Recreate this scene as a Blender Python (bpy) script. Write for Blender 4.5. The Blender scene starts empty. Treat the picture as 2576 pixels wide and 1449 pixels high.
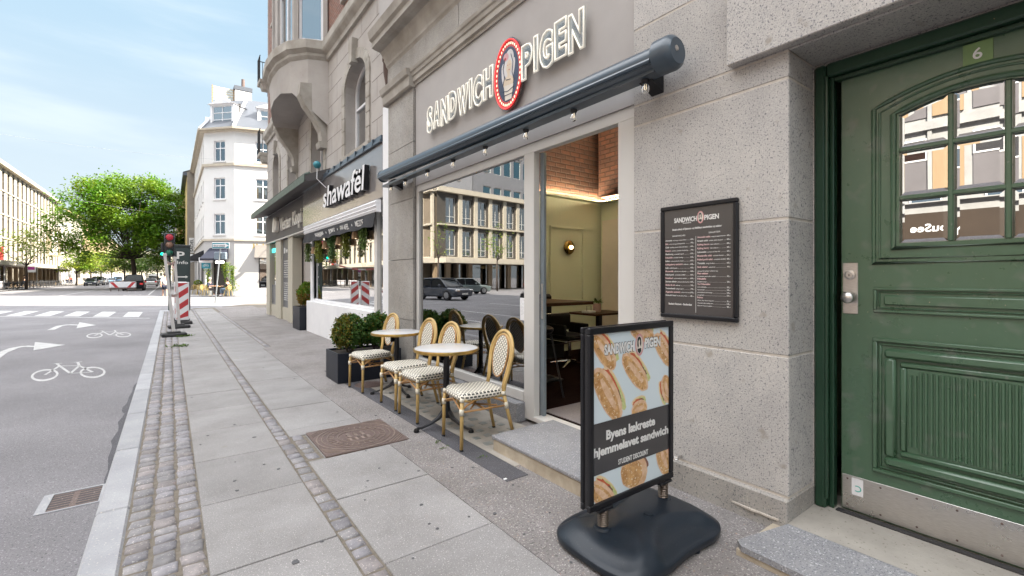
import bpy, math, random
from mathutils import Matrix, Vector
R = math.radians
rnd = random.Random(7)
sc = bpy.context.scene
col = bpy.context.collection
# ------------------------------------------------------------------ camera
HC = 1.42; FPX = 1154.0; CU = 1288.0; CV = 698.0
TH = math.atan((CU - 428.0) / FPX); SN, CS = math.sin(TH), math.cos(TH)
cam = bpy.data.cameras.new('camera'); co = bpy.data.objects.new('camera', cam); col.objects.link(co)
co.location = (0, 0, HC); co.rotation_euler = (R(90), 0, -TH)
cam.sensor_width = 36; cam.lens = 36 * FPX / 2576; cam.shift_y = -26.5 / 2576
cam.clip_start = 0.05; cam.clip_end = 3000
sc.camera = co
# ------------------------------------------------------------------ world and sun
SUN_EL = 40.0
w = bpy.data.worlds.new('World'); sc.world = w; w.use_nodes = True
nt = w.node_tree; bg = nt.nodes['Background']
sk = nt.nodes.new('ShaderNodeTexSky'); sk.sky_type = 'NISHITA'; sk.sun_disc = False
sk.sun_elevation = R(SUN_EL); sk.sun_rotation = R(128.0); sk.air_density = 1.0; sk.dust_density = 1.2; sk.ozone_density = 1.0
# pale haze low down, thin streaks, and a bright veil added overhead, out of view, to brighten the shaded street, all laid out on the sky's own directions
tc = nt.nodes.new('ShaderNodeTexCoord'); sp = nt.nodes.new('ShaderNodeSeparateXYZ'); nt.links.new(tc.outputs['Generated'], sp.inputs[0])
def wramp(fac, pts):
    r = nt.nodes.new('ShaderNodeValToRGB'); r.color_ramp.interpolation = 'EASE'
    while len(r.color_ramp.elements) < len(pts): r.color_ramp.elements.new(.5)
    for e, (p, c) in zip(r.color_ramp.elements, pts): e.position = p; e.color = (*c, 1)
    nt.links.new(fac, r.inputs['Fac']); return r.outputs['Color']
def wmix(f, a, b, mode='MIX'):
    x = nt.nodes.new('ShaderNodeMixRGB'); x.blend_type = mode
    for k, s in (('Fac', f), ('Color1', a), ('Color2', b)):
        if isinstance(s, (float, tuple)): x.inputs[k].default_value = s if isinstance(s, float) else (*s, 1)
        else: nt.links.new(s, x.inputs[k])
    return x.outputs['Color']
low = wramp(sp.outputs['Z'], [(0.0, (.150, .166, .174)), (.12, (.139, .162, .176)), (.45, (.108, .150, .182))])
lowk = wmix(1.0, low, (10.0, 10.0, 10.0), 'MULTIPLY')
base = wmix(.88, wmix(1.0, sk.outputs[0], (.3, .3, .3), 'MULTIPLY'), lowk)
mp = nt.nodes.new('ShaderNodeMapping'); mp.inputs['Scale'].default_value = (1.2, 1.2, 7.0); mp.inputs['Rotation'].default_value = (.25, .15, .5); nt.links.new(tc.outputs['Generated'], mp.inputs['Vector'])
nz = nt.nodes.new('ShaderNodeTexNoise'); nz.inputs['Scale'].default_value = 1.8; nz.inputs['Detail'].default_value = 7; nz.inputs['Roughness'].default_value = .55; nt.links.new(mp.outputs[0], nz.inputs['Vector'])
streak = wmix(wramp(nz.outputs['Fac'], [(.45, (0, 0, 0)), (.8, (.6, .6, .6))]), base, (1.75, 1.95, 2.08))
fill_veil = wmix(wramp(sp.outputs['Z'], [(.50, (0, 0, 0)), (.72, (1, 1, 1))]), streak, (8.1, 8.15, 8.3))
nt.links.new(fill_veil, bg.inputs['Color'])
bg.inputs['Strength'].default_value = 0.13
sun = bpy.data.lights.new('sun', 'SUN'); so = bpy.data.objects.new('sun', sun); col.objects.link(so)
sun.energy = 4.4; sun.angle = R(.5); sun.color = (1.0, .92, .78)
sdir = Vector((.79 * math.cos(R(SUN_EL)), -.613 * math.cos(R(SUN_EL)), math.sin(R(SUN_EL))))
so.rotation_euler = sdir.to_track_quat('Z', 'Y').to_euler(); so.location = (60, -50, 60)
sc.view_settings.view_transform = 'Standard'; sc.view_settings.look = 'None'; sc.view_settings.exposure = 2.12; sc.view_settings.gamma = 1
sc.cycles.use_denoising = True; sc.cycles.max_bounces = 7; sc.cycles.diffuse_bounces = 4; sc.cycles.glossy_bounces = 4
sc.cycles.transparent_max_bounces = 12; sc.cycles.caustics_reflective = False; sc.cycles.caustics_refractive = False; sc.cycles.sample_clamp_indirect = 6
sc.cycles.use_adaptive_sampling = True; sc.cycles.adaptive_threshold = 0.02

# ------------------------------------------------------------------ pixel -> place (used once, at real depth)
def pdir(u, v):
    a = (u - CU) / FPX; b = (CV - v) / FPX
    return SN + a * CS, CS - a * SN, b
def PX(u, v, X):
    d = pdir(u, v); t = X / d[0]; return d[1] * t, HC + d[2] * t          # (Y, Z) on the plane x = X
def PG(u, v, z=0.0):
    d = pdir(u, v); t = (z - HC) / d[2]; return d[0] * t, d[1] * t
def PD(u, v, dep):
    d = pdir(u, v); return d[0] * dep, d[1] * dep, HC + d[2] * dep

# ------------------------------------------------------------------ materials
MATS = {}
def newmat(name):
    m = bpy.data.materials.new(name); m.use_nodes = True; MATS[name] = m
    nt = m.node_tree; return m, nt, nt.nodes['Principled BSDF']
def rgb(c): return (c[0], c[1], c[2], 1) if len(c) == 3 else c
def ramp(nt, fac, p0, c0, p1, c1):
    r = nt.nodes.new('ShaderNodeValToRGB'); e = r.color_ramp.elements
    e[0].position = p0; e[0].color = rgb(c0); e[1].position = p1; e[1].color = rgb(c1); nt.links.new(fac, r.inputs['Fac']); return r
def noise(nt, scale, detail=3, rough=.5, vec=None):
    n = nt.nodes.new('ShaderNodeTexNoise'); n.inputs['Scale'].default_value = scale; n.inputs['Detail'].default_value = detail; n.inputs['Roughness'].default_value = rough
    if vec is not None: nt.links.new(vec, n.inputs['Vector'])
    return n
def mixc(nt, fac, a, b, mode='MIX'):
    x = nt.nodes.new('ShaderNodeMixRGB'); x.blend_type = mode
    for k, s in (('Fac', fac), ('Color1', a), ('Color2', b)):
        if hasattr(s, 'is_linked') or hasattr(s, 'links'): nt.links.new(s, x.inputs[k])
        else: x.inputs[k].default_value = s if k == 'Fac' else rgb(s)
    return x.outputs['Color']
def pm(name, c1, c2=None, scale=8, rough=.6, metal=0, spec=.5, flecks=(), big=None, bump=0, bscale=60, tone=None, coat=0, stretch=None, rvar=0):
    m, nt, b = newmat(name)
    tcn = nt.nodes.new('ShaderNodeTexCoord'); vec = tcn.outputs['Object']
    if stretch:
        mpn = nt.nodes.new('ShaderNodeMapping'); mpn.inputs['Scale'].default_value = stretch; nt.links.new(vec, mpn.inputs['Vector']); svec = mpn.outputs[0]
    else: svec = vec
    c2 = c2 or tuple(x * .8 for x in c1)
    n = noise(nt, scale, 5, .6, svec)
    c = ramp(nt, n.outputs['Fac'], .3, c1, .7, c2).outputs['Color']
    for fs, fc, th, soft in flecks:
        f = noise(nt, fs, 2, .5, vec); fr = ramp(nt, f.outputs['Fac'], th, (0, 0, 0), th + soft, (1, 1, 1))
        c = mixc(nt, fr.outputs['Color'], c, fc)
    if big:
        g = noise(nt, big[0], 4, .6, vec); gr = ramp(nt, g.outputs['Fac'], .35, (1, 1, 1), .7, big[1]); c = mixc(nt, 1.0, c, gr.outputs['Color'], 'MULTIPLY')
    if tone:
        at = nt.nodes.new('ShaderNodeAttribute'); at.attribute_name = 'tone'; c = mixc(nt, 1.0, c, at.outputs['Color'], 'MULTIPLY')
    nt.links.new(c, b.inputs['Base Color'])
    b.inputs['Roughness'].default_value = rough; b.inputs['Metallic'].default_value = metal; b.inputs['Specular IOR Level'].default_value = spec
    if rvar:
        rn = noise(nt, 5, 5, .65, vec); rm = nt.nodes.new('ShaderNodeMapRange'); rm.inputs['From Min'].default_value = .3; rm.inputs['From Max'].default_value = .7; rm.inputs['To Min'].default_value = max(.02, rough - rvar); rm.inputs['To Max'].default_value = min(1, rough + rvar); nt.links.new(rn.outputs['Fac'], rm.inputs[0]); nt.links.new(rm.outputs[0], b.inputs['Roughness'])
    if coat: b.inputs['Coat Weight'].default_value = coat; b.inputs['Coat Roughness'].default_value = .15
    if bump:
        bn = noise(nt, bscale, 4, .6, svec); bp = nt.nodes.new('ShaderNodeBump'); bp.inputs['Strength'].default_value = bump; bp.inputs['Distance'].default_value = .01
        nt.links.new(bn.outputs['Fac'], bp.inputs['Height']); nt.links.new(bp.outputs['Normal'], b.inputs['Normal'])
    return m
def glassmat(name, tint, refl, rough=.0, gcol=(1, 1, 1), wav=0):
    m, nt, b = newmat(name); nt.nodes.remove(b); out = nt.nodes['Material Output']
    t = nt.nodes.new('ShaderNodeBsdfTransparent'); t.inputs['Color'].default_value = rgb(tint)
    g = nt.nodes.new('ShaderNodeBsdfGlossy'); g.inputs['Roughness'].default_value = rough; g.inputs['Color'].default_value = rgb(gcol)
    lw = nt.nodes.new('ShaderNodeFresnel'); lw.inputs['IOR'].default_value = 1.5
    ad = nt.nodes.new('ShaderNodeMath'); ad.operation = 'ADD'; ad.use_clamp = True; ad.inputs[1].default_value = refl
    x = nt.nodes.new('ShaderNodeMixShader')
    nt.links.new(lw.outputs[0], ad.inputs[0]); nt.links.new(ad.outputs[0], x.inputs[0]); nt.links.new(t.outputs[0], x.inputs[1]); nt.links.new(g.outputs[0], x.inputs[2]); nt.links.new(x.outputs[0], out.inputs['Surface'])
    if wav:
        bn = noise(nt, 1.3, 1, .5, nt.nodes.new('ShaderNodeTexCoord').outputs['Object']); bp = nt.nodes.new('ShaderNodeBump'); bp.inputs['Strength'].default_value = wav; bp.inputs['Distance'].default_value = .01
        nt.links.new(bn.outputs['Fac'], bp.inputs['Height']); nt.links.new(bp.outputs['Normal'], g.inputs['Normal'])
    return m
def emit(name, c, s):
    m, nt, b = newmat(name); b.inputs['Base Color'].default_value = rgb(c); b.inputs['Emission Color'].default_value = rgb(c); b.inputs['Emission Strength'].default_value = s
    return m
def brickmat(name, c1, c2, mort, bw, bh, ms, bump=.5, axis='Y', rough=.85, offv=0):
    m, nt, b = newmat(name); tcn = nt.nodes.new('ShaderNodeTexCoord'); sx = nt.nodes.new('ShaderNodeSeparateXYZ'); cx = nt.nodes.new('ShaderNodeCombineXYZ')
    nt.links.new(tcn.outputs['Object'], sx.inputs[0]); nt.links.new(sx.outputs[axis], cx.inputs[0]); nt.links.new(sx.outputs['Z'], cx.inputs[1])
    t = nt.nodes.new('ShaderNodeTexBrick'); t.inputs['Scale'].default_value = 1; t.inputs['Brick Width'].default_value = bw; t.inputs['Row Height'].default_value = bh
    t.inputs['Mortar Size'].default_value = ms; t.inputs['Mortar Smooth'].default_value = .3; t.inputs['Bias'].default_value = -.1
    t.inputs['Color1'].default_value = rgb(c1); t.inputs['Color2'].default_value = rgb(c2); t.inputs['Mortar'].default_value = rgb(mort)
    dn = noise(nt, 6, 2, .5, tcn.outputs['Object']); ds = nt.nodes.new('ShaderNodeVectorMath'); ds.operation = 'SCALE'; ds.inputs['Scale'].default_value = bh * .12
    nt.links.new(dn.outputs['Color'], ds.inputs[0]); av = nt.nodes.new('ShaderNodeVectorMath'); nt.links.new(cx.outputs[0], av.inputs[0]); nt.links.new(ds.outputs[0], av.inputs[1])
    nt.links.new(av.outputs[0], t.inputs['Vector'])
    n = noise(nt, 14, 4, .6, tcn.outputs['Object']); r = ramp(nt, n.outputs['Fac'], .3, (.7, .7, .7), .7, (1.15, 1.15, 1.15)); c = mixc(nt, 1.0, t.outputs['Color'], r.outputs['Color'], 'MULTIPLY')
    nt.links.new(c, b.inputs['Base Color']); b.inputs['Roughness'].default_value = rough
    bp = nt.nodes.new('ShaderNodeBump'); bp.inputs['Strength'].default_value = bump; bp.inputs['Distance'].default_value = .02; bp.invert = True
    nt.links.new(t.outputs['Fac'], bp.inputs['Height']); nt.links.new(bp.outputs['Normal'], b.inputs['Normal'])
    return m

# ------------------------------------------------------------------ mesh builder
class MB:
    def __init__(s, T=None): s.v = []; s.f = []; s.mi = []; s.tn = []; s.T = T; s.m = 0; s.t = 1.0
    def add(s, vs, fs):
        o = len(s.v)
        for p in vs:
            p = Vector(p); s.v.append(tuple(s.T @ p) if s.T else tuple(p))
        for f in fs: s.f.append(tuple(i + o for i in f)); s.mi.append(s.m); s.tn.append(s.t)
        return s
    def box(s, x0, x1, y0, y1, z0, z1, b=0):
        x0, x1 = min(x0, x1), max(x0, x1); y0, y1 = min(y0, y1), max(y0, y1); z0, z1 = min(z0, z1), max(z0, z1)
        if not b:
            return s.add([(x, y, z) for x in (x0, x1) for y in (y0, y1) for z in (z0, z1)], [(0, 1, 3, 2), (4, 6, 7, 5), (0, 4, 5, 1), (2, 3, 7, 6), (0, 2, 6, 4), (1, 5, 7, 3)])
        vs = []; idx = {}
        L = ((x0, x1), (y0, y1), (z0, z1))
        for i in range(8):
            c = ((i >> 2) & 1, (i >> 1) & 1, i & 1)
            for ax in range(3):
                p = [L[k][c[k]] + (0 if k == ax else (b if c[k] == 0 else -b)) for k in range(3)]
                idx[(c, ax)] = len(vs); vs.append(p)
        fs = []
        for ax in range(3):
            o = [k for k in range(3) if k != ax]
            for sd in (0, 1):
                q = []
                for a_, b_ in ((0, 0), (1, 0), (1, 1), (0, 1)):
                    c = [0, 0, 0]; c[ax] = sd; c[o[0]] = a_; c[o[1]] = b_; q.append(idx[(tuple(c), ax)])
                if (sd == 0) ^ (ax == 1): q = q[::-1]
                fs.append(tuple(q))
            for a_ in (0, 1):
                for b_ in (0, 1):
                    c0 = [0, 0, 0]; c0[o[0]] = a_; c0[o[1]] = b_; c1 = list(c0); c0[ax] = 0; c1[ax] = 1
                    q = (idx[(tuple(c0), o[0])], idx[(tuple(c1), o[0])], idx[(tuple(c1), o[1])], idx[(tuple(c0), o[1])])
                    if not ((a_ ^ b_) ^ (ax == 1)): q = q[::-1]
                    fs.append(q)
        for i in range(8):
            c = ((i >> 2) & 1, (i >> 1) & 1, i & 1); q = tuple(idx[(c, k)] for k in range(3))
            if not ((c[0] + c[1] + c[2]) & 1): q = q[::-1]
            fs.append(q)
        return s.add(vs, fs)
    def prism(s, poly, a0, a1, ax='z'):
        # poly: list of 2D points; ax extrusion axis; (x,y)->z ; (y,z)->x ; (x,z)->y
        n = len(poly)
        def P(p, a): return {'z': (p[0], p[1], a), 'x': (a, p[0], p[1]), 'y': (p[0], a, p[1])}[ax]
        vs = [P(p, a0) for p in poly] + [P(p, a1) for p in poly]
        fs = [tuple(range(n))[::-1], tuple(range(n, 2 * n))] + [(i, (i + 1) % n, n + (i + 1) % n, n + i) for i in range(n)]
        return s.add(vs, fs)
    def tube(s, pts, r, n=8, closed=False, cap=True, flat=1.0):
        pts = [Vector(p) for p in pts]; N = len(pts); rs = r if isinstance(r, (list, tuple)) else [r] * N
        vs = []; up = None
        for i, p in enumerate(pts):
            if closed: t = pts[(i + 1) % N] - pts[i - 1]
            else: t = pts[min(i + 1, N - 1)] - pts[max(i - 1, 0)]
            t.normalize()
            if up is None: up = Vector((0, 0, 1)) if abs(t.z) < .9 else Vector((1, 0, 0))
            a = t.cross(up)
            if a.length < 1e-5: a = t.cross(Vector((0, 1, 0)))
            a.normalize(); b = a.cross(t).normalized(); up = b
            for k in range(n):
                q = 2 * math.pi * k / n; vs.append(p + a * (math.cos(q) * rs[i]) + b * (math.sin(q) * rs[i] * flat))
        fs = []
        for i in range(N if closed else N - 1):
            j = (i + 1) % N
            for k in range(n): fs.append((i * n + k, i * n + (k + 1) % n, j * n + (k + 1) % n, j * n + k))
        if cap and not closed: fs += [tuple(range(n))[::-1], tuple(range((N - 1) * n, N * n))]
        return s.add(vs, fs)
    def lathe(s, prof, c=(0, 0, 0), n=24, ax='z', sx=1, sy=1):
        vs = []; N = len(prof)
        for r, h in prof:
            for k in range(n):
                q = 2 * math.pi * k / n; a, b = r * math.cos(q) * sx, r * math.sin(q) * sy
                vs.append({'z': (c[0] + a, c[1] + b, c[2] + h), 'x': (c[0] + h, c[1] + a, c[2] + b), 'y': (c[0] + b, c[1] + h, c[2] + a)}[ax])
        fs = [(i * n + k, i * n + (k + 1) % n, (i + 1) * n + (k + 1) % n, (i + 1) * n + k) for i in range(N - 1) for k in range(n)]
        fs += [tuple(range(n))[::-1], tuple(range((N - 1) * n, N * n))]
        return s.add(vs, fs)
    def ball(s, c, r, n=12, m=8, sz=1, sy=1):
        prof = [(r * math.sin(math.pi * i / m) + 1e-4, -r * sz * math.cos(math.pi * i / m)) for i in range(m + 1)]
        return s.lathe(prof, c, n, 'z', 1, sy)
    def wall(s, s0, s1, z0, z1, holes, dep, n0=0.0):
        # facade sheet in local (s, n, z): front at n=n0, outward -n ; holes with reveals going to n0+dep
        ss = sorted(set([s0, s1] + [h[0] for h in holes] + [h[1] for h in holes])); zs = sorted(set([z0, z1] + [h[2] for h in holes] + [h[3] for h in holes]))
        for i in range(len(ss) - 1):
            for j in range(len(zs) - 1):
                cx, cz = (ss[i] + ss[i + 1]) / 2, (zs[j] + zs[j + 1]) / 2
                if any(h[0] < cx < h[1] and h[2] < cz < h[3] for h in holes): continue
                s.add([(ss[i], n0, zs[j]), (ss[i + 1], n0, zs[j]), (ss[i + 1], n0, zs[j + 1]), (ss[i], n0, zs[j + 1])], [(0, 1, 2, 3)])
        for a, b, c, d in holes:
            e = n0 + dep
            s.add([(a, n0, c), (b, n0, c), (b, n0, d), (a, n0, d), (a, e, c), (b, e, c), (b, e, d), (a, e, d)], [(0, 1, 5, 4), (1, 2, 6, 5), (2, 3, 7, 6), (3, 0, 4, 7)])
        return s
    def build(s, name, mat, parent=None, smooth=False, local=False, bevel=0):
        me = bpy.data.meshes.new(name); off = Vector((0, 0, 0)); p = parent
        if not local:
            while p is not None: off += p.location; p = p.parent
        vs = [tuple(Vector(v) - off) for v in s.v] if not local else s.v
        me.from_pydata(vs, [], s.f); me.update()
        ml = mat if isinstance(mat, (list, tuple)) else [mat]
        for m in ml: me.materials.append(m)
        if len(ml) > 1: me.polygons.foreach_set('material_index', s.mi)
        if any(t != 1.0 for t in s.tn):
            ca = me.color_attributes.new('tone', 'FLOAT_COLOR', 'CORNER')
            for pl, t in zip(me.polygons, s.tn):
                cc = (t, t, t, 1) if not isinstance(t, tuple) else (*t, 1)
                for li in pl.loop_indices: ca.data[li].color = cc
        else:
            if any(m.node_tree and any(n.type == 'ATTRIBUTE' for n in m.node_tree.nodes) for m in ml):
                ca = me.color_attributes.new('tone', 'FLOAT_COLOR', 'CORNER'); ca.data.foreach_set('color', [1.0] * (4 * len(me.loops)))
        o = bpy.data.objects.new(name, me); col.objects.link(o); o.parent = parent
        if smooth:
            me.polygons.foreach_set('use_smooth', [True] * len(me.polygons))
            if smooth == 'auto': me.set_sharp_from_angle(angle=R(40))
        if bevel:
            bm_ = o.modifiers.new('bevel', 'BEVEL'); bm_.width = bevel; bm_.segments = 2; bm_.limit_method = 'ANGLE'; bm_.angle_limit = R(40)
        return o
def FR(o, u, n=None):
    # frame: local x along u (horizontal), local y = into the wall, z up ; o origin
    u = Vector((u[0], u[1], 0)).normalized(); nn = Vector((-u.y, u.x, 0)) if n is None else Vector(n)
    return Matrix(((u.x, nn.x, 0, o[0]), (u.y, nn.y, 0, o[1]), (0, 0, 1, o[2] if len(o) > 2 else 0), (0, 0, 0, 1)))
def thing(name, label, cat, loc=(0, 0, 0), rz=0, group=None):
    o = bpy.data.objects.new(name, None); o.empty_display_size = .1; col.objects.link(o); o.location = loc; o.rotation_euler = (0, 0, rz); o['label'] = label; o['category'] = cat
    if group: o['group'] = group
    return o
def tag(o, label, cat, group=None):
    o['label'] = label; o['category'] = cat
    if group: o['group'] = group
    return o
def struct(o, kind='structure'): o['kind'] = kind; return o
def copy_tree(o, parent=None):
    c = o.copy(); col.objects.link(c); c.parent = parent
    for ch in list(o.children): copy_tree(ch, c)
    return c
def dup(o, loc, rz=0, label=None):
    c = copy_tree(o); c.location = loc; c.rotation_euler = (0, 0, rz)
    if label: c['label'] = label
    return c
def textmesh(txt, size=1, bold=0, shear=0, ext=0, space=1.0, align='CENTER', bev=0):
    cu = bpy.data.curves.new('t', 'FONT'); cu.body = txt; cu.size = size; cu.offset = bold; cu.shear = shear; cu.extrude = ext; cu.align_x = align; cu.space_character = space; cu.resolution_u = 3
    cu.bevel_depth = bev
    o = bpy.data.objects.new('t', cu); col.objects.link(o); dg = bpy.context.evaluated_depsgraph_get()
    me = bpy.data.meshes.new_from_object(o.evaluated_get(dg)); vs = [tuple(v.co) for v in me.vertices]; fs = [tuple(p.vertices) for p in me.polygons]
    bpy.data.objects.remove(o); bpy.data.curves.remove(cu); bpy.data.meshes.remove(me)
    return vs, fs
def addtext(mb, txt, s0, s1, z, h, T, bold=0, shear=0, ext=.002, fit=True, align='CENTER', space=1.0, bev=0):
    """text in plane of T (local x along text, z up, -y outward); fits width between s0..s1, cap height h, baseline z"""
    vs, fs = textmesh(txt, 1, bold, shear, 1.0, space, 'LEFT', 0)
    x0 = min(v[0] for v in vs); x1 = max(v[0] for v in vs); k = h / .73
    kx = (s1 - s0) / (x1 - x0) if fit else k
    if not fit and align == 'RIGHT': s0 = s1 - (x1 - x0) * kx
    old = mb.T; mb.T = T
    mb.add([(s0 + (v[0] - x0) * kx, -(v[2] + 1) * ext, z + v[1] * k) for v in vs], fs)
    mb.T = old
    return s0 + (x1 - x0) * kx
# ------------------------------------------------------------------ palette
granite = pm('granite', (.53, .505, .475), (.46, .44, .42), 5, .75, tone=1, flecks=[(75, (.58, .55, .51), .61, .04), (88, (.19, .19, .20), .615, .03), (160, (.20, .20, .215), .61, .05), (9, (.36, .33, .29), .66, .10)], big=(1.3, (.80, .80, .82)), bump=.25, bscale=120)
granite_d = pm('granite_weathered', (.39, .37, .345), (.32, .305, .29), 3, .8, flecks=[(95, (.16, .16, .165), .6, .05), (60, (.45, .42, .37), .62, .06)], big=(1.6, (.75, .73, .7)), bump=.3, bscale=90)
granite_b = pm('granite_blue_grey', (.275, .275, .285), (.215, .217, .23), 9, .7, flecks=[(120, (.14, .145, .17), .56, .05), (90, (.45, .45, .47), .63, .04)], bump=.3, bscale=120)
mortar = pm('mortar', (.55, .50, .44), (.42, .38, .34), 20, .9)
plaster = pm('plaster_taupe', (.40, .38, .37), (.375, .355, .345), 1.2, .85, big=(3, (.93, .93, .93)), bump=.05)
stone = pm('sandstone', (.44, .41, .385), (.38, .355, .335), 1.6, .85, flecks=[(40, (.30, .27, .25), .66, .1)], big=(.9, (.84, .82, .80)), bump=.15, bscale=50)
stone_l = pm('sandstone_moulding', (.44, .41, .37), (.35, .325, .29), 2.5, .85, big=(2.2, (.68, .66, .63)), bump=.15, bscale=40)
jointm = pm('stone_joint', (.16, .14, .13), None, 5, .9)
brickred = brickmat('red_brick', (.27, .125, .09), (.20, .09, .07), (.24, .20, .17), .24, .075, .012)
asphalt = pm('asphalt', (.205, .20, .212), (.168, .163, .172), .7, .9, flecks=[(130, (.33, .315, .33), .60, .05), (90, (.09, .085, .09), .62, .05)], big=(.5, (.76, .76, .77)), bump=.5, bscale=150)
asphalt_p = pm('patch_asphalt', (.075, .072, .082), (.055, .055, .062), 3, .85, flecks=[(180, (.2, .2, .22), .62, .05)], bump=.3, bscale=180)
rough_p = pm('rough_paving', (.25, .235, .232), (.195, .182, .18), 3, .9, flecks=[(110, (.46, .43, .42), .60, .05), (80, (.13, .12, .12), .60, .05), (45, (.34, .26, .22), .66, .05)], big=(1.1, (.72, .70, .68)), bump=.7, bscale=110)
slabm = pm('concrete_slab', (.285, .277, .277), (.232, .224, .224), 2.2, .8, flecks=[(150, (.50, .48, .47), .62, .05), (120, (.20, .195, .19), .61, .05), (7, (.25, .235, .22), .68, .06)], big=(1.6, (.76, .75, .74)), bump=.2, bscale=130, tone=1)
kerbm = pm('kerb_granite', (.36, .365, .38), (.30, .305, .32), 4, .75, flecks=[(130, (.27, .275, .30), .60, .05), (70, (.5, .48, .46), .64, .06)], big=(1.5, (.85, .85, .87)), bump=.2, bscale=120, tone=1)
cobm = pm('cobble_stone', (.265, .255, .26), (.165, .16, .17), 16, .7, flecks=[(90, (.40, .38, .36), .62, .06)], bump=.5, bscale=60, tone=1)
joint = pm('paving_joint', (.19, .165, .135), (.11, .095, .075), 25, .95, bump=.5)
whitepaint = pm('road_marking_paint', (.50, .50, .50), (.35, .35, .35), 7, .8, flecks=[(60, (.26, .26, .26), .60, .05), (25, (.34, .33, .33), .66, .06)])
frame_w = pm('frame_pale_metal', (.60, .585, .56), (.57, .555, .535), 2, .45)
white = pm('white_paint', (.80, .80, .81), (.75, .75, .77), 3, .5, big=(2, (.93, .93, .94)))
black = pm('black_satin', (.010, .010, .012), (.014, .014, .017), 6, .32, spec=.3)
blackm = pm('black_matt', (.02, .02, .023), None, 6, .6)
steel = pm('brushed_steel', (.66, .64, .62), (.5, .48, .46), 30, .34, 1.0, stretch=(1, 1, 12), rvar=.12)
chrome = pm('chrome', (.8, .8, .8), None, 5, .08, 1.0)
castiron = pm('cast_iron', (.165, .115, .10), (.115, .085, .08), 20, .6, .35, flecks=[(80, (.25, .2, .18), .62, .06)], bump=.4, bscale=160)
green = pm('door_green', (.056, .118, .068), (.046, .102, .056), 2.5, .36, spec=.7, coat=.35, rvar=.16, flecks=[(9, (.095, .135, .10), .58, .14), (38, (.11, .15, .115), .70, .05), (60, (.30, .26, .18), .76, .02)], bump=.22, bscale=14, stretch=(1, 1, .25))
green_s = pm('door_green_deep', (.018, .052, .03), (.014, .042, .024), 4, .3, flecks=[(50, (.3, .2, .1), .78, .02)], bump=.2, bscale=20)
awn = pm('anthracite_powder_coat', (.05, .075, .10), (.045, .065, .09), 3, .28, .0, spec=.6)
bambo = pm('bamboo_varnish', (.55, .385, .155), (.44, .29, .10), 18, .38, stretch=(1, 1, .3), flecks=[(14, (.36, .22, .07), .68, .08)])
bambod = pm('bamboo_varnish_dark', (.42, .22, .075), None, 18, .4)
wrapm = pm('cream_wrapping', (.68, .63, .52), None, 40, .6)
brass = pm('brass_rim', (.62, .42, .14), (.45, .29, .09), 20, .3, 1.0)
rubberb = pm('moulded_black_plastic', (.009, .014, .021), (.013, .019, .028), 4, .36, spec=.35, flecks=[(120, (.06, .065, .075), .70, .04)], bump=.1, bscale=200)
glass = glassmat('shop_glass', (.80, .84, .82), .34, wav=.02)
glass_s = glassmat('side_shop_glass', (.55, .6, .58), .42, wav=.06)
glass_d = glassmat('dark_window_glass', (.25, .28, .30), .45, wav=.15)
glass_m = glassmat('bevelled_door_glass', (.10, .10, .10), .62, wav=.03)
bulbg = glassmat('bulb_glass', (.93, .93, .92), .12)
leafm = pm('leaf', (.085, .15, .022), (.055, .10, .014), 9, .6, tone=1)
m_ = leafm.node_tree; b_ = m_.nodes['Principled BSDF']; b_.inputs['Subsurface Weight'].default_value = 0
tr_ = m_.nodes.new('ShaderNodeBsdfTranslucent'); ms_ = m_.nodes.new('ShaderNodeMixShader'); ms_.inputs[0].default_value = .38
m_.links.new(b_.inputs['Base Color'].links[0].from_socket, tr_.inputs['Color']); m_.links.new(b_.outputs[0], ms_.inputs[1]); m_.links.new(tr_.outputs[0], ms_.inputs[2]); m_.links.new(ms_.outputs[0], m_.nodes['Material Output'].inputs['Surface'])
barkm = pm('bark', (.07, .05, .04), (.045, .035, .03), 12, .9, bump=.5, bscale=15)
FS = lambda X: FR((X, 0, 0), (0, -1))       # frame of a shop front facing the street: s = -Y
SU = lambda u, X: -PX(u, 600, X)[0]

# ------------------------------------------------------------------ ground
ROADZ = -0.08
g = MB(); g.box(-900, 900, -500, 1500, -.6, ROADZ); struct(g.build('road', asphalt))
# our pavement block (a bed under the slabs) with a rounded end at the crossing
def rounded_end(x0, yend, x1, r=2.2, n=8):
    return [(x0, -8)] + [(x0 + r - r * math.cos(a * math.pi / 2 / n), yend - r + r * math.sin(a * math.pi / 2 / n)) for a in range(n + 1)]
pv = MB(); pe = rounded_end(-.2, 26.2, 20); pv.prism(pe + [(3.6, 28.8), (12, 25.5), (30, 19), (30, -8)], -.5, -.008); struct(pv.build('pavement', joint))
# kerb stones
k = MB(); y = -1.3; i = 0
kx0, kx1 = -.36, -.2
kr = random.Random(3)
while y < 24:
    L = 1.25; k.t = kr.uniform(.88, 1.08); k.box(kx0, kx1, y + .004, y + L - .004, -.3, .0, .012); y += L
r = 2.2
prev = None
for a in range(10):
    q = a * math.pi / 2 / 9; p = (2.0 - r * math.cos(q) - .2 + .2, 24 + r * math.sin(q)); pin = (2.0 - (r - .16) * math.cos(q), 24 + (r - .16) * math.sin(q)); po = (2.0 - (r + .16) * math.cos(q), 24 + (r + .16) * math.sin(q))
    if prev: k.t = kr.uniform(.9, 1.05); k.prism([prev[0], po, pin, prev[1]][::-1], -.3, .001)
    prev = (po, pin)
struct(k.build('kerb', kerbm, smooth=False))
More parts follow.
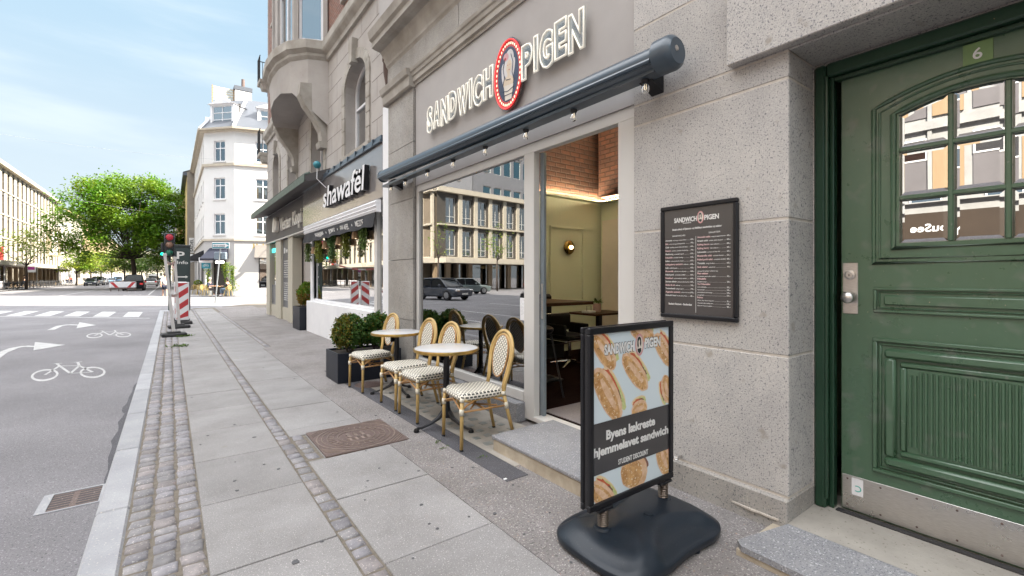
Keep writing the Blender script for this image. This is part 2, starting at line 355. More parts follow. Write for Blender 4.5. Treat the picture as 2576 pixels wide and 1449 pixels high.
# cobble stones: low domed setts
def setts(mb, x0, x1, n, y0, y1, ly, rr, jit=.008):
    W = (x1 - x0) / n
    for c in range(n):
        y = y0 + rr.uniform(0, ly)
        while y < y1:
            L = ly * rr.uniform(.75, 1.25); a, b = x0 + c * W + .006, x0 + (c + 1) * W - .006
            br = rr.uniform(.72, 1.12); hue = rr.random()
            mb.t = (br * (1.06 if hue < .25 else 1), br, br * (.97 if hue < .25 else 1.04 if hue > .6 else 1))
            h = rr.uniform(-.002, .004); j = [rr.uniform(-jit, jit) for _ in range(8)]
            X = [a + j[0], b + j[1], b + j[2], a + j[3]]; Y = [y + .006 + j[4], y + .006 + j[5], y + L - .006 + j[6], y + L - .006 + j[7]]
            cx, cy = sum(X) / 4, sum(Y) / 4
            vs = [(X[q], Y[q], -.02) for q in range(4)] + [(cx + (X[q] - cx) * .94, cy + (Y[q] - cy) * .9, -.006 + h) for q in range(4)] + [(cx + (X[q] - cx) * .72, cy + (Y[q] - cy) * .6, .003 + h) for q in range(4)]
            fs = []
            for l in (0, 4):
                for q in range(4): fs.append((l + q, l + (q + 1) % 4, l + 4 + (q + 1) % 4, l + 4 + q))
            fs.append((8, 9, 10, 11)); mb.add(vs, fs); y += L
c = MB(); cr = random.Random(5)
setts(c, -.195, .15, 3, -.6, 24, .105, cr); struct(c.build('cobble_strip', cobm, smooth=True))
c = MB(); setts(c, .745, .848, 1, .4, 25, .115, cr); setts(c, .862, .96, 1, 3.78, 4.45, .13, cr); setts(c, 1.56, 1.66, 1, 10.5, 22, .14, cr); struct(c.build('cobble_line', cobm, smooth=True))
s = MB(); sr = random.Random(9)
def slabs(x0, x1, y0, y1, L, ph):
    y = ph - math.ceil((ph - y0) / L) * L
    while y < y1:
        s.t = sr.uniform(.93, 1.05); dz = sr.uniform(-.0015, .0015); a, b = max(y, y0) + .004, min(y + L, y1) - .004
        if b > a: s.box(x0 + .004, x1 - .004, a, b, -.05, dz, .003)
        y += L
slabs(.15, .742, -.5, 25, .83, 3.43)
slabs(.852, 1.5, -.5, 3.76, .82, 3.02); slabs(.852, .985, 3.76, 3.78, .82, 3.02); slabs(.975, .99, 3.78, 4.45, 2, 3.0); slabs(.852, 1.5, 4.45, 10.4, .82, 3.02); slabs(.852, 1.55, 10.4, 25, .82, 3.02)
struct(s.build('paving_slabs', slabm))
s = MB(); s.t = 1; s.box(1.502, 3.3, -6, 3.77, -.05, -.003); s.box(1.67, 3.3, 3.77, 26, -.05, -.003); s.box(1.502, 1.67, 4.5, 10.5, -.05, -.003); s.box(3.3, 14, 19, 24.5, -.05, -.003); struct(s.build('rough_paving', rough_p))
s = MB(); s.box(1.88, 2.07, 2.58, 7.3, -.03, .001); struct(s.build('dark_paving_strip', asphalt_p))
cem = pm('pale_cement', (.36, .335, .30), (.29, .27, .24), 6, .85, flecks=[(60, (.2, .18, .15), .66, .06)], bump=.3)
s = MB(); s.box(2.074, 2.72, 2.75, 5.9, -.03, .002); struct(s.build('cement_strip', cem))
s = MB()
lensm = pm('glass_lens', (.25, .26, .245), (.13, .145, .14), 9, .3)
for i in range(4):
    for j in range(15):
        if (i, j) in ((0, 3), (1, 8), (3, 5)): continue
        q_ = sr.uniform(-.012, .012); e_ = sr.uniform(.026, .040); c_ = (2.17 + i * .13 + q_, 3.1 + j * .165 + sr.uniform(-.015, .015)); s.prism([(c_[0] + a * e_ * sr.uniform(.8, 1.1), c_[1] + b * e_ * sr.uniform(.85, 1.2)) for a, b in ((-1, -1), (1, -1), (1.1, .2), (1, 1), (-1, 1), (-1.05, -.1))], -.01, .0045)
o = s.build('pavement_lights', lensm); tag(o, 'rows of small square glass lenses set in the pale cement under the cafe chairs', 'pavement lights')
# kerb edge where dark worn tar meets kerb, gum spots and stains have their own shape
s = MB(); wr = random.Random(4); pts = []
for i in range(26):
    y = 4.2 + i * .17; pts.append((-.36 - .015 - .055 * math.sin(math.pi * i / 25) * (.7 + .3 * math.sin(i * 1.7)) - wr.uniform(0, .02), y))
s.prism([(-.362, 4.2)] + pts + [(-.362, 8.5)], ROADZ - .01, ROADZ + .004); struct(s.build('tar_patch', asphalt_p))
s = MB(); gum = pm('gum_spot', (.10, .10, .105), (.07, .07, .075), 20, .8)
for u_, v_, rr_ in ((862, 1303, .014), (1053, 1185, .012), (954, 1178, .01), (1245, 1292, .012), (1100, 1330, .01), (1180, 1300, .008), (743, 1414, .02), (1290, 1220, .009), (1060, 1270, .01), (925, 1210, .01), (700, 1180, .012), (640, 1100, .015), (590, 1210, .01), (1150, 1060, .012)):
    x, y = PG(u_, v_); s.prism([(x + rr_ * math.cos(q * .785) * wr.uniform(.8, 1.2), y + rr_ * math.sin(q * .785) * wr.uniform(.8, 1.2)) for q in range(8)], 0, .0028)
for _ in range(70):
    x, y = wr.uniform(.2, 1.9), 1.5 + 18 * wr.random() ** 1.4; rr_ = wr.uniform(.004, .012); s.prism([(x + rr_ * math.cos(q * .785) * wr.uniform(.7, 1.2), y + rr_ * math.sin(q * .785) * wr.uniform(.7, 1.2)) for q in range(8)], 0, .0026)
struct(s.build('gum_spots', gum))
# crossing stripes, stop line, lane markings
mk = MB(); z0, z1 = ROADZ - .02, ROADZ + .004
def stripe(pts): mk.prism(pts, z0, z1)
for k_ in range(8):
    xr = -.95 - k_ * .93
    yb = 21.5 - xr * .92 + .0; stripe([(xr - .5, yb + .46), (xr, yb), (xr, yb + 3.1), (xr - .5, yb + 3.56)])
stripe([(-6.6, 27.3), (-6.6, 27.15), (-.6, 21.35), (-.6, 21.5)])
def road_poly(P): mk.prism([PG(u_, v_, ROADZ) for u_, v_ in P][::-1], z0, z1)
# turn arrows: a shaft that bends to the right and ends in a head
def arrow(P, H):
    L = [Vector(PG(u_, v_, ROADZ)) for u_, v_ in P]; wd = .075
    for a, b in zip(L, L[1:]):
        d = (b - a).normalized(); n = Vector((-d.y, d.x)) * wd; a2, b2 = a - d * .02, b + d * .02
        mk.prism([tuple(a2 + n), tuple(a2 - n), tuple(b2 - n), tuple(b2 + n)][::-1], z0, z1 + rnd.uniform(0, .0006))
    mk.prism([PG(u_, v_, ROADZ) for u_, v_ in H], z0, z1 + .001)
arrow([(128, 830), (150, 820), (172, 817), (200, 818)], [(192, 826), (242, 818), (200, 811)])
arrow([(-20, 905), (5, 888), (35, 876), (62, 871), (90, 872)], [(84, 882), (164, 868), (88, 861)])
# ending lane lines far off on the carriageway
mk.box(-1.55, -1.43, 50, 120, z0, z1); mk.box(-3.2, -2.0, 50.4, 51.2, z0, z1); mk.box(-7.2, -7.08, 48, 130, z0, z1); mk.box(-9.2, -9.08, -20, 22, z0, z1); mk.box(-4.95, -4.83, -20, 18, z0, z1)
struct(mk.build('road_markings', whitepaint))
# bicycle symbols painted on the cycle lane
def bikesym(c1, c2, c3, c4):
    b = MB(); A, B, = Vector(PG(*c1, ROADZ)), Vector(PG(*c2, ROADZ)); up = Vector(PG(*c3, ROADZ)) - (A + B) / 2
    ax = (B - A) / 2; M_ = (A + B) / 2
    def P(s_, t_): q = M_ + ax * s_ + up * t_; return (q.x, q.y, ROADZ + .001)
    def ln(p, q, wdt=.035):
        p, q = Vector(P(*p)), Vector(P(*q)); d = (q - p).normalized(); n = Vector((-d.y, d.x, 0)) * wdt / 2
        b.add([p + n, p - n, q - n, q + n], [(0, 1, 2, 3)])
    for sg in (-1, 1):
        pr = None
        for i in range(25):
            q = 2 * math.pi * i / 24; cur = (P(sg + .56 * math.cos(q), .56 * math.sin(q)), P(sg + .46 * math.cos(q), .42 * math.sin(q)))
            if pr: b.add([pr[0], cur[0], cur[1], pr[1]], [(0, 1, 2, 3)])
            pr = cur
    for p, q in (((-1, 0), (-.45, .85)), ((-.45, .85), (.45, .75)), ((.45, .75), (1, 0)), ((-.45, .85), (.05, .0)), ((.05, 0), (.45, .75)), ((.05, 0), (1, 0)), ((-.45, .85), (-.6, 1.15)), ((-.75, 1.15), (-.35, 1.15)), ((.45, .75), (.38, 1.2)), ((.2, 1.2), (.6, 1.2))): ln(p, q)
    return b
for cs_ in (((113, 943), (233, 936), (175, 916), 0), ((238, 844), (310, 842), (276, 833), 0)):
    struct(bikesym(*cs_).build('bicycle_marking', whitepaint))
# gully grate in the road
gx0, gx1, gy0, gy1 = -.69, -.375, 4.1, 4.43
gr = thing('drain_grate', 'rusty rectangular drain grate with slots in the asphalt beside the kerb', 'drain grate', (-.53, 4.26, ROADZ))
m = MB(); m.box(gx0, gx1, gy0, gy0 + .018, -.12, ROADZ + .006); m.box(gx0, gx1, gy1 - .018, gy1, -.12, ROADZ + .006); m.box(gx0, gx0 + .05, gy0 + .018, gy1 - .018, -.12, ROADZ + .006); m.box(gx1 - .012, gx1, gy0 + .018, gy1 - .018, -.12, ROADZ + .006); m.build('frame', kerbm, gr)
m = MB()
for i in range(7): y = gy0 + .03 + i * .042; m.box(gx0 + .05, gx1 - .012, y, y + .02, ROADZ - .03, ROADZ + .004, .003)
m.box((gx0 + gx1) / 2 - .0, (gx0 + gx1) / 2 + .03, gy0 + .02, gy1 - .02, ROADZ - .035, ROADZ + .003); m.build('bars', castiron, gr)
m = MB(); m.box(gx0 + .05, gx1 - .012, gy0 + .018, gy1 - .018, ROADZ - .02, ROADZ + .0015); m.build('pit', blackm, gr)
# square cast cover with rings
mh = thing('manhole_cover', 'large square cast iron cover with ring pattern and crest in the paving', 'manhole cover', (1.33, 4.13, 0))
X0, X1, Y0, Y1 = .99, 1.69, 3.78, 4.48; cx, cy = (X0 + X1) / 2, (Y0 + Y1) / 2
m = MB(); m.box(X0, X1, Y0, Y1, -.03, .003, .002)
m.build('plate', castiron, mh)
m = MB(); ironl = pm('worn_iron', (.30, .235, .20), (.2, .16, .145), 15, .5, .4)
def ring(mb, cx, cy, r0, r1, z, n=48, h=.004):
    for i in range(n):
        a, b = 2 * math.pi * i / n, 2 * math.pi * (i + 1) / n
        P = [(cx + r * math.cos(q), cy + r * math.sin(q)) for r, q in ((r0, a), (r1, a), (r1, b), (r0, b))]; mb.prism(P, z, z + h)
for r0, r1 in ((.325, .337), (.288, .294), (.245, .25), (.195, .199), (.155, .162)): ring(m, cx, cy, r0, r1, .003)
for i in range(28):
    q = 2 * math.pi * i / 28; c_, s_ = math.cos(q), math.sin(q); t_ = Matrix.Translation((cx, cy, 0)) @ Matrix.Rotation(q, 4, 'Z'); m.T = t_; m.box(.202, .243, -.004, .004, .003, .007); m.T = None
for sx_ in (-1, 1):
    for sy_ in (-1, 1):
        for k_ in range(3):
            d_ = .12 + k_ * .035
            a, b = (cx + sx_ * .34, cy + sy_ * (.34 - d_ * .9)), (cx + sx_ * (.34 - d_ * .9), cy + sy_ * .34); v = Vector((b[0] - a[0], b[1] - a[1])).normalized() * .004; n = (-v.y, v.x)
            m.prism([(a[0] + n[0], a[1] + n[1]), (a[0] - n[0], a[1] - n[1]), (b[0] - n[0], b[1] - n[1]), (b[0] + n[0], b[1] + n[1])], .003, .007)
for tx in (-.06, 0, .06):   # three towers of the crest over waves
    m.box(cx + tx - .013, cx + tx + .013, cy - .03, cy + .05 + (.02 if tx == 0 else 0), .003, .008); m.prism([(cx + tx - .02, cy + .055), (cx + tx + .02, cy + .055), (cx + tx, cy + .09)], .003, .008)
for k_ in range(3):
    m.tube([(cx - .1 + i * .01, cy - .05 - k_ * .022 + .006 * math.sin(i * 1.2), .004) for i in range(21)], .004, 5)
TT = Matrix(((1, 0, 0, cx), (0, 0, 1, cy), (0, -1, 0, .003), (0, 0, 0, 1)))
m.build('raised_pattern', ironl, mh)
m = MB()
for txt, y_, wd_ in (('KOBENHAVN', -.185, .2), ('KLOAK', .135, .12)):
    vs, fs = textmesh(txt, 1, .01); x0_ = min(v[0] for v in vs); x1_ = max(v[0] for v in vs); kx = wd_ / (x1_ - x0_)
    m.add([(cx - wd_ / 2 + (v[0] - x0_) * kx, cy + y_ + v[1] * .045, .0065) for v in vs], fs)
m.build('lettering', ironl, mh)
rc = MB(); rc.lathe([(.001, 0), (.19, 0), (.19, .004), (.001, .0045)], (2.12, 6.0, .0), 28); tag(rc.build('round_cover', castiron), 'round rusty iron cover between the farthest cane chair and the planter', 'cover')
# ------------------------------------------------------------------ the near granite building with the sandwich shop and the green door
B1 = thing('granite_building', 'grey granite building with a taupe sandwich shop front and a green entrance door', 'building', (2.77, 2.0, 0))
m = MB()
def blocks(mb, y0, y1, x, zs, dep=.35, ys=None):
    for i in range(len(zs) - 1):
        yy = ys[i % len(ys)] if ys else [y0, y1]
        yy = [y0] + [q for q in yy if y0 < q < y1] + [y1]
        for a, b in zip(yy, yy[1:]):
            mb.t = rnd.uniform(.88, 1.05); mb.box(x, x + dep, a + (.004 if a > y0 else 0), b - (.004 if b < y1 else 0), zs[i] + .005, zs[i + 1] - .005, .005)
ZS = [.185, .975, 1.752, 2.54, 3.1, 3.62, 4.14]
blocks(m, 1.13, 2.2, 2.77, [.185, .975, 1.752, 2.54, 2.69]); blocks(m, 1.13, 2.2, 2.77, [2.69, 3.25, 4.4, 5.6], ys=[[], [1.6]])
m.box(2.77, 3.3, -.9, 1.13, 2.69, 3.25 - .005, .004); m.box(2.77, 3.1, -3, 1.126, 3.255, 4.395, .005); m.box(2.77, 3.1, -3, 1.126, 4.405, 5.6, .005)
blocks(m, -3, -.34, 2.77, [.185, .975, 1.752, 2.54, 2.69])
m.build('granite_wall', granite, B1)
m = MB(); m.box(2.705, 2.768, -3, 1.455, 2.70, 3.2, .006); m.build('door_lintel', granite, B1)
m = MB(); m.box(2.735, 3.12, 1.125, 2.2, -.3, .178, .006); m.box(2.735, 3.12, -3, -.34, -.3, .178, .006); m.build('plinth', granite_d, B1)
m = MB(); m.box(2.773, 3.10, 1.134, 2.19, .15, 5.5); m.box(2.773, 3.10, -2.9, -.35, .15, 5.5); m.build('joint_mortar', mortar, B1)
m = MB(); m.box(2.765, 3.2, 6.06, 6.98, 0, .8); m.box(2.765, 3.2, 6.06, 6.98, .808, 1.68); m.box(2.765, 3.2, 6.06, 6.98, 1.688, 2.55); m.box(2.765, 3.2, 6.06, 6.98, 2.558, 3.35); m.box(2.765, 3.2, 6.06, 6.98, 3.358, 4.12)
m.build('pilaster', granite_d, B1)
m = MB(); m.box(2.80, 2.9, 2.2, 6.06, 2.725, 4.14); m.build('sign_fascia', plaster, B1)
m = MB(); m.box(2.83, 2.84, 2.2, 6.06, 2.69, 2.726); m.box(2.795, 2.80, 6.045, 6.055, .3, 4.1); m.build('fascia_trim', jointm, B1)
# mouldings: profile in (x, z) run along y
def run(mb, prof, y0, y1): mb.prism([(x, z) for x, z in prof], y0, y1, 'y')
m = MB()
P1 = [(2.9, 4.14), (2.78, 4.14), (2.775, 4.17), (2.75, 4.185), (2.75, 4.25), (2.735, 4.26), (2.725, 4.30), (2.71, 4.315), (2.70, 4.35), (2.9, 4.37)]
run(m, P1, 2.2, 6.04)
run(m, [(2.9, 4.12), (2.72, 4.12), (2.70, 4.14), (2.69, 4.26), (2.66, 4.28), (2.64, 4.36), (2.9, 4.385)], 6.04, 7.05)
m.build('moulding', stone_l, B1)
m = MB(); m.box(2.78, 3.1, 2.2, 4.8, 4.375, 5.6); m.box(2.78, 3.1, 4.81, 7.05, 4.375, 5.6); m.build('entablature', granite_d, B1)
m = MB()
run(m, [(2.78, 4.72), (2.77, 4.74), (2.755, 4.76), (2.75, 4.80), (2.71, 4.93), (2.68, 4.99), (2.60, 5.0), (2.54, 5.02), (2.54, 5.10), (2.50, 5.13), (2.47, 5.24), (2.9, 5.28)], -3, 7.1)
m.build('cornice', stone_l, B1)
m = MB(); m.box(2.85, 14, -3, 7.6, 5.3, 21); m.box(3.35, 14, -12, -.9, -.3, 5.3); m.box(7.2, 14, -.9, 7.6, 0, 5.3); m.box(2.85, 14, -26, -3, -.3, 19); m.build('upper_wall', plaster, B1)
# shop front frame (x 2.81..2.88)
m = MB(); fx0, fx1 = 2.812, 2.885
m.box(fx0, fx1, 2.2, 6.06, 2.63, 2.722, .003)
m.box(fx0, fx1, 2.205, 2.385, .06, 2.63, .003); m.box(fx0, fx1, 3.42, 3.575, .03, 2.63, .003); m.box(fx0, fx1, 5.975, 6.06, .19, 2.63, .003)
m.box(fx0 - .012, fx1, 3.575, 5.975, .195, .29, .003); m.box(2.80, 2.97, 2.385, 3.42, .035, .078, .004)
m.build('shop_frame', frame_w, B1)
m = MB()
for q in range(5): m.lathe([(.001, 0), (.006, 0), (.006, -.002), (.001, -.002)], (2.80, 3.75 + q * .5, .25), 8, 'x')
m.build('frame_screws', steel, B1)
m = MB(); m.box(2.70, 2.86, 3.56, 6.04, 0, .188, .005); m.build('window_plinth', granite_b, B1)
m = MB(); m.box(2.842, 2.848, 3.575, 5.975, .29, 2.63); m.build('window_pane', glass, B1)
dgrey = pm('blue_grey_metal', (.20, .235, .26), None, 5, .4)
m = MB(); m.box(2.889, 2.925, 3.365, 3.42, .08, 2.63, .003); m.build('sliding_door_edge', dgrey, B1)
m = MB(); m.box(2.885, 2.89, 3.372, 3.402, 1.02, 1.36); m.build('door_pull', steel, B1)
# shop step
m = MB(); m.box(2.12, 2.80, 2.0, 3.13, .095, .125, .006); m.build('step_tread', granite_b, B1)
creamst = pm('worn_limestone', (.50, .44, .35), (.38, .33, .26), 6, .85, big=(3, (.75, .72, .68)), bump=.3)
m = MB(); m.box(2.13, 2.80, 2.02, 3.12, -.02, .095, .01); m.build('step_riser', creamst, B1)
# door landing
m = MB(); m.prism([(2.36, 1.21), (2.32, 1.17), (2.32, -3), (2.735, -3), (2.735, 1.12)][::-1], .03, .06); m.build('landing_edge', granite_b, B1)
m = MB(); m.box(2.33, 2.735, -3, 1.2, -.02, .03); m.build('landing_riser', creamst, B1)
m = MB(); m.box(2.738, 3.35, -.34, 1.124, -.02, .0595); m.build('landing_slab', cem, B1)
m = MB(); m.prism([(2.736, 1.17), (2.730, 1.17), (2.722, 1.22), (2.727, 1.27), (2.719, 1.31), (2.726, 1.36), (2.73, 1.42), (2.736, 1.44)], .056, .066); m.build('mortar_edge', mortar, B1)
# reveal + soffit inside the doorway
m = MB(); m.box(3.1, 3.35, 1.124, 1.3, 0, 2.69); m.box(3.12, 3.35, -.34, 1.13, 2.66, 2.75); m.build('door_reveal', granite, B1)
# ---- green door
m = MB(); y1_, y0_ = 1.124, -.34
m.box(3.09, 3.19, y1_ - .062, y1_, .055, 2.675, .012); m.box(3.09, 3.19, y0_, y0_ + .062, .055, 2.675, .012); m.box(3.09, 3.19, y0_ + .062, y1_ - .062, 2.60, 2.675, .01)
m.box(3.135, 3.19, y1_ - .09, y1_ - .064, .055, 2.60, .004); m.box(3.135, 3.19, y0_ + .064, y1_ - .092, 2.575, 2.598, .004)
m.tube([(3.10, y1_ - .064, .12), (3.10, y1_ - .064, 2.6)], .011, 8)
m.build('door_frame', green_s, B1)
door = thing('entrance_door', '', ''); del door['label'], door['category']; door.parent = B1; door.location = (0.4, -1.565, 0)
DX = 3.17; DC = .435
LY0, LY1 = DC - .571, DC + .571
def arch(y, base, rise, half): return base + rise * (1 - ((y - DC) / half) ** 2)
m = MB()
# rails and stiles with the glazed opening cut out
gy0_, gy1_ = DC - .305, DC + .305
m.box(DX, DX + .05, LY0, gy0_, .07, 2.6); m.box(DX, DX + .05, gy1_, LY1, .07, 2.6); m.box(DX, DX + .05, gy0_, gy1_, .07, 1.605)
n = 14
for i in range(n):
    a, b = gy0_ + (gy1_ - gy0_) * i / n, gy0_ + (gy1_ - gy0_) * (i + 1) / n
    za, zb = arch(a, 2.30, .065, .305), arch(b, 2.30, .065, .305)
    m.add([(DX, a, za), (DX, b, zb), (DX, b, 2.6), (DX, a, 2.6), (DX + .05, a, za), (DX + .05, b, zb)], [(3, 2, 1, 0), (0, 1, 5, 4)])
m.build('leaf', green, door)
m = MB()
def mould(P, r=.012, off=0, closed=True): m.tube([(DX - off, y, z) for y, z in P], r, 8, closed, flat=1)
def archframe(y0, y1, zb, zt, rise, k=14): return [(y0, zb), (y1, zb)] + [(y1 + (y0 - y1) * i / k, zt + rise * (1 - ((y1 + (y0 - y1) * i / k - DC) / ((y1 - y0) / 2)) ** 2)) for i in range(k + 1)]
mould(archframe(DC - .417, DC + .417, 1.50, 2.36, .10), .013); mould(archframe(DC - .39, DC + .39, 1.525, 2.335, .095), .007); mould(archframe(DC - .33, DC + .33, 1.58, 2.31, .075), .016)
def rect(y0, y1, z0, z1): return [(y0, z0), (y1, z0), (y1, z1), (y0, z1)]
def frame_(y0, y1, z0, z1, w_, x0, x1, bv=.004):
    m.box(x0, x1, y0, y1, z0, z0 + w_, bv); m.box(x0, x1, y0, y1, z1 - w_, z1, bv); m.box(x0, x1, y0, y0 + w_, z0 + w_, z1 - w_, bv); m.box(x0, x1, y1 - w_, y1, z0 + w_, z1 - w_, bv)
frame_(DC - .417, DC + .417, 1.225, 1.365, .016, DX - .012, DX); frame_(DC - .395, DC + .395, 1.247, 1.343, .008, DX - .006, DX); m.box(DX - .012, DX, DC - .37, DC + .37, 1.268, 1.322, .006)
frame_(DC - .42, DC + .42, .335, 1.085, .022, DX - .016, DX); frame_(DC - .392, DC + .392, .363, 1.057, .012, DX - .009, DX); frame_(DC - .365, DC + .365, .39, 1.03, .05, DX - .03, DX, .012); frame_(DC - .30, DC + .30, .455, .965, .03, DX - .018, DX, .008)
m.box(DX - .012, DX, DC - .268, DC + .268, .487, .933)
for i in range(25):
    y = DC - .255 + i * .02125; m.tube([(DX - .014, y, .5 if 1 < i < 23 else .52), (DX - .014, y, .92 if 1 < i < 23 else .90)], .0075, 6)
m.build('mouldings', green, door, smooth='auto')
m = MB(); w_ = .011
for k_ in (-1, 1): m.box(DX - .006, DX + .03, DC + k_ * .1 - w_, DC + k_ * .1 + w_, 1.605, 2.352, .004)
for z in (1.85, 2.11): m.box(DX - .004, DX + .03, gy0_, gy1_, z - w_, z + w_, .004)
m.build('glazing_bars', green, door)
# bevelled panes
cols_ = [(gy0_, DC - .1 - w_), (DC - .1 + w_, DC + .1 - w_), (DC + .1 + w_, gy1_)]; rows_ = [(1.605, 1.839), (1.861, 2.099), (2.121, None)]
for a, b in cols_:
    for z0_, z1_ in rows_:
        p = MB(); x = DX + .018; bv = .02
        za = z1_ or arch(a, 2.30, .065, .305) - .001; zb = z1_ or arch(b, 2.30, .065, .305) - .001; zm = z1_ or arch((a + b) / 2, 2.30, .065, .305) - .001
        out = [(a, z0_), (b, z0_), (b, zb), ((a + b) / 2, zm), (a, za)]; inn = [(a + bv, z0_ + bv), (b - bv, z0_ + bv), (b - bv, zb - bv), ((a + b) / 2, zm - bv), (a + bv, za - bv)]
        p.add([(x, *q) for q in out] + [(x - .0035, *q) for q in inn], [(5, 6, 7, 8, 9)] + [(i, (i + 1) % 5, 5 + (i + 1) % 5, 5 + i) for i in range(5)]); p.build('pane', glass_m, door)
m = MB(); m.box(DX + .045, DX + .05, gy0_, gy1_, 1.6, 2.4); m.build('dark_backing', blackm, door)
m = MB(); m.box(DX - .003, DX, LY0 + .01, LY1 - .004, .075, .272, .001)
m.build('kick_plate', steel, door)
m = MB()
for i in range(7):
    for z in (.1, .25): m.lathe([(.001, -.001), (.0055, 0), (.0055, .002), (.001, .002)], (DX - .0045, LY1 - .03 - i * .155, z), 8, 'x')
m.build('screws', castiron, door)
m = MB(); m.box(DX - .004, DX, .925, .998, 1.21, 1.505, .003)
m.build('lock_plate', steel, door)
m = MB(); m.lathe([(.001, 0), (.014, 0), (.014, -.03), (.03, -.035), (.034, -.05), (.028, -.062), (.001, -.068)], (DX - .004, .962, 1.305), 20, 'x'); m.build('knob', steel, door, smooth=True)
m = MB(); m.lathe([(.001, 0), (.027, 0), (.027, -.012), (.017, -.014), (.017, -.02), (.001, -.02)], (DX - .004, .962, 1.435), 20, 'x'); m.build('lock_cylinder', steel, door)
m = MB(); m.box(DX - .0255, DX - .024, .960, .964, 1.427, 1.44); m.build('keyhole', blackm, door)
numg = pm('green_enamel', (.16, .27, .10), (.13, .23, .085), 10, .35)
ny0, ny1 = .385, .49
m = MB(); m.box(DX - .006, DX, ny0, ny1, 2.465, 2.572, .001); m.build('number_plate', numg, door)
m = MB(); addtext(m, '6', -(ny0 + .07), -(ny0 + .036), 2.49, .055, FS(DX - .0065), .012, ext=.001); m.build('number', white, door)
m = MB(); m.box(DX - .0042, DX - .0032, .90, .955, .165, .262); m.build('sticker', white, door)
teal = pm('teal_ink', (.12, .50, .45), None, 5, .5)
m = MB(); T_ = FS(DX - .0045)
m.T = T_; prv = None
for i in range(17):
    q = -2.2 + i * 4.4 / 16; a = (-.928 + .02 * math.cos(q), -.0003, .205 + .018 * math.sin(q)); b = (-.928 + .014 * math.cos(q), -.0003, .205 + .012 * math.sin(q))
    if prv: m.add([prv[0], a, b, prv[1]], [(0, 1, 2, 3)])
    prv = (a, b)
m.T = None; m.build('sticker_mark', teal, door)
m = MB(); m.box(3.12, 3.16, -.25, 1.02, .0595, .066); m.build('door_bottom_seal', blackm, door)
# ---- interior of the shop seen through the doorway
greenw = pm('sage_wall_paint', (.60, .63, .48), (.58, .61, .46), 1, .7); creamw = pm('cream_wall_paint', (.70, .63, .54), None, 1, .8); floorm = pm('dark_wood_floor', (.020, .011, .009), (.013, .008, .007), 4, .5, spec=0, stretch=(1, 9, 1))
inbrick = brickmat('interior_brick', (.095, .032, .017), (.045, .015, .009), (.03, .012, .009), .24, .085, .012, 1.0, 'X', .8)
inbrick_y = brickmat('interior_brick_return', (.095, .032, .017), (.045, .015, .009), (.03, .012, .009), .24, .085, .012, 1.0, 'Y', .8)
m = MB(); m.box(2.9, 7.0, 6.15, 6.2, .07, 2.86); m.box(6.75, 7.0, -.85, 6.15, .07, 2.86); m.box(3.2, 7.0, 1.30, 1.35, .07, 4.3); m.build('interior_wall', greenw, B1)
m = MB(); m.box(6.52, 6.748, 5.5, 6.0, 2.93, 4.3); m.build('interior_pillar', inbrick_y, B1)
m = MB(); m.box(2.9, 7.0, 6.10, 6.15, 2.93, 4.3); m.build('interior_brick_wall', inbrick, B1)
m = MB(); m.box(6.70, 6.75, 1.35, 6.10, 2.93, 4.3); m.build('interior_brick_end_wall', inbrick_y, B1)
m = MB(); m.box(2.9, 7.0, 6.02, 6.15, 2.86, 2.875); m.box(2.9, 7.0, 6.02, 6.035, 2.875, 2.90); m.box(6.60, 6.75, 1.35, 6.02, 2.86, 2.875); m.build('led_ledge', greenw, B1)
m = MB(); m.box(2.95, 6.6, 6.06, 6.08, 2.877, 2.889); m.box(6.65, 6.67, 1.4, 6.0, 2.877, 2.889); m.build('led_strip', emit('led_warm', (1.0, .82, .54), 80), B1)
m = MB(); m.box(2.9, 7.0, 1.3, 6.2, 4.3, 4.35); m.build('interior_ceiling', white, B1)
m = MB(); m.box(2.97, 7.2, 1.3, 6.2, .0, .078); m.build('interior_floor', floorm, B1)
m = MB(); m.box(3.0, 3.75, 2.3, 3.5, .0785, .088, .004); m.build('door_mat', pm('grey_mat', (.24, .215, .22), None, 60, .95, bump=.4), B1)
m = MB()
for a, b in ((3.15, 4.05), (4.25, 5.25), (5.42, 6.25)):
    for (p, q, r_, s_) in ((a, b, .98, 1.0), (a, b, 2.32, 2.34), (a, a + .02, 1.0, 2.32), (b - .02, b, 1.0, 2.32)): m.box(p - .008, q + .008, 6.115, 6.15, r_ - .008, s_ + .008, .006)
m.build('wall_panel_moulding', greenw, B1)
m = MB(); m.box(6.60, 6.748, 1.4, 5.98, .07, 2.5); m.build('cream_partition', creamw, B1)
lx, lz = 5.86, 1.97
sl = thing('wall_lamp', 'round ribbed brass wall lamp glowing on the sage panelled wall inside', 'wall lamp', (lx, 6.13, lz))
bg_ = pm('dark_brass', (.42, .27, .08), (.25, .15, .04), 12, .22, 1.0)
m = MB(); m.lathe([(.001, .0), (.12, .0), (.13, -.02), (.11, -.045), (.06, -.06), (.001, -.06)], (lx, 6.13, lz), 28, 'y')
for i in range(20):
    q = 2 * math.pi * i / 20; m.tube([(lx + .05 * math.cos(q), 6.13 - .062, lz + .05 * math.sin(q)), (lx + .12 * math.cos(q), 6.13 - .035, lz + .12 * math.sin(q))], .006, 5)
m.build('reflector', bg_, sl, smooth='auto'); m = MB(); m.ball((lx, 6.13 - .075, lz), .03, 12, 8); m.build('lamp_bulb', emit('sconce_glow', (1.0, .78, .5), 14), sl, smooth=True)
woodt = pm('walnut_top', (.06, .028, .014), (.04, .02, .01), 6, .5, spec=.1, stretch=(1, 8, 1)); leath = pm('black_leather', (.008, .008, .009), None, 10, .35, spec=.2, bump=.15, bscale=90)
t_ = thing('dining_table', 'dark wood square table with a plant pot inside the shop', 'table', (5.75, 5.35, .078))
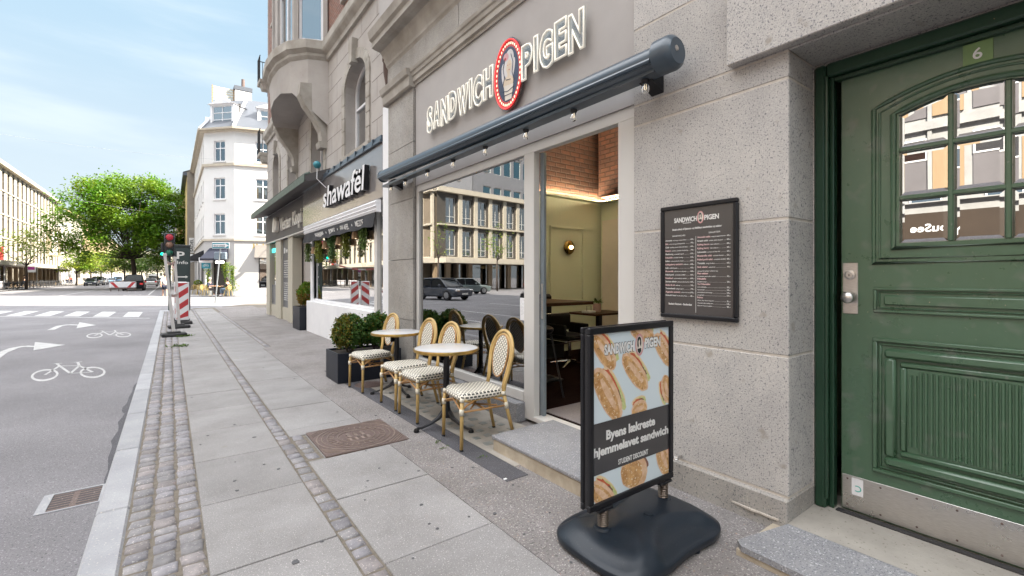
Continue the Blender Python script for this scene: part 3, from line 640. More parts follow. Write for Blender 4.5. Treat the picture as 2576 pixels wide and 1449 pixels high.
m = MB(); m.box(5.35, 6.25, 5.0, 5.65, .81, .84, .004); m.build('tabletop', woodt, t_); m = MB(); m.box(5.76, 5.84, 5.29, 5.37, .10, .81, .004); m.box(5.55, 6.05, 5.28, 5.38, .08, .10, .004); m.box(5.75, 5.85, 5.1, 5.56, .08, .10, .004); m.build('leg', blackm, t_)
t_ = thing('plant_pot', 'green leafed plant in a pink cylinder pot on the dark table inside', 'plant', (5.72, 5.3, .84))
pinkp = pm('pink_ceramic', (.55, .38, .34), None, 4, .4)
m = MB(); m.lathe([(.001, 0), (.055, 0), (.068, .015), (.07, .14), (.06, .14), (.058, .125), (.001, .12)], (5.72, 5.3, .84), 24); m.build('pot', pinkp, t_, smooth='auto')
m = MB(); pr = random.Random(2)
for i in range(16):
    q = pr.uniform(0, 6.28); e = pr.uniform(.25, 1.2); L = pr.uniform(.06, .12); c0 = Vector((5.72, 5.3, .96)); d = Vector((math.cos(q) * math.cos(e), math.sin(q) * math.cos(e), math.sin(e))); sd = Vector((-math.sin(q), math.cos(q), 0)) * .028; mid = c0 + d * L
    m.t = pr.uniform(.5, 1.1); m.add([c0 + d * L * .4, mid + sd, c0 + d * L * 1.5 + Vector((0, 0, -.015)), mid - sd], [(0, 1, 2, 3)])
m.build('leaves', leafm, t_)
t_ = thing('napkin_holder', 'white napkin stack with a black wire loop on the dark table inside', 'napkin holder', (5.55, 5.3, .84))
m = MB(); m.box(5.46, 5.63, 5.24, 5.40, .842, .872, .004); m.build('napkins', white, t_); m = MB(); m.tube([(5.50, 5.32, .872), (5.50, 5.32, .95), (5.60, 5.32, .95), (5.60, 5.32, .872)], .004, 6); m.build('wire_loop', blackm, t_)
# swivel chair
ch = thing('swivel_chair', 'black leather swivel chair with chrome star base on the dark shop floor', 'chair', (4.85, 5.05, .078))
m = MB(); m.box(4.62, 5.08, 4.83, 5.27, .49, .56, .025); m.build('seat', leath, ch); m = MB(); m.box(4.62, 5.08, 5.24, 5.31, .60, .86, .03); m.box(4.60, 4.64, 4.88, 5.3, .56, .72, .015); m.box(5.06, 5.10, 4.88, 5.3, .56, .72, .015); m.build('backrest', leath, ch)
m = MB(); m.tube([(4.6, 4.86, .485), (5.1, 4.86, .485), (5.1, 5.32, .485), (5.1, 5.33, .86), (4.6, 5.33, .86), (4.6, 5.32, .485), (4.6, 4.86, .485)], .011, 8); m.tube([(4.85, 5.05, .17), (4.85, 5.05, .48)], .024, 10)
for i in range(4):
    q = i * math.pi / 2 + .5; e = (4.85 + .3 * math.cos(q), 5.05 + .3 * math.sin(q), .115); m.tube([(4.85, 5.05, .165), e], [.024, .014], 8); m.tube([e, (e[0], e[1], .082)], .014, 8)
m.build('chrome_base', chrome, ch, smooth='auto')
m = thing('bar_table', 'tall dark wood bar table behind the shop window', 'table', (3.9, 4.7, .078)); t_ = m
m = MB(); m.box(3.3, 4.42, 4.15, 5.2, 1.07, 1.11, .004); m.build('tabletop', woodt, t_); m = MB(); m.box(3.82, 3.9, 4.6, 4.68, .1, 1.07); m.box(3.6, 4.12, 4.4, 4.88, .08, .1); m.build('pedestal', blackm, t_)
t_ = thing('bar_stool', 'black bar stool with slanted legs just inside the shop doorway', 'stool', (3.65, 3.9, .078))
m = MB(); m.lathe([(.001, 0), (.18, 0), (.2, .02), (.2, .05), (.17, .07), (.001, .07)], (3.30, 3.98, .80), 24); m.build('seat', leath, t_, smooth='auto')
for dx_, dy_ in ((-1, -1), (1, -1), (1, 1), (-1, 1)):
    m = MB(); m.tube([(3.30 + dx_ * .12, 3.98 + dy_ * .12, .80), (3.30 + dx_ * .22, 3.98 + dy_ * .22, .08)], .011, 8); m.build('leg', blackm, t_)
m = MB(); m.tube([(3.30 + dx_ * .19, 3.98 + dy_ * .19, .3) for dx_, dy_ in ((-1, -1), (1, -1), (1, 1), (-1, 1))], .007, 6, True); m.build('footrest', blackm, t_)
t_ = thing('bench_seat', 'black leather high-backed bench along the sage wall inside the shop', 'bench', (5.0, 5.9, .078))
m = MB(); m.box(4.2, 5.4, 5.62, 6.1, .3, .52, .03); m.build('seat', leath, t_); m = MB(); m.box(4.2, 5.35, 5.98, 6.12, .52, 1.13, .04); m.build('backrest', leath, t_); m = MB(); m.box(4.25, 5.35, 5.7, 6.08, .08, .3); m.build('base', blackm, t_)
t_ = thing('dining_chair', 'black curved chair half seen behind the dark table inside the shop', 'chair', (6.35, 5.1, .078))
m = MB(); m.box(6.2, 6.6, 4.9, 5.3, .48, .52, .02); m.build('seat', leath, t_); m = MB(); m.tube([(6.25 + .0, 4.92, .85), (6.5, 4.9, .93), (6.62, 5.1, .95), (6.5, 5.3, .93)], .04, 8); m.build('backrest', leath, t_, smooth='auto')
for a, b in ((6.23, 4.93), (6.57, 4.93), (6.57, 5.27), (6.23, 5.27)): m = MB(); m.tube([(a, b, .48), (a, b, .08)], .012, 6); m.build('leg', blackm, t_)
# notice on the window (its printed square code is left out)
m = MB(); m.T = FS(2.838); m.box(-3.67, -3.578, -.0012, 0, .99, 1.215); m.T = None
nt_ = tag(m.build('notice', white), 'white printed notice taped inside the corner of the shop window', 'notice')
m = MB(); T_ = FS(2.8366)
inkm = pm('grey_ink', (.25, .25, .26), None, 5, .7)
m.T = T_
for i in range(16):
    q0, q1 = 2 * math.pi * i / 16, 2 * math.pi * (i + 1) / 16; m.add([(-3.622 + r_ * math.cos(q), 0, 1.175 + r_ * math.sin(q)) for r_, q in ((.022, q0), (.024, q0), (.024, q1), (.022, q1))], [(0, 1, 2, 3)])
for i in range(7): m.add([(-3.66, 0, 1.13 - i * .014), (-3.66 + (.05 if i % 3 else .035), 0, 1.13 - i * .014), (-3.66 + (.05 if i % 3 else .035), 0, 1.132 - i * .014), (-3.66, 0, 1.132 - i * .014)], [(0, 1, 2, 3)])
m.T = None; m.build('print', inkm, nt_)
# ------------------------------------------------------------------ illuminated name sign
ns = thing('neon_sign', 'warm white outline letters reading SANDWICH PIGEN with a red oval badge above the awning', 'sign', (2.74, 3.9, 3.35))
neon = emit('neon_tube', (.84, .80, .70), .075); neonr = emit('red_neon_tube', (.75, .05, .05), .25)
acryl = glassmat('clear_acrylic', (.86, .87, .88), .12, .2)
def outline(mb, txt, s0, s1, z, h, T, bev, y):
    cu = bpy.data.curves.new('t', 'FONT'); cu.body = txt; cu.size = 1; cu.offset = .055; cu.fill_mode = 'NONE'; cu.bevel_depth = bev / h * .73; cu.bevel_resolution = 1; cu.resolution_u = 3; cu.space_character = .93
    o = bpy.data.objects.new('t', cu); col.objects.link(o); dg = bpy.context.evaluated_depsgraph_get(); me = bpy.data.meshes.new_from_object(o.evaluated_get(dg))
    vs = [tuple(v.co) for v in me.vertices]; fs = [tuple(p.vertices) for p in me.polygons]; bpy.data.objects.remove(o); bpy.data.curves.remove(cu); bpy.data.meshes.remove(me)
    x0 = min(v[0] for v in vs); x1 = max(v[0] for v in vs); k = h / .73; kx = (s1 - s0) / (x1 - x0); old = mb.T; mb.T = T
    mb.add([(s0 + (v[0] - x0) * kx, -y - v[2] * k, z + v[1] * k) for v in vs], fs); mb.T = old
NT = FS(2.80)
for txt, a, b in (('SANDWICH', -5.57, -4.0), ('PIGEN', -3.53, -2.67)):
    x = a; n_ = len(txt); wts = {'W': 1.35, 'I': .42, 'M': 1.3, 'S': .9, 'P': .95, 'E': .9}; tot = sum(wts.get(c_, 1.05) for c_ in txt)
    for i, c_ in enumerate(txt):
        wd = (b - a) * wts.get(c_, 1.05) / tot; dz = (.012 if i % 2 else -.006)
        m = MB(); outline(m, c_, x + .012, x + wd - .006, 3.355 + dz, .30, NT, .0115, .062); L_ = m.build('letter', neon, ns, smooth=True)
        m = MB(); addtext(m, c_, x + .002, x + wd + .004, 3.345 + dz, .32, FS(2.745), .05, ext=.003); m.build('backing', acryl, L_)
        x += wd
yc, zc, ry, rz_ = 3.745, 3.475, .228, .345
def oval(mb, x, a0, b0, a1, b1, n=48, th=.002):
    for i in range(n):
        q0, q1 = 2 * math.pi * i / n, 2 * math.pi * (i + 1) / n
        mb.add([(x, yc + a * math.cos(q), zc + b * math.sin(q)) for a, b, q in ((a0, b0, q0), (a1, b1, q0), (a1, b1, q1), (a0, b0, q1))], [(0, 1, 2, 3)])
def disc(mb, x, cy, cz, a, b, n=32, rot=0): mb.add([(x, cy + a * math.cos(q) * math.cos(rot) - b * math.sin(q) * math.sin(rot), cz + a * math.cos(q) * math.sin(rot) + b * math.sin(q) * math.cos(rot)) for q in [2 * math.pi * i / n for i in range(n)]], [tuple(range(n))])
redp = pm('badge_red', (.55, .06, .06), None, 5, .4); cream = pm('badge_cream', (.72, .66, .58), None, 5, .4); navy = pm('badge_navy', (.04, .06, .11), None, 5, .4); hairc = pm('badge_pale_hair', (.62, .60, .60), None, 5, .4); skinb = pm('badge_skin', (.68, .56, .42), None, 5, .4)
m = MB(); m.lathe([(.001, 0), (1, 0), (1, .02), (.001, .02)], (0, 0, 0), 48, 'x'); m.v = [(2.745 + v[0], yc + v[1] * (ry + .02), zc + v[2] * (rz_ + .02)) for v in m.v]; bd = m.build('badge', acryl, ns)
m = MB(); oval(m, 2.742, ry * .78, rz_ * .80, ry, rz_); m.build('red_band', redp, bd)
m = MB(); m.tube([(2.735, yc + ry * math.cos(2 * math.pi * i / 48), zc + rz_ * math.sin(2 * math.pi * i / 48)) for i in range(48)], .008, 6, True); m.build('red_rim', neonr, bd)
m = MB()
for i in range(38):
    q = 2 * math.pi * i / 38; disc(m, 2.740, yc + ry * .885 * math.cos(q), zc + rz_ * .895 * math.sin(q), .0105, .014, 10)
m.build('dots', emit('badge_dots', (1, .72, .5), .3), bd)
m = MB(); disc(m, 2.7425, yc, zc, ry * .78, rz_ * .80); m.build('badge_ground', navy, bd)
m = MB(); disc(m, 2.7415, yc - .01, zc + .12, .085, .125, rot=.2); disc(m, 2.7414, yc + .045, zc - .02, .06, .16, rot=-.25); disc(m, 2.7413, yc - .07, zc + .02, .035, .12, rot=.3); m.build('figure_hair', hairc, bd)
m = MB(); disc(m, 2.7405, yc - .015, zc + .075, .045, .066, rot=.15); disc(m, 2.7404, yc - .01, zc, .022, .05); disc(m, 2.7403, yc - .005, zc - .085, .085, .07, rot=.1); m.build('figure_skin', skinb, bd)
m = MB(); m.add([(2.7398, yc + .07, zc - .10), (2.7398, yc - .09, zc - .12), (2.7398, yc - .06, zc - .26), (2.7398, yc + .05, zc - .255)], [(0, 1, 2, 3)]); m.build('figure_blouse', cream, bd)
m = MB(); disc(m, 2.7396, yc - .02, zc + .042, .012, .005); disc(m, 2.7396, yc - .033, zc + .09, .007, .004); disc(m, 2.7396, yc + .002, zc + .092, .007, .004); disc(m, 2.7396, yc + .05, zc + .17, .02, .014); m.build('figure_features', redp, bd)
pinkh = pm('badge_pink', (.62, .33, .34), None, 5, .4)
m = MB(); disc(m, 2.7399, yc + .035, zc + .185, .045, .04, rot=.4); m.build('figure_hat', pinkh, bd)
m = MB()
for P_ in ([(.05, .17), (.085, .08), (.06, -.02), (.09, -.10)], [(-.05, .19), (-.085, .10), (-.07, .0), (-.10, -.08)], [(.06, .0), (.03, -.05), (-.04, -.06)], [(-.10, -.15), (0, -.17), (.09, -.15)], [(-.08, -.21), (.07, -.20)]): m.tube([(2.739, yc + a, zc + b) for a, b in P_], .0035, 5)
m.build('figure_outline', navy, bd)
# ------------------------------------------------------------------ awning cassette
aw = thing('awning_cassette', 'long anthracite rolled awning cassette across the sandwich shop front', 'awning', (2.6, 4.2, 2.9))
def cz(y): return 2.862 + (y - 1.8) * .017
prof = []
for i in range(28):
    q = 2 * math.pi * i / 28; rr_ = .086 if not (3.6 < q < 5.6) else .076; prof.append((rr_ * math.cos(q), rr_ * math.sin(q)))
m = MB(); n = len(prof); ya, yb = 1.84, 6.72
m.add([(2.585 + p[0], ya, cz(ya) + p[1]) for p in prof] + [(2.585 + p[0], yb, cz(yb) + p[1]) for p in prof], [(i, (i + 1) % n, n + (i + 1) % n, n + i) for i in range(n)] + [tuple(range(n, 2 * n))])
m.build('housing', awn, aw, smooth='auto')
m = MB(); m.tube([(2.50, 1.85, cz(1.85) - .035), (2.50, 6.72, cz(6.72) - .035)], .018, 8); m.box(2.55, 2.66, 1.86, 6.7, 2.775, 2.80); m.build('front_rail', awn, aw)
for yy, sg in ((1.84, -1), (6.72, 1)):
    m = MB(); R_ = .112 if sg < 0 else .09; D_ = .135 if sg < 0 else .03
    m.lathe([(.001, sg * D_), (R_ * .72, sg * D_), (R_ * .93, sg * (D_ - .02)), (R_, sg * (D_ - .045 if sg < 0 else .012)), (R_, 0), (.001, 0)] if sg < 0 else [(.001, 0), (R_, 0), (R_, .015), (R_ * .85, .03), (.001, .03)], (2.585, yy, cz(yy)), 32, 'y', 1, 1)
    m.build('end_cap', awn, aw, smooth='auto')
m = MB(); m.lathe([(.001, -.138), (.018, -.138), (.018, -.13), (.001, -.13)], (2.57, 1.84, cz(1.84) + .01), 16, 'y'); m.build('crank_socket', steel, aw)
for yy in (1.98, 6.45):
    m = MB(); m.prism([(2.56, 2.80), (2.72, 2.74), (2.80, 2.70), (2.80, 2.88), (2.62, 2.86)], yy - .04, yy + .06, 'y'); m.build('bracket', black, aw)
# festoon lights
cb = MB(); pts = []
by = [1.977, 2.674, 3.294, 3.97, 4.645, 5.298, 5.986, 6.50]
for i in range(len(by) - 1):
    for k_ in range(8):
        t = k_ / 8; pts.append((2.615, by[i] + (by[i + 1] - by[i]) * t, 2.822 - .02 * math.sin(math.pi * t)))
pts.append((2.615, by[-1], 2.822)); cb.tube(pts, .004, 6); tag(cb.build('light_cable', blackm), 'thin black cable of the bulb string clipped under the awning cassette', 'cable')
names = ['nearest bulb of the string at the thick end of the awning cassette', 'bulb of the string hanging over the open shop doorway', 'bulb of the string over the white post between doorway and window', 'bulb of the string under the oval badge side of the window', 'bulb of the string over the middle of the shop window', 'bulb of the string over the far part of the shop window', 'bulb of the string beside the white security camera', 'last small bulb hanging at the far tip of the awning']
b0 = thing('light_bulb', 'clear glass ' + names[0], 'light bulb', (2.615, by[0], 2.822), 0, 'bulbs strung below the awning')
m = MB(); m.lathe([(.001, .0), (.012, 0), (.014, -.012), (.02, -.016), (.021, -.05), (.018, -.054), (.001, -.054)], (0, 0, 0), 16); m.tube([(0, -.025, 0), (0, .025, 0)], .006, 6); m.build('socket', blackm, b0, True, True)
m = MB(); m.lathe([(.013, -.052), (.016, -.06), (.022, -.078), (.0225, -.092), (.017, -.107), (.008, -.113), (.001, -.114)], (0, 0, 0), 20); m.build('glass_globe', bulbg, b0, True, True)
m = MB(); m.tube([(0, -.006, -.06), (.0, -.006, -.09), (0, .006, -.09), (0, .006, -.06)], .0016, 5); m.build('filament', emit('filament', (1, .85, .6), .25), b0, False, True)
b0.scale = (1.3, 1.3, 1.25)
for i in range(1, 8): dup(b0, (2.615, by[i], 2.822), 0, 'clear glass ' + names[i])
# security camera
sc_ = thing('security_camera', 'white dome security camera under the far end of the awning', 'camera', (2.76, 6.2, 2.8))
m = MB(); m.lathe([(.001, 0), (.05, 0), (.055, -.02), (.055, -.09), (.05, -.11), (.001, -.11)], (2.765, 6.12, 2.82), 24, 'x'); m.build('housing', white, sc_, smooth='auto'); m = MB(); m.ball((2.66, 6.10, 2.805), .042, 16, 10); m.build('eyeball', white, sc_, smooth=True); m = MB(); m.lathe([(.001, 0), (.024, 0), (.024, .012), (.001, .012)], (2.615, 6.08, 2.80), 16, 'x'); m.build('lens', black, sc_)
# ------------------------------------------------------------------ menu board on the granite
mb_ = thing('menu_board', 'black framed menu poster of sandwiches screwed to the granite between shop and green door', 'menu board', (2.77, 1.68, 1.14))
Y0m, Y1m, Z0m, Z1m = 1.405, 1.948, 1.147, 1.905; fw = .028
m = MB(); m.box(2.738, 2.768, Y0m, Y1m, Z0m, Z0m + fw, .006); m.box(2.738, 2.768, Y0m, Y1m, Z1m - fw, Z1m, .006); m.box(2.738, 2.768, Y0m, Y0m + fw, Z0m + fw, Z1m - fw, .006); m.box(2.738, 2.768, Y1m - fw, Y1m, Z0m + fw, Z1m - fw, .006); m.build('frame', black, mb_)
darkp = pm('menu_print_ground', (.060, .056, .055), (.055, .05, .05), 2, .22, coat=.25)
m = MB(); m.box(2.75, 2.766, Y0m + fw, Y1m - fw, Z0m + fw, Z1m - fw); pa = m.build('print', darkp, mb_)
MT = FS(2.7495); S0 = -(Y1m - fw); W_ = Y1m - Y0m - 2 * fw
inkw = pm('white_ink', (.78, .77, .75), None, 5, .5); inkp = pm('pink_ink', (.80, .56, .56), None, 5, .5)
mw, mp_ = MB(), MB()
def tx(mbb, t, a, b, z, h, bold=.01, shear=0, fit=True, align='LEFT'): return addtext(mbb, t, S0 + a * W_, S0 + b * W_, z, h, MT, bold, shear, .0006, fit, align)
tx(mw, 'SANDWICH', .16, .50, 1.79, .032, .03); tx(mw, 'PIGEN', .61, .81, 1.79, .032, .03); tx(mw, 'The Sandwich Bar', .29, .42, 1.779, .008)
tx(mw, 'Bredt udvalg af hjemme- og friskbagt sandwiches og salater', .13, .85, 1.738, .013, .018, .2)
tx(mw, 'SANDWICHES', .13, .33, 1.696, .010, 0); tx(mw, 'SALATER', .67, .83, 1.702, .010, 0)
LF = [('Avocado', 'm/cottage, tomat & lime', 60, 0), ('Brie', 'm/ruccola og pebertapenade', 70, 1), ('Club', 'm/kylling, bacon & karrydressing', 65, 0), ('Fetaost', 'm/oliven, tomater & pebertap', 70, 1), ('Flæskesteg', 'm/rødkål & agurk', 65, 0), ('Frikadelle', 'm/rødkål dressing', 65, 1), ('Italien', 'm/mozzarella & serrano', 65, 0), ('Kyllingekarry sandwich', 'm/bacon', 65, 1), ('Laks', 'm/dild & pesto', 65, 0), ('Mozzarella', 'm/frisk tomat & pesto', 60, 1), ('Pulled pork', 'm/coleslaw & BBQ', 65, 0), ('Roastbeef', 'm/remoulade & ristede', 65, 1), ('Serrano skinke', 'm/mozzarella & pesto', 65, 0), ('Skinke & ost', 'm/senap', 70, 1), ('Tunsandwich', 'm/løg & agurk', 70, 0), ('Æggesalat sandwich', 'm/bacon & karry', 70, 1), ('Glutenfri brød', 'til alle sandwiches', 8, 0)]
z = 1.668
for a, b, p, c_ in LF:
    e = tx(mp_ if c_ else mw, a, .02, 0, z, .0105, .012, 0, False); e2 = (e - S0) / W_
    f = addtext(mw, b, e + .006, 0, z, .0075, MT, 0, .35, .0006, False); addtext(mw, '.' * max(3, int((S0 + .40 * W_ - f) / .0026)), f + .003, S0 + .405 * W_, z, .0075, MT, 0, 0, .0006); tx(mw, '%d,-' % p, .41, .465, z, .009, .01); z -= .0234
RT = [('Avocado salat', 'm/æg & ristede kerner', 65, 1), ('Græsk salat', 'm/feta, oliven & agurk', 65, 0), ('Kylling bacon', 'Salat m/bacon', 65, 1), ('Kylling karry', 'Salat m/bacon', 65, 1), ('Laksesalat', 'm/citron & frisk dild', 65, 0), ('Mozzarella salat', 'm/tomat & pesto', 65, 1), ('Pulled pork salat', 'm/coleslaw & BBQ', 65, 1), ('Tunsalat', 'm/æg & oliven', 65, 0), ('Små salater', 'uden brød', 40, 1), ('', 'Avocado & tomater m/kerner æg', 0, 0), ('Plain salater', '', 0, 1), ('', 'm/coleslaw, pasta eller rødkål', 35, 0), ('Frikadelle', '', 0, 1), ('', 'Frisklavet to go', 20, 0), ('To Frikadeller', '', 0, 1), ('', 'm/kartoffelsalat', 55, 0), ('', 'm/pastasalat', 55, 0), ('', 'm/rødkålsalat & dressing', 55, 0), ('', 'm/rugbrød', 55, 0), ('Extras', '', 0, 1), ('', 'Oliven, feta, bacon, æg mm', 5, 0), ('', 'Avocado, laks, kylling mm', 10, 0), ('', 'Glutenfri brød til salaten', 8, 0)]
z = 1.676
for a, b, p, c_ in RT:
    e = S0 + .51 * W_
    if a: e = addtext(mp_ if c_ else mw, a, e, 0, z, .0115, MT, .012, 0, .0006, False) + .006
    if b: e = addtext(mw, b, e, 0, z, .0075, MT, 0, .35, .0006, False)
    if p: addtext(mw, '.' * max(3, int((S0 + .905 * W_ - e) / .0026)), e + .003, S0 + .905 * W_, z, .0075, MT, 0, 0, .0006); tx(mw, '%d,-' % p, .915, .965, z, .009, .01)
    z -= .0242 if a and p and b else .0172
tx(mw, 'Student Discount - Studierabat', .07, .43, 1.235, .013, .018)
mw.T = MT; mw.box(S0 + .485 * W_, S0 + .489 * W_, -.0006, 0, 1.19, 1.69); mw.T = None
mw.build('white_text', inkw, pa); mp_.build('pink_text', inkp, pa)
def minibadge(parent, T, sc, zc_, w_, h_):
    q = MB(); q.T = T; q.add([(sc + w_ * math.cos(a), -.0008, zc_ + h_ * math.sin(a)) for a in [i * .2618 for i in range(24)]], [tuple(range(24))]); q.build('badge_oval', pm('badge_rose', (.62, .30, .30), None, 5, .5) if 'badge_rose' not in MATS else MATS['badge_rose'], parent)
    q = MB(); q.T = T; q.add([(sc + w_ * .75 * math.cos(a), -.0012, zc_ + h_ * .8 * math.sin(a)) for a in [i * .2618 for i in range(24)]], [tuple(range(24))]); q.build('badge_field', cream, parent)
    q = MB(); q.T = T
    q.add([(sc + w_ * (x), -.0016, zc_ + h_ * y) for x, y in ((-.5, .5), (-.35, .68), (0, .75), (.3, .6), (.38, .2), (.3, -.2), (.05, .05), (.1, .35), (-.1, .5), (-.25, .3), (-.2, -.1), (-.4, -.3), (-.55, 0))], [tuple(range(13))])
    q.add([(sc + w_ * (x), -.0016, zc_ + h_ * y) for x, y in ((-.5, -.35), (.35, -.3), (.4, -.6), (0, -.8), (-.4, -.6))], [tuple(range(5))]); q.build('badge_figure', blackm, parent)
minibadge(pa, MT, S0 + .555 * W_, 1.81, .024, .04)
# small steel eye bolt in the granite joint
m = MB(); m.tube([(2.70 + .018 * math.cos(q * .5236), 1.80 + .02 * math.sin(q * .5236), .215) for q in range(12)], .005, 6, True); m.tube([(2.72, 1.80, .215), (2.77, 1.80, .215)], .006, 6); tag(m.build('eye_bolt', steel), 'small steel ring bolt in the low granite joint beside the sign', 'ring bolt')
# ------------------------------------------------------------------ cane chairs
weave, wnt, wb = newmat('cream_weave')
tcn = wnt.nodes.new('ShaderNodeTexCoord'); mpn = wnt.nodes.new('ShaderNodeMapping'); wnt.links.new(tcn.outputs['UV'], mpn.inputs['Vector'])
bt = wnt.nodes.new('ShaderNodeTexBrick'); bt.offset = .5; bt.inputs['Scale'].default_value = 1; bt.inputs['Brick Width'].default_value = .036; bt.inputs['Row Height'].default_value = .0245; bt.inputs['Mortar Size'].default_value = .0055; bt.inputs['Mortar Smooth'].default_value = .05
bt.inputs['Color1'].default_value = (.03, .03, .028, 1); bt.inputs['Color2'].default_value = (.05, .05, .045, 1); bt.inputs['Mortar'].default_value = (.74, .70, .61, 1)
wnt.links.new(mpn.outputs[0], bt.inputs['Vector']); wnt.links.new(bt.outputs['Color'], wb.inputs['Base Color']); wb.inputs['Roughness'].default_value = .55
bpn = wnt.nodes.new('ShaderNodeBump'); bpn.inputs['Strength'].default_value = .5; bpn.inputs['Distance'].default_value = .003; bpn.invert = True; wnt.links.new(bt.outputs['Fac'], bpn.inputs['Height']); wnt.links.new(bpn.outputs['Normal'], wb.inputs['Normal'])
def uvmap(o, fn):
    me = o.data; uv = me.uv_layers.new(name='UVMap')
    for pl in me.polygons:
        for li in pl.loop_indices: uv.data[li].uv = fn(me.vertices[me.loops[li].vertex_index].co, pl.normal)
def make_chair(label):
    # origin at the middle of the seat on the ground; front is local -x, width along y
    t = thing('cane_chair', label, 'chair', (0, 0, 0), 0, 'cane bistro chairs outside the sandwich shop')
    hw = .205
    seat_pts = []
    for i in range(32):                      # rounded seat, wider at the front
        q = 2 * math.pi * i / 32; c_, s_ = math.cos(q), math.sin(q); e = .42
        x = .215 * math.copysign(abs(c_) ** e, c_); y = .215 * math.copysign(abs(s_) ** e, s_); y *= 1 - .12 * (x + .215) / .43; seat_pts.append((x - .01, y))
    m = MB(); n = 32; R3 = [(1.0, .405), (1.015, .42), (1.01, .445), (.96, .458), (.8, .462), (.5, .458), (.02, .455)]; vs = []
    for k, z in R3: vs += [(p[0] * k, p[1] * k, z - (.012 * max(0, (-p[0] * k - .17) / .05) if z > .43 else 0)) for p in seat_pts]
    fs = [(i * n + k, i * n + (k + 1) % n, (i + 1) * n + (k + 1) % n, (i + 1) * n + k) for i in range(len(R3) - 1) for k in range(n)] + [tuple(range(n))[::-1]]
    m.add(vs, fs); o = m.build('seat', weave, t, True, True); uvmap(o, lambda c, nn: (c.x, c.z) if abs(nn.y) > .7 else (c.z, c.y) if abs(nn.x) > .7 else (c.x, c.y))
    m = MB()
    for y in (-hw * .95, hw * .95): m.tube([(-.2, y, .402), (.19, y * .9, .402)], .012, 8)
    m.tube([(-.2, -.19, .400), (-.2, .19, .400)], .012, 8); m.tube([(.19, -.175, .400), (.19, .175, .400)], .012, 8); m.build('seat_frame', bambo, t, True, True)
    for y in (-hw, hw):
        s_ = 1 if y > 0 else -1
        m = MB(); m.tube([(-.205, y * .96, .41), (-.21, y, .3), (-.215, y * 1.02, .012)], [.016, .0155, .0145], 10); m.build('leg', bambo, t, True, True)
        m = MB(); m.tube([(.19, y * .86, .42), (.215, y * .9, .3), (.285, y * 1.0, .012)], [.0165, .016, .0145], 10); m.build('leg', bambo, t, True, True)
        m = MB(); m.tube([(-.215, y * 1.02, 0), (-.215, y * 1.02, .015)], .0155, 10); m.tube([(.285, y * 1.0, 0), (.285, y * 1.0, .015)], .0155, 10); m.build('foot_caps', blackm, t, False, True)
    m = MB()
    for y in (-hw, hw):
        m.tube([(-.21, y, .315), (.21, y * .9, .315)], .0085, 8)
        m.tube([(-.207, y, .335), (-.16, y, .37), (-.09, y * .97, .395)], .008, 6); m.tube([(.208, y * .9, .335), (.15, y * .9, .37), (.09, y * .92, .395)], .008, 6)
    m.tube([(-.21, -hw, .315), (-.21, -.12, .35), (-.205, 0, .385), (-.21, .12, .35), (-.21, hw, .315)], .008, 6)
    m.tube([(0, -hw * .95, .315), (0, hw * .95, .315)], .0085, 8); m.tube([(-.12, -hw * .9, .33), (0, 0, .318), (.12, hw * .9, .33)], .008, 6); m.tube([(-.12, hw * .9, .33), (0, 0, .31), (.12, -hw * .9, .33)], .008, 6)
    m.build('stretchers', bambod, t, True, True)
    m = MB()
    for y in (-hw, hw):
        m.tube([(-.2105, y, .34), (-.2125, y, .29)], .0195, 10); m.tube([(.205, y * .895, .345), (.216, y * .905, .29)], .0205, 10); m.tube([(.185, y * .86, .435), (.187, y * .87, .405)], .021, 10); m.tube([(-.203, y * .95, .425), (-.206, y * .97, .395)], .02, 10)
    m.build('wrappings', wrapm, t, True, True)
    # balloon shaped double back frame on a slight rake
    def bx_(z): return .195 + (z - .42) * .20
    def hoop(w_, zb, zt, k=30):
        P = []
        for i in range(k + 1):
            q = -math.pi / 2 * 1.0 + math.pi * 2 * i / k * 1.0
            P.append(q)
        return P
    def side(w_, z0s, zc_, rz):   # from the seat up one side, over the top, down the other
        P = [(bx_(z0s), -.165, z0s), (bx_(.52), -.162 - (w_ - .18) * .2, .52), (bx_(.60), -(w_ * .93), .60)]
        for i in range(17):
            q = math.pi * i / 16; P.append((bx_(zc_ + rz * math.sin(q)), -w_ * math.cos(q), zc_ + rz * math.sin(q)))
        P += [(bx_(.60), w_ * .93, .60), (bx_(.52), .162 + (w_ - .18) * .2, .52), (bx_(z0s), .165, z0s)]
        return P
    m = MB(); m.tube(side(.205, .40, .73, .205), .0155, 10); m.build('back_frame', bambo, t, True, True)
    m = MB(); m.tube([(p[0] - .004, p[1] * .85, p[2] if p[2] < .6 else .6 + (p[2] - .6) * .91) for p in side(.205, .42, .73, .205)], .011, 8); m.build('back_frame', bambo, t, True, True)
    ov = []
    for i in range(36):
        q = 2 * math.pi * i / 36; z = .715 + .185 * math.sin(q); k_ = 1 - .10 * (1 - math.sin(q)) / 2; ov.append((.138 * math.cos(q) * k_, z))
    m = MB(); m.tube([(bx_(z) - .004, y, z) for y, z in ov], .0085, 8, True); m.build('oval_rim', bambod, t, True, True)
    m = MB(); n = len(ov)
    m.add([(bx_(z) - .010, y, z) for y, z in ov] + [(bx_(z) + .004, y, z) for y, z in ov], [tuple(range(n)), tuple(range(n, 2 * n))[::-1]] + [(i, n + i, n + (i + 1) % n, (i + 1) % n) for i in range(n)])
    o = m.build('backrest', weave, t, False, True); uvmap(o, lambda c, nn: (c.z * 1.0, c.y * 1.0 + .003))
    return t
c0 = make_chair('cane bistro chair nearest the sandwich signboard, set apart at the right of the near table')
c0.location = (2.145, 3.42, .002); c0.rotation_euler = (0, 0, R(-8))
dup(c0, (2.13, 4.32, .002), R(1), 'cane bistro chair right behind the near table with its back against the window')
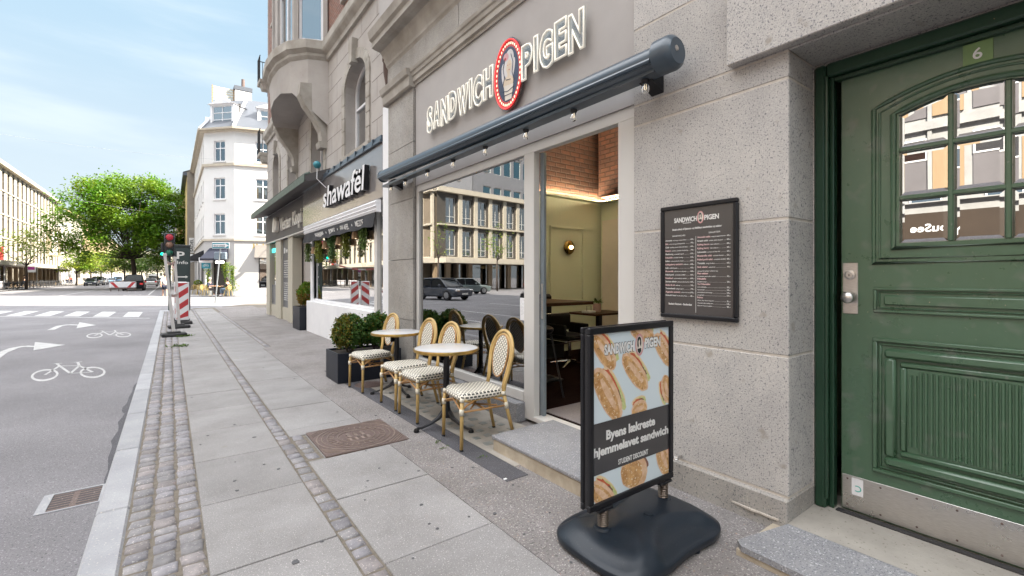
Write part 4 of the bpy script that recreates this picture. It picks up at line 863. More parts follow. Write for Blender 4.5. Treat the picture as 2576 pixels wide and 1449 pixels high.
dup(c0, (2.135, 4.85, .002), R(0), 'middle cane bistro chair standing between the two round tables')
dup(c0, (2.09, 5.82, .002), R(4), 'farthest cane bistro chair beside the dark planter of clipped bushes')
# ------------------------------------------------------------------ round tables
marb = pm('white_marble_top', (.66, .665, .68), (.60, .60, .62), 5, .22, coat=.3)
def make_table(label):
    t = thing('bistro_table', label, 'table', (0, 0, 0), 0, 'round bistro tables outside the sandwich shop')
    m = MB(); m.lathe([(.001, .738), (.298, .738), (.298, .752), (.29, .754), (.001, .754)], (0, 0, 0), 48); m.build('tabletop', marb, t, 'auto', True)
    m = MB(); m.lathe([(.297, .724), (.307, .727), (.311, .738), (.307, .751), (.299, .7535), (.297, .7535)], (0, 0, 0), 48); m.f = m.f[:-2]; m.mi = m.mi[:-2]; m.tn = m.tn[:-2]; m.lathe([(.001, .722), (.297, .722), (.297, .737), (.001, .737)], (0, 0, 0), 40); m.build('rim', brass, t, 'auto', True)
    m = MB(); m.lathe([(.001, .10), (.055, .10), (.05, .14), (.037, .19), (.033, .24), (.03, .26), (.03, .68), (.04, .69), (.04, .72), (.001, .72)], (0, 0, 0), 24); m.box(-.13, .13, -.022, .022, .70, .722, .004); m.box(-.022, .022, -.13, .13, .70, .722, .004); m.box(-.06, .02, .03, .05, .63, .70, .004); m.build('column', black, t, 'auto', True)
    for k in range(3):
        q = k * 2.0944 + .25; c_, s_ = math.cos(q), math.sin(q)
        m = MB(); P = [(.03, .15), (.08, .095), (.16, .055), (.24, .030), (.285, .028)]; m.tube([(r_ * c_, r_ * s_, z) for r_, z in P], [.03, .024, .017, .014, .016], 8, flat=.8); m.lathe([(.001, 0), (.025, 0), (.027, .01), (.018, .03), (.001, .032)], (.29 * c_, .29 * s_, 0), 14); m.build('foot', black, t, 'auto', True)
    return t
t1 = make_table('near round white marble bistro table with a brass rim'); t1.location = (2.10, 3.86, .002); t1.rotation_euler = (0, 0, R(38))
dup(t1, (2.23, 5.36, .002), R(20), 'far round white marble bistro table in front of the stone pilaster')
# ------------------------------------------------------------------ planters
def bush(mb, c, r, n, seed, cols, lf=.022):
    rr = random.Random(seed)
    for i in range(n):
        q = rr.uniform(0, 6.283); cz_ = rr.uniform(-.75, 1); sn_ = math.sqrt(1 - cz_ * cz_); k = rr.uniform(.62, 1.0) ** .5 * (1 + .07 * math.sin(q * 5 + cz_ * 7 + seed) + .05 * math.sin(q * 11 - cz_ * 9)) * (1.16 if rr.random() < .03 else 1)
        p = Vector((c[0] + r[0] * k * sn_ * math.cos(q), c[1] + r[1] * k * sn_ * math.sin(q), c[2] + r[2] * k * cz_)); d = Vector((rr.gauss(0, 1), rr.gauss(0, 1), rr.gauss(.3, 1))).normalized(); e = d.cross(Vector((rr.gauss(0, 1), rr.gauss(0, 1), rr.gauss(0, 1)))).normalized(); L = lf * rr.uniform(.7, 1.3)
        mb.t = cols(p, rr); mb.add([p - d * L * .6, p + e * L * .35, p + d * L * .7, p - e * L * .35], [(0, 1, 2, 3)])
anth = pm('anthracite_planter', (.010, .013, .022), (.016, .019, .028), 3, .42, spec=.3, big=(3, (.8, .8, .82)))
soil = pm('soil', (.035, .025, .018), None, 30, .95, bump=.6)
def planter(name, label, x0, x1, y0, y1, h):
    t = thing(name, label, 'planter', ((x0 + x1) / 2, (y0 + y1) / 2, 0)); m = MB()
    m.box(x0, x1, y0, y0 + .02, 0, h, .003); m.box(x0, x1, y1 - .02, y1, 0, h, .003); m.box(x0, x0 + .02, y0 + .02, y1 - .02, 0, h, .003); m.box(x1 - .02, x1, y0 + .02, y1 - .02, 0, h, .003); m.build('box', anth, t)
    m = MB(); m.box(x0 + .02, x1 - .02, y0 + .02, y1 - .02, .02, h - .03); m.build('soil', soil, t); return t
planter('planter_box', 'near dark rectangular planter beside the farthest cane chair holding two clipped bushes', 1.79, 2.68, 6.28, 6.86, .40)
def gcol(cx_):
    def f(p, rr):
        b = rr.uniform(.55, 1.25)
        if p.x < cx_ and rr.random() < .55: return (2.6 * b, 1.25 * b, .9 * b)
        if rr.random() < .10: return (2.4 * b, 1.1 * b, .8 * b)
        return (b * .75, b, b * .9)
    return f
for cx_, cy_, s_, lb, sd in ((2.03, 6.55, .235, 'clipped round bush with yellowing left side in the near planter', 1), (2.43, 6.6, .24, 'clipped round deep green bush in the right half of the near planter', 2)):
    t = thing('clipped_bush', lb, 'bush', (cx_, cy_, .37)); m = MB(); bush(m, (cx_, cy_, .37 + .27), (s_, s_ * .95, .26), 5200, sd, gcol(2.0 if sd == 1 else -9), .03); m.build('foliage', leafm, t)
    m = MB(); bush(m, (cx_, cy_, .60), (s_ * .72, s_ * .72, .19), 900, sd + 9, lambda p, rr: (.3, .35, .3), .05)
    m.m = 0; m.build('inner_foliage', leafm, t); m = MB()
    for k in range(5): q = k * 1.257; m.tube([(cx_ + .03 * math.cos(q), cy_ + .03 * math.sin(q), .36), (cx_ + .12 * math.cos(q), cy_ + .12 * math.sin(q), .6)], .008, 6)
    m.build('stems', barkm, t)
planter('planter_box', 'far dark rectangular planter in the grey recess beside the white shop wall', 2.78, 3.45, 13.25, 14.1, .62)
t = thing('recess_bush', 'round bush of green tips and copper leaves in the far planter', 'bush', (3.1, 13.65, .6)); m = MB()
bush(m, (3.1, 13.65, .93), (.30, .36, .36), 4200, 11, lambda p, rr: ((3.2 * rr.uniform(.7, 1.2), 1.0, .8) if rr.random() < (.85 if p.z < .98 else .12) else (1.5, 1.5, .5)), .045); m.build('foliage', leafm, t); m = MB(); m.tube([(3.1, 13.65, .58), (3.1, 13.65, .9)], .02, 6); m.build('stems', barkm, t)
# ------------------------------------------------------------------ swinging pavement sign
sg = thing('pavement_sign', 'black framed sandwich poster on springs over a heavy black plastic base', 'pavement sign', (2.06, 1.62, 0))
m = MB(); N, K = 72, 12; vs = []; cxs, cys = 2.065, 1.60
def outl(q):
    c_, s_ = math.cos(q), math.sin(q); e = .52
    x = .435 * math.copysign(abs(c_) ** e, c_); y = .315 * math.copysign(abs(s_) ** e, s_)
    if y < 0: y *= 1 - .10 * math.exp(-((x - .06) / .2) ** 2)
    return x, y
def hgt(x, y, rho):
    h = .135 - .035 * rho ** 2 - .045 * max(0, rho - .8) / .2
    for ex, ey, ax_, ay_ in ((.08, -.36, .27, .22), (-.08, .36, .27, .2)):
        dd = math.sqrt(((x - ex) / ax_) ** 2 + ((y - ey) / ay_) ** 2)
        if dd < 1.12: h -= .042 * min(1, max(0, (1.12 - dd) / .22))
    dd = math.sqrt(((x + .37) / .16) ** 2 + ((y + .10) / .14) ** 2)
    if dd < 1.1: h -= .015 * min(1, (1.1 - dd) / .2)
    return max(h, .05)
for j in range(K + 1):
    rho = (j / K) ** .8
    for i in range(N):
        q = 2 * math.pi * i / N; x, y = outl(q); vs.append((cxs + x * rho, cys + y * rho, hgt(x * rho, y * rho, rho) if rho > 0 else .135))
for k_, z in ((1.006, .045), (1.0, .02), (.985, .012)):
    for i in range(N): q = 2 * math.pi * i / N; x, y = outl(q); vs.append((cxs + x * k_, cys + y * k_, z))
m.add(vs, [(j * N + i, (j + 1) * N + i, (j + 1) * N + (i + 1) % N, j * N + (i + 1) % N)[::-1] for j in range(K + 3) for i in range(N)])
m.build('base', rubberb, sg, True)
m = MB()
for x_ in (-.36, -.12, .12, .36):
    for y_ in (-.27, .27): m.lathe([(.001, 0), (.02, 0), (.02, .03), (.001, .03)], (cxs + x_ * (.9 if abs(x_) > .3 else 1), cys + y_ * (.86 if abs(x_) > .3 else .98), 0), 10)
m.build('base_feet', rubberb, sg)
m = MB(); m.lathe([(.001, 0), (.03, 0), (.028, .012), (.001, .013)], (2.09, 1.56, .13), 14); m.build('filler_cap', rubberb, sg)
for px_ in (1.815, 2.335):
    m = MB(); m.lathe([(.001, 0), (.05, 0), (.044, .012), (.001, .014)], (px_, 1.64, .112), 24); m.build('spring_collar', rubberb, sg, 'auto')
    m = MB(); m.tube([(px_ + .026 * math.cos(k_ * .6), 1.64 + .026 * math.sin(k_ * .6), .124 + k_ * .00098) for k_ in range(90)], .0036, 6); m.lathe([(.001, 0), (.02, 0), (.02, .09), (.001, .09)], (px_, 1.64, .124), 14); m.build('spring', pm('spring_steel', (.20, .16, .13), None, 20, .4, 1.0) if 'spring_steel' not in MATS else MATS['spring_steel'], sg)
    m = MB(); m.box(px_ - .055, px_ + .055, 1.615, 1.665, .208, .224, .003); m.lathe([(.001, 0), (.009, 0), (.009, .01), (.001, .01)], (px_ - .02, 1.612, .216), 6, 'y'); m.build('clamp', black, sg)
SX0, SX1, SZ0, SZ1 = 1.697, 2.413, .225, 1.162; fw = .034
for y_, nm in ((1.62, 0), (1.668, 1)):
    m = MB(); yy0, yy1 = y_, y_ + .022
    m.box(SX0, SX1, yy0, yy1, SZ0, SZ0 + fw, .004); m.box(SX0, SX1, yy0, yy1, SZ1 - fw, SZ1, .004); m.box(SX0, SX0 + fw, yy0, yy1, SZ0 + fw, SZ1 - fw, .004); m.box(SX1 - fw, SX1, yy0, yy1, SZ0 + fw, SZ1 - fw, .004); m.build('frame', black, sg)
m = MB(); m.box(SX0 + .01, SX1 - .01, 1.643, 1.667, SZ0 + .01, SZ1 - .01); m.build('core_board', blackm, sg)
paper = pm('poster_ice_blue', (.64, .72, .755), (.61, .69, .73), 2, .25, coat=.2)
PT = FR((SX0 + fw, 1.633, SZ0 + fw), (1, 0)); PW, PH = SX1 - SX0 - 2 * fw, SZ1 - SZ0 - 2 * fw
m = MB(); m.T = PT; m.box(0, PW, 0, .004, 0, PH); pp = m.build('poster', paper, sg)
def lay(poly, d, mat, nm, tone=1.0):
    q = MB(); q.T = PT; c = [(min(max(x, .001), PW - .001), min(max(z, .001), PH - .001)) for x, z in poly]; q.t = tone
    q.add([(x, -d, z) for x, z in c], [tuple(range(len(c)))]); return q.build(nm, mat, pp)
crust = pm('printed_crust', (.70, .42, .18), (.40, .19, .06), 28, .4, flecks=[(70, (.78, .66, .50), .60, .06), (45, (.30, .16, .07), .66, .05)])
crustl = pm('printed_pale_crust', (.78, .56, .40), (.58, .34, .18), 30, .4)
fillr = pm('printed_tomato', (.45, .05, .03), (.60, .16, .06), 50, .4); fillg = pm('printed_salad', (.42, .48, .16), (.62, .62, .32), 60, .4); filly = pm('printed_cheese', (.75, .55, .25), (.70, .58, .42), 50, .4); filld = pm('printed_bacon', (.22, .09, .06), None, 60, .4)
prr = random.Random(12)
def ell(cx, cz_, a, b, rot, n=26, wob=.03, half=None):
    P = []
    for i in range(n):
        q = 2 * math.pi * i / n; k = 1 + prr.uniform(-wob, wob); ca = math.copysign(abs(math.cos(q)) ** .85, math.cos(q)); x, y = a * ca * k, b * math.sin(q) * k
        P.append((cx + x * math.cos(rot) - y * math.sin(rot), cz_ + x * math.sin(rot) + y * math.cos(rot)))
    return P
def sandwich(cx, cz_, L, W, rot, side=1):
    ux, uz = math.cos(rot), math.sin(rot); nx, nz_ = -uz * side, ux * side
    def off(s_, t_): return cx + ux * s_ + nx * t_, cz_ + uz * s_ + nz_ * t_
    lay(ell(*off(0, W * .95), L * .86, W * .5, rot, wob=.05), .0004, filly, 'print_cheese')
    lay(ell(*off(L * .1, W * .8), L * .8, W * .5, rot, wob=.10), .0005, fillg, 'print_salad')
    lay(ell(*off(-L * .15, W * .78), L * .6, W * .42, rot, wob=.16), .0006, fillr, 'print_tomato')
    lay(ell(*off(L * .3, W * .8), L * .3, W * .3, rot, wob=.2), .0007, filld, 'print_bacon')
    lay(ell(cx, cz_, L, W, rot), .0009, crustl, 'print_bun'); lay(ell(*off(0, -W * .12), L * .92, W * .72, rot, wob=.04), .0011, crust, 'print_crust')
    lay(ell(*off(0, W * .05), L * .62, W * .28, rot, wob=.05), .0012, crustl, 'print_slash')
sandwich(.34, .635, .150, .058, -.80); sandwich(.115, .545, .175, .070, -.98); sandwich(.085, .775, .13, .055, -.85); sandwich(.60, .735, .13, .055, -.85); sandwich(.40, .85, .11, .05, -.3); sandwich(.63, .50, .09, .05, -1.25, -1); sandwich(.375, .425, .07, .05, 0.1, 1)
lay(ell(.33, .085, .12, .095, -.6), .0009, crustl, 'print_bun'); lay(ell(.31, .085, .095, .075, -.6, wob=.05), .0011, crust, 'print_crust'); lay(ell(.41, .12, .06, .03, -1.0, wob=.15), .0008, filld, 'print_bacon')
sandwich(.60, .09, .11, .06, -1.1); sandwich(.07, .03, .12, .055, -.7)
band = pm('poster_dark_band', (.055, .052, .055), None, 3, .25, coat=.2)
lay([(0, .142), (PW, .142), (PW, .408), (0, .408)], .0016, band, 'dark_band')
T2 = PT @ Matrix.Translation((0, -.0018, 0))
m = MB()
addtext(m, 'Byens lækreste', .10, .515, .312, .048, T2, .04, ext=.0004); addtext(m, 'hjemmelavet sandwich', .006, PW - .006, .238, .046, T2, .04, ext=.0004); addtext(m, 'STUDENT DISCOUNT', .195, .45, .158, .028, T2, .022, ext=.0004)
m.build('white_text', inkw, pp)
for dd, bo, mt, nm in ((-.0018, .085, blackm, 'title_shadow'), (-.0024, .05, inkw, 'title')):
    m = MB(); T3 = PT @ Matrix.Translation((0, dd, 0)); addtext(m, 'SANDWICH', .085, .325, .758, .052, T3, bo, ext=.0002); addtext(m, 'PIGEN', .42, .565, .765, .052, T3, bo, ext=.0002); m.build(nm, mt, pp)
minibadge(pp, PT @ Matrix.Translation((0, -.0012, 0)), .374, .785, .038, .062)
# small litter: a bottle cap and a scrap of paper
for u_, v_, nm, lb, mt, s_ in ((1271, 1206, 'paper_scrap', 'tiny white paper scrap at the corner of the dark paving strip', white, .012), (842, 955, 'leaf_scrap', 'tiny brown leaf lying below the near planter corner', bambod, .01)):
    x, y = PG(u_, v_); m = MB(); m.box(x - s_, x + s_, y - s_ * .7, y + s_ * .7, .001, .006, .001); tag(m.build(nm, mt), lb, 'litter')
# weeds in the joints
wd = MB(); wr = random.Random(8)
for u_, v_, n_ in ((450, 872, 50), (462, 846, 90), (1118, 1128, 14), (1100, 1112, 12), (399, 1040, 8), (1210, 1150, 10)):
    x, y = PG(u_, v_); sp = .02 if n_ < 40 else .07
    for i in range(n_):
        a, b = x + wr.gauss(0, sp), y + wr.gauss(0, sp); q = wr.uniform(0, 6.28); L = wr.uniform(.01, .03) * (1 if n_ < 40 else 3); d = Vector((math.cos(q), math.sin(q), wr.uniform(.3, 1.2))).normalized() * L; sd = Vector((-math.sin(q), math.cos(q), 0)) * L * .25
        wd.t = wr.uniform(.7, 1.3); wd.add([(a, b, 0), Vector((a, b, 0)) + d * .5 + sd, Vector((a, b, 0)) + d, Vector((a, b, 0)) + d * .5 - sd], [(0, 1, 2, 3)])
struct(wd.build('weeds', leafm), 'stuff')
# ------------------------------------------------------------------ windows
curt = pm('room_dark', (.05, .045, .04), (.09, .08, .07), 1.2, .9)
def window(parent, T, s0, s1, z0, z1, dep=.12, fwid=.07, mull=(.5,), trans=(), arch=0, mat=None, gl=None, sill=None, name='window', back=True, bar=.05):
    mat = mat or white; gl = gl or glass_d
    m = MB(); m.T = T; n0, n1 = dep - .05, dep
    zt = z1 - arch
    m.box(s0, s0 + fwid, n0, n1, z0, zt); m.box(s1 - fwid, s1, n0, n1, z0, zt); m.box(s0 + fwid, s1 - fwid, n0, n1, z0, z0 + fwid)
    if arch:
        K = 10; c = (s0 + s1) / 2; h = (s1 - s0) / 2; pr = None
        for i in range(K + 1):
            q = math.pi * i / K; o_, i_ = (c - h * math.cos(q), zt + arch * math.sin(q)), (c - (h - fwid) * math.cos(q), zt + (arch - fwid) * math.sin(q))
            if pr: m.add([(p[0], n, p[1]) for n in (n0, n1) for p in (pr[0], o_, i_, pr[1])], [(0, 1, 2, 3), (4, 7, 6, 5), (3, 2, 6, 7)])
            pr = (o_, i_)
        # wall between the arch and the rectangular opening
    else: m.box(s0 + fwid, s1 - fwid, n0, n1, z1 - fwid, z1)
    for k in mull: c = s0 + (s1 - s0) * k; m.box(c - bar / 2, c + bar / 2, n0 - .003, n1, z0 + fwid, (zt if arch else z1 - fwid))
    for k in trans: c = z0 + (z1 - z0) * k; m.box(s0 + fwid, s1 - fwid, n0 - .006, n1, c - bar / 2, c + bar / 2)
    w = m.build(name, mat, parent)
    if sill: m = MB(); m.T = T; m.box(s0 - .08, s1 + .08, -.08, dep - .055, z0 - .1, z0 - .003); m.build('sill', sill, w)
    m = MB(); m.T = T; P = [(s0, z0), (s1, z0)]
    if arch: P += [((s0 + s1) / 2 + (s1 - s0) / 2 * math.cos(math.pi * i / 10), zt + arch * math.sin(math.pi * i / 10)) for i in range(11)]
    else: P += [(s1, z1), (s0, z1)]
    m.add([(p[0], dep - .02, p[1]) for p in P], [tuple(range(len(P)))]); m.build('pane', gl, w)
    if back: m = MB(); m.T = T; m.box(s0 - .3, s1 + .3, dep + .5, dep + .52, z0 - .2, z1 + .3); m.build('dark_room', curt, w)
    return w
def spandrel(mb, s0, s1, z1, arch, dep, n0=0.0, K=10):
    c = (s0 + s1) / 2; h = (s1 - s0) / 2; zt = z1 - arch; pr = None
    for i in range(K + 1):
        q = math.pi * i / K; p = (c - h * math.cos(q), zt + arch * math.sin(q))
        if pr: mb.add([(pr[0], n0, pr[1]), (p[0], n0, p[1]), (p[0], n0, z1 + .001), (pr[0], n0, z1 + .001), (pr[0], n0 + dep, pr[1]), (p[0], n0 + dep, p[1])], [(0, 1, 2, 3), (0, 4, 5, 1)])
        pr = p
# ------------------------------------------------------------------ neighbour: sandstone below, red brick above, with a bay
XB = 3.05; NF = FS(XB)
B2 = thing('corner_building', 'sandstone and red brick corner building with a rounded stone bay and arched windows', 'building', (XB, 13.5, 0))
Yw = [(8.78, 10.12), (11.85, 13.05), (14.9, 16.1), (17.6, 18.7)]; WZ0, WZ1, AR = 4.02, 5.85, .45
m = MB(); m.T = NF; H_ = [(-b, -a, WZ0, WZ1) for a, b in Yw]
m.wall(-20.1, -7.0, 3.6, 6.6, H_, .28)
for a, b in Yw: spandrel(m, -b, -a, WZ1, AR, .28)
m.T = None; m.prism([(XB + .01, 20.1), (8.6, 23.6), (20, 14.8), (20, 7.0), (XB + .3, 7.0), (XB + .3, 19.8)], -.3, 21.5); 
m.build('stone_wall', stone, B2)
m = MB(); m.T = NF                    # ashlar joints, raked 4 mm grooves shown as thin dark strips
zs_ = [3.95, 4.33, 4.71, 5.09, 5.47, 5.85, 6.23]
def clear(s, z): return not any(-b - .24 < s < -a + .24 and WZ0 - .05 < z < WZ1 + .28 for a, b in Yw)
jr = random.Random(6)
for i, z in enumerate(zs_):
    s = -20.1
    while s < -7:
        if clear(s, z) and clear(s + .1, z): m.box(s, s + .1, -.002, .004, z - .005, z + .005)
        s += .1
    s = -20.0 + (i % 2) * .42
    while s < -7:
        if clear(s, z + .19): m.box(s - .004, s + .004, -.002, .004, z + .006, z + .374)
        s += .84
m.build('stone_joints', jointm, B2)
for a, b in Yw:
    m = MB(); m.T = NF; c = -(a + b) / 2; h = (b - a) / 2
    for k in range(5):
        z = WZ0 + k * .28; m.box(-b - .2, -b - .002, -.035, .02, z + .004, z + .276, .006); m.box(-a + .002, -a + .2, -.035, .02, z + .004, z + .276, .006)
    zt = WZ1 - AR
    for k in range(9):
        q0, q1 = math.pi * k / 9 + .01, math.pi * (k + 1) / 9 - .01
        P = [(c - (h + e) * math.cos(q), zt + (AR + e) * math.sin(q)) for e, q in ((.003, q0), (.2, q0), (.2, (q0 + q1) / 2), (.2, q1), (.003, q1), (.003, (q0 + q1) / 2))]
        m.prism([(x, z) for x, z in P], -.035, .02, 'y')
    m.prism([(c - .09, WZ1 - .06), (c + .09, WZ1 - .06), (c + .12, WZ1 + .42), (c - .12, WZ1 + .42)], -.12, .02, 'y'); m.box(-b - .22, -a + .22, -.07, .05, WZ0 - .12, WZ0 - .003, .01)
    m.build('window_surround', stone_l, B2)
    window(B2, NF, -b, -a, WZ0, WZ1, .26, .07, (.5,), (.56,), AR)
m = MB(); bayp = [(XB, 11.45), (2.62, 11.62), (2.32, 12.0), (2.17, 12.6), (2.13, 13.3), (2.17, 14.0), (2.32, 14.6), (2.62, 14.98), (XB, 15.15)]
def bay(mb, k0, z0, k1, z1):   # loft of the bay outline, k = outward scale
    o0 = [(XB - (XB - x) * k0, 13.3 + (y - 13.3) * (1 + (k0 - 1) * .4), z0) for x, y in bayp]; o1 = [(XB - (XB - x) * k1, 13.3 + (y - 13.3) * (1 + (k1 - 1) * .4), z1) for x, y in bayp]
    n = len(bayp); mb.add(o0 + o1, [(i, i + 1, n + i + 1, n + i) for i in range(n - 1)])
# stone apron with a bow cut under it
n = len(bayp)
bz = [5.05, 5.45, 5.85, 6.0, 6.02, 6.0, 5.85, 5.45, 5.05]
m.add([(XB - (XB - x) * .96, y, z) for (x, y), z in zip(bayp, bz)] + [(x, y, 6.6) for x, y in bayp], [(i, i + 1, n + i + 1, n + i) for i in range(n - 1)])
m.add([(XB - (XB - x) * .96, y, z) for (x, y), z in zip(bayp, bz)] + [(XB, y, z + .05) for (x, y), z in zip(bayp, bz)], [(i, n + i, n + i + 1, i + 1) for i in range(n - 1)])
m.build('bay_apron', stone, B2)
m = MB(); bay(m, 1.0, 6.6, 1.07, 6.68); bay(m, 1.07, 6.68, 1.07, 6.74); bay(m, 1.07, 6.74, 1.17, 6.82); bay(m, 1.17, 6.82, 1.17, 7.02); bay(m, 1.17, 7.02, .98, 7.04)
for y0, y1 in ((7.05, 11.4), (15.2, 20.1)): run(m, [(XB + .05, 6.58), (XB - .06, 6.60), (XB - .07, 6.7), (XB - .15, 6.78), (XB - .17, 6.82), (XB - .17, 7.0), (XB + .05, 7.04)], y0, y1)
m.build('string_course', stone_l, B2)
for yb in (11.75, 14.85):
    m = MB(); P = [(XB + .02, 4.55), (XB - .16, 4.55), (XB - .19, 4.68), (XB - .12, 4.72), (XB - .14, 4.95), (XB - .30, 5.25), (XB - .50, 5.5), (XB - .62, 5.75), (XB - .60, 6.0), (XB + .02, 6.1)]
    m.prism(P, yb - .16, yb + .16, 'y'); m.build('corbel', stone_l, B2)
m = MB(); m.T = NF
BW = [(7.45, 8.25, 7.55, 9.6), (9.15, 10.3, 7.55, 9.6), (16.0, 16.9, 7.35, 9.5), (18.0, 19.1, 7.35, 9.5)]
BW += [(a, b, z0 + 3.5, z1 + 3.5) for a, b, z0, z1 in BW]
m.wall(-20.1, -7.0, 7.03, 21.5, [(-b, -a, z0, z1) for a, b, z0, z1 in BW], .2, .03); m.build('brick_wall', brickred, B2)
for a, b, z0, z1 in BW: window(B2, NF @ Matrix.Translation((0, .03, 0)), -b, -a, z0, z1, .2, .07, (.5,), (.6,), 0, sill=stone_l)
m = MB()
for (xa, ya), (xb_, yb_) in zip([(XB, 11.62), (2.42, 11.9), (2.2, 12.9)], [(2.42, 11.9), (2.2, 12.9), (2.2, 13.7)]): pass
m = MB(); fac = [(XB, 11.55), (2.36, 11.86), (2.17, 13.0), (2.17, 13.6), (2.36, 14.74), (XB, 15.05)]
for i in range(5):
    (xa, ya), (xb_, yb_) = fac[i], fac[i + 1]; T = FR((xb_, yb_, 0), (xa - xb_, ya - yb_)); L = math.hypot(xa - xb_, ya - yb_); m.T = T
    hs = [(.10, L - .10, 7.12, 9.35), (.10, L - .10, 10.5, 12.9)]; m.wall(0, L, 7.03, 21, hs, .12); m.T = None
    for h in hs: window(B2, T, h[0], h[1], h[2], h[3], .12, .06, (.5,) if L > .9 else (), (.62,), 0)
m.build('bay_wall', stone, B2)
for z0 in (6.15, 9.0):
    m = MB(); m.box(2.78, 4.3, 20.12, 20.75, z0, z0 + .16, .02); m.prism([(2.9, z0 - .22), (4.3, z0 - .22), (4.3, z0), (2.82, z0)], 20.12, 20.5, 'y'); bl = m.build('balcony', stone_l, B2)
    m = MB()
    for i in range(9): m.tube([(2.80 + i * .17, 20.72, z0 + .16), (2.80 + i * .17, 20.72, z0 + 1.05)], .011, 5)
    for i in range(5): m.tube([(2.80, 20.15 + i * .13, z0 + .16), (2.80, 20.15 + i * .13, z0 + 1.05)], .011, 5)
    m.tube([(2.80, 20.12, z0 + 1.05), (2.80, 20.72, z0 + 1.05), (4.3, 20.72, z0 + 1.05)], .018, 6); m.build('railing', blackm, bl)
# ---- shop 1: falafel shop, white apron and big window
S_ = lambda u: -PX(u, 600, XB)[0]
sw0, sw1 = -13.0, -8.18
m = MB(); m.T = NF; m.wall(-13.15, -7.0, 0, 3.7, [(sw0 + .06, sw1 - .06, .84, 2.62)], .1, -.02); m.box(-13.15, -7.95, -.12, -.021, -.05, .80, .01); m.build('white_apron', white, B2)
window(B2, NF @ Matrix.Translation((0, -.03, 0)), sw0, sw1, .80, 2.62, .1, .06, (), (), 0, gl=glass_s, name='shop_window', back=False)
m = MB(); m.T = NF; m.box(-8.12, -7.98, -.10, -.02, 0, 2.6, .004); m.box(-7.97, -7.70, -.05, -.02, .02, 2.6); m.build('side_door_frame', frame_w, B2)
m = MB(); m.T = NF; m.box(-7.94, -7.72, -.055, -.052, .1, 2.5); m.build('side_door_pane', glass_d, B2)
beige = pm('varnished_panel', (.23, .21, .20), (.19, .18, .18), 1.0, .12, coat=.5)
m = MB(); m.T = FS(2.92); m.box(-13.5, -7.62, 0, .1, 2.80, 3.74, .004); m.build('sign_panel', beige, B2)
m = MB(); m.T = FS(2.92); m.box(-13.5, -7.62, -.05, .12, 3.745, 3.79); m.box(-13.5, -7.62, -.03, .0, 3.79, 3.86)
for k in range(12): m.box(-13.3 + k * .48, -13.24 + k * .48, -.06, -.035, 3.76, 3.86)
m.build('panel_ledge', awn, B2)
# roller awning with lettered valance
ra = thing('roller_awning', 'white roller awning box with a black lettered valance above the falafel shop window', 'awning', (2.85, 10.5, 2.6))
m = MB()
run(m, [(2.94, 2.56), (2.86, 2.56), (2.84, 2.60), (2.86, 2.62), (2.83, 2.66), (2.85, 2.68), (2.83, 2.73), (2.87, 2.77), (2.94, 2.78)], 7.75, 13.1); m.build('cassette', white, ra)
val = pm('black_canvas', (.02, .02, .024), None, 30, .85)
m = MB()
N_ = 60
for i in range(N_):
    y0, y1 = 7.8 + 5.2 * i / N_, 7.8 + 5.2 * (i + 1) / N_; f = lambda y: 2.80 + .012 * math.sin(y * 9); g_ = lambda y: 2.31 + .012 * math.sin(y * 7)
    m.add([(2.86, y0, 2.56), (2.86, y1, 2.56), (f(y1), y1, g_(y1)), (f(y0), y0, g_(y0)), (2.87, y0, 2.56), (2.87, y1, 2.56), (f(y1) + .01, y1, g_(y1)), (f(y0) + .01, y0, g_(y0))], [(0, 1, 2, 3), (4, 7, 6, 5), (3, 2, 6, 7)])
m.build('valance', val, ra)
VT = FR((2.822, 0, 0), (0, -1)) @ Matrix(((1, 0, 0, 0), (0, 1, -.23, .55), (0, 0, 1, 0), (0, 0, 0, 1)))
m = MB()
for t_, a, b in (('SHAWARMA', -11.75, -11.0), ('BOWLS', -10.55, -10.1), ('FALAFEL', -9.7, -9.15), ('MEZZE', -8.75, -8.3)): addtext(m, t_, a, b, 2.375, .11, VT, .012, .15)
for s_ in (-10.78, -9.9, -8.95): m.T = VT; m.box(s_ - .02, s_ + .02, -.002, 0, 2.41, 2.45); m.T = None
m.build('lettering', inkw, ra)
# 3d script sign
sh = thing('script_sign', 'black sided white script letters of the falafel shop standing off the glossy panel', 'sign', (2.8, 10.4, 3.1))
ux0, ux1 = -PX(812, 470, 2.80)[0], -PX(916, 430, 2.80)[0]
m = MB(); addtext(m, 'shawafël', ux0, ux1, 3.02, .46, FS(2.90), .012, .12, .045); m.v = [(x, y, z) for x, y, z in m.v]; m.build('letter_bodies', black, sh)
m = MB(); addtext(m, 'shawafël', ux0, ux1, 3.02, .46, FS(2.807), .012, .12, .002); m.build('letter_faces', white, sh)
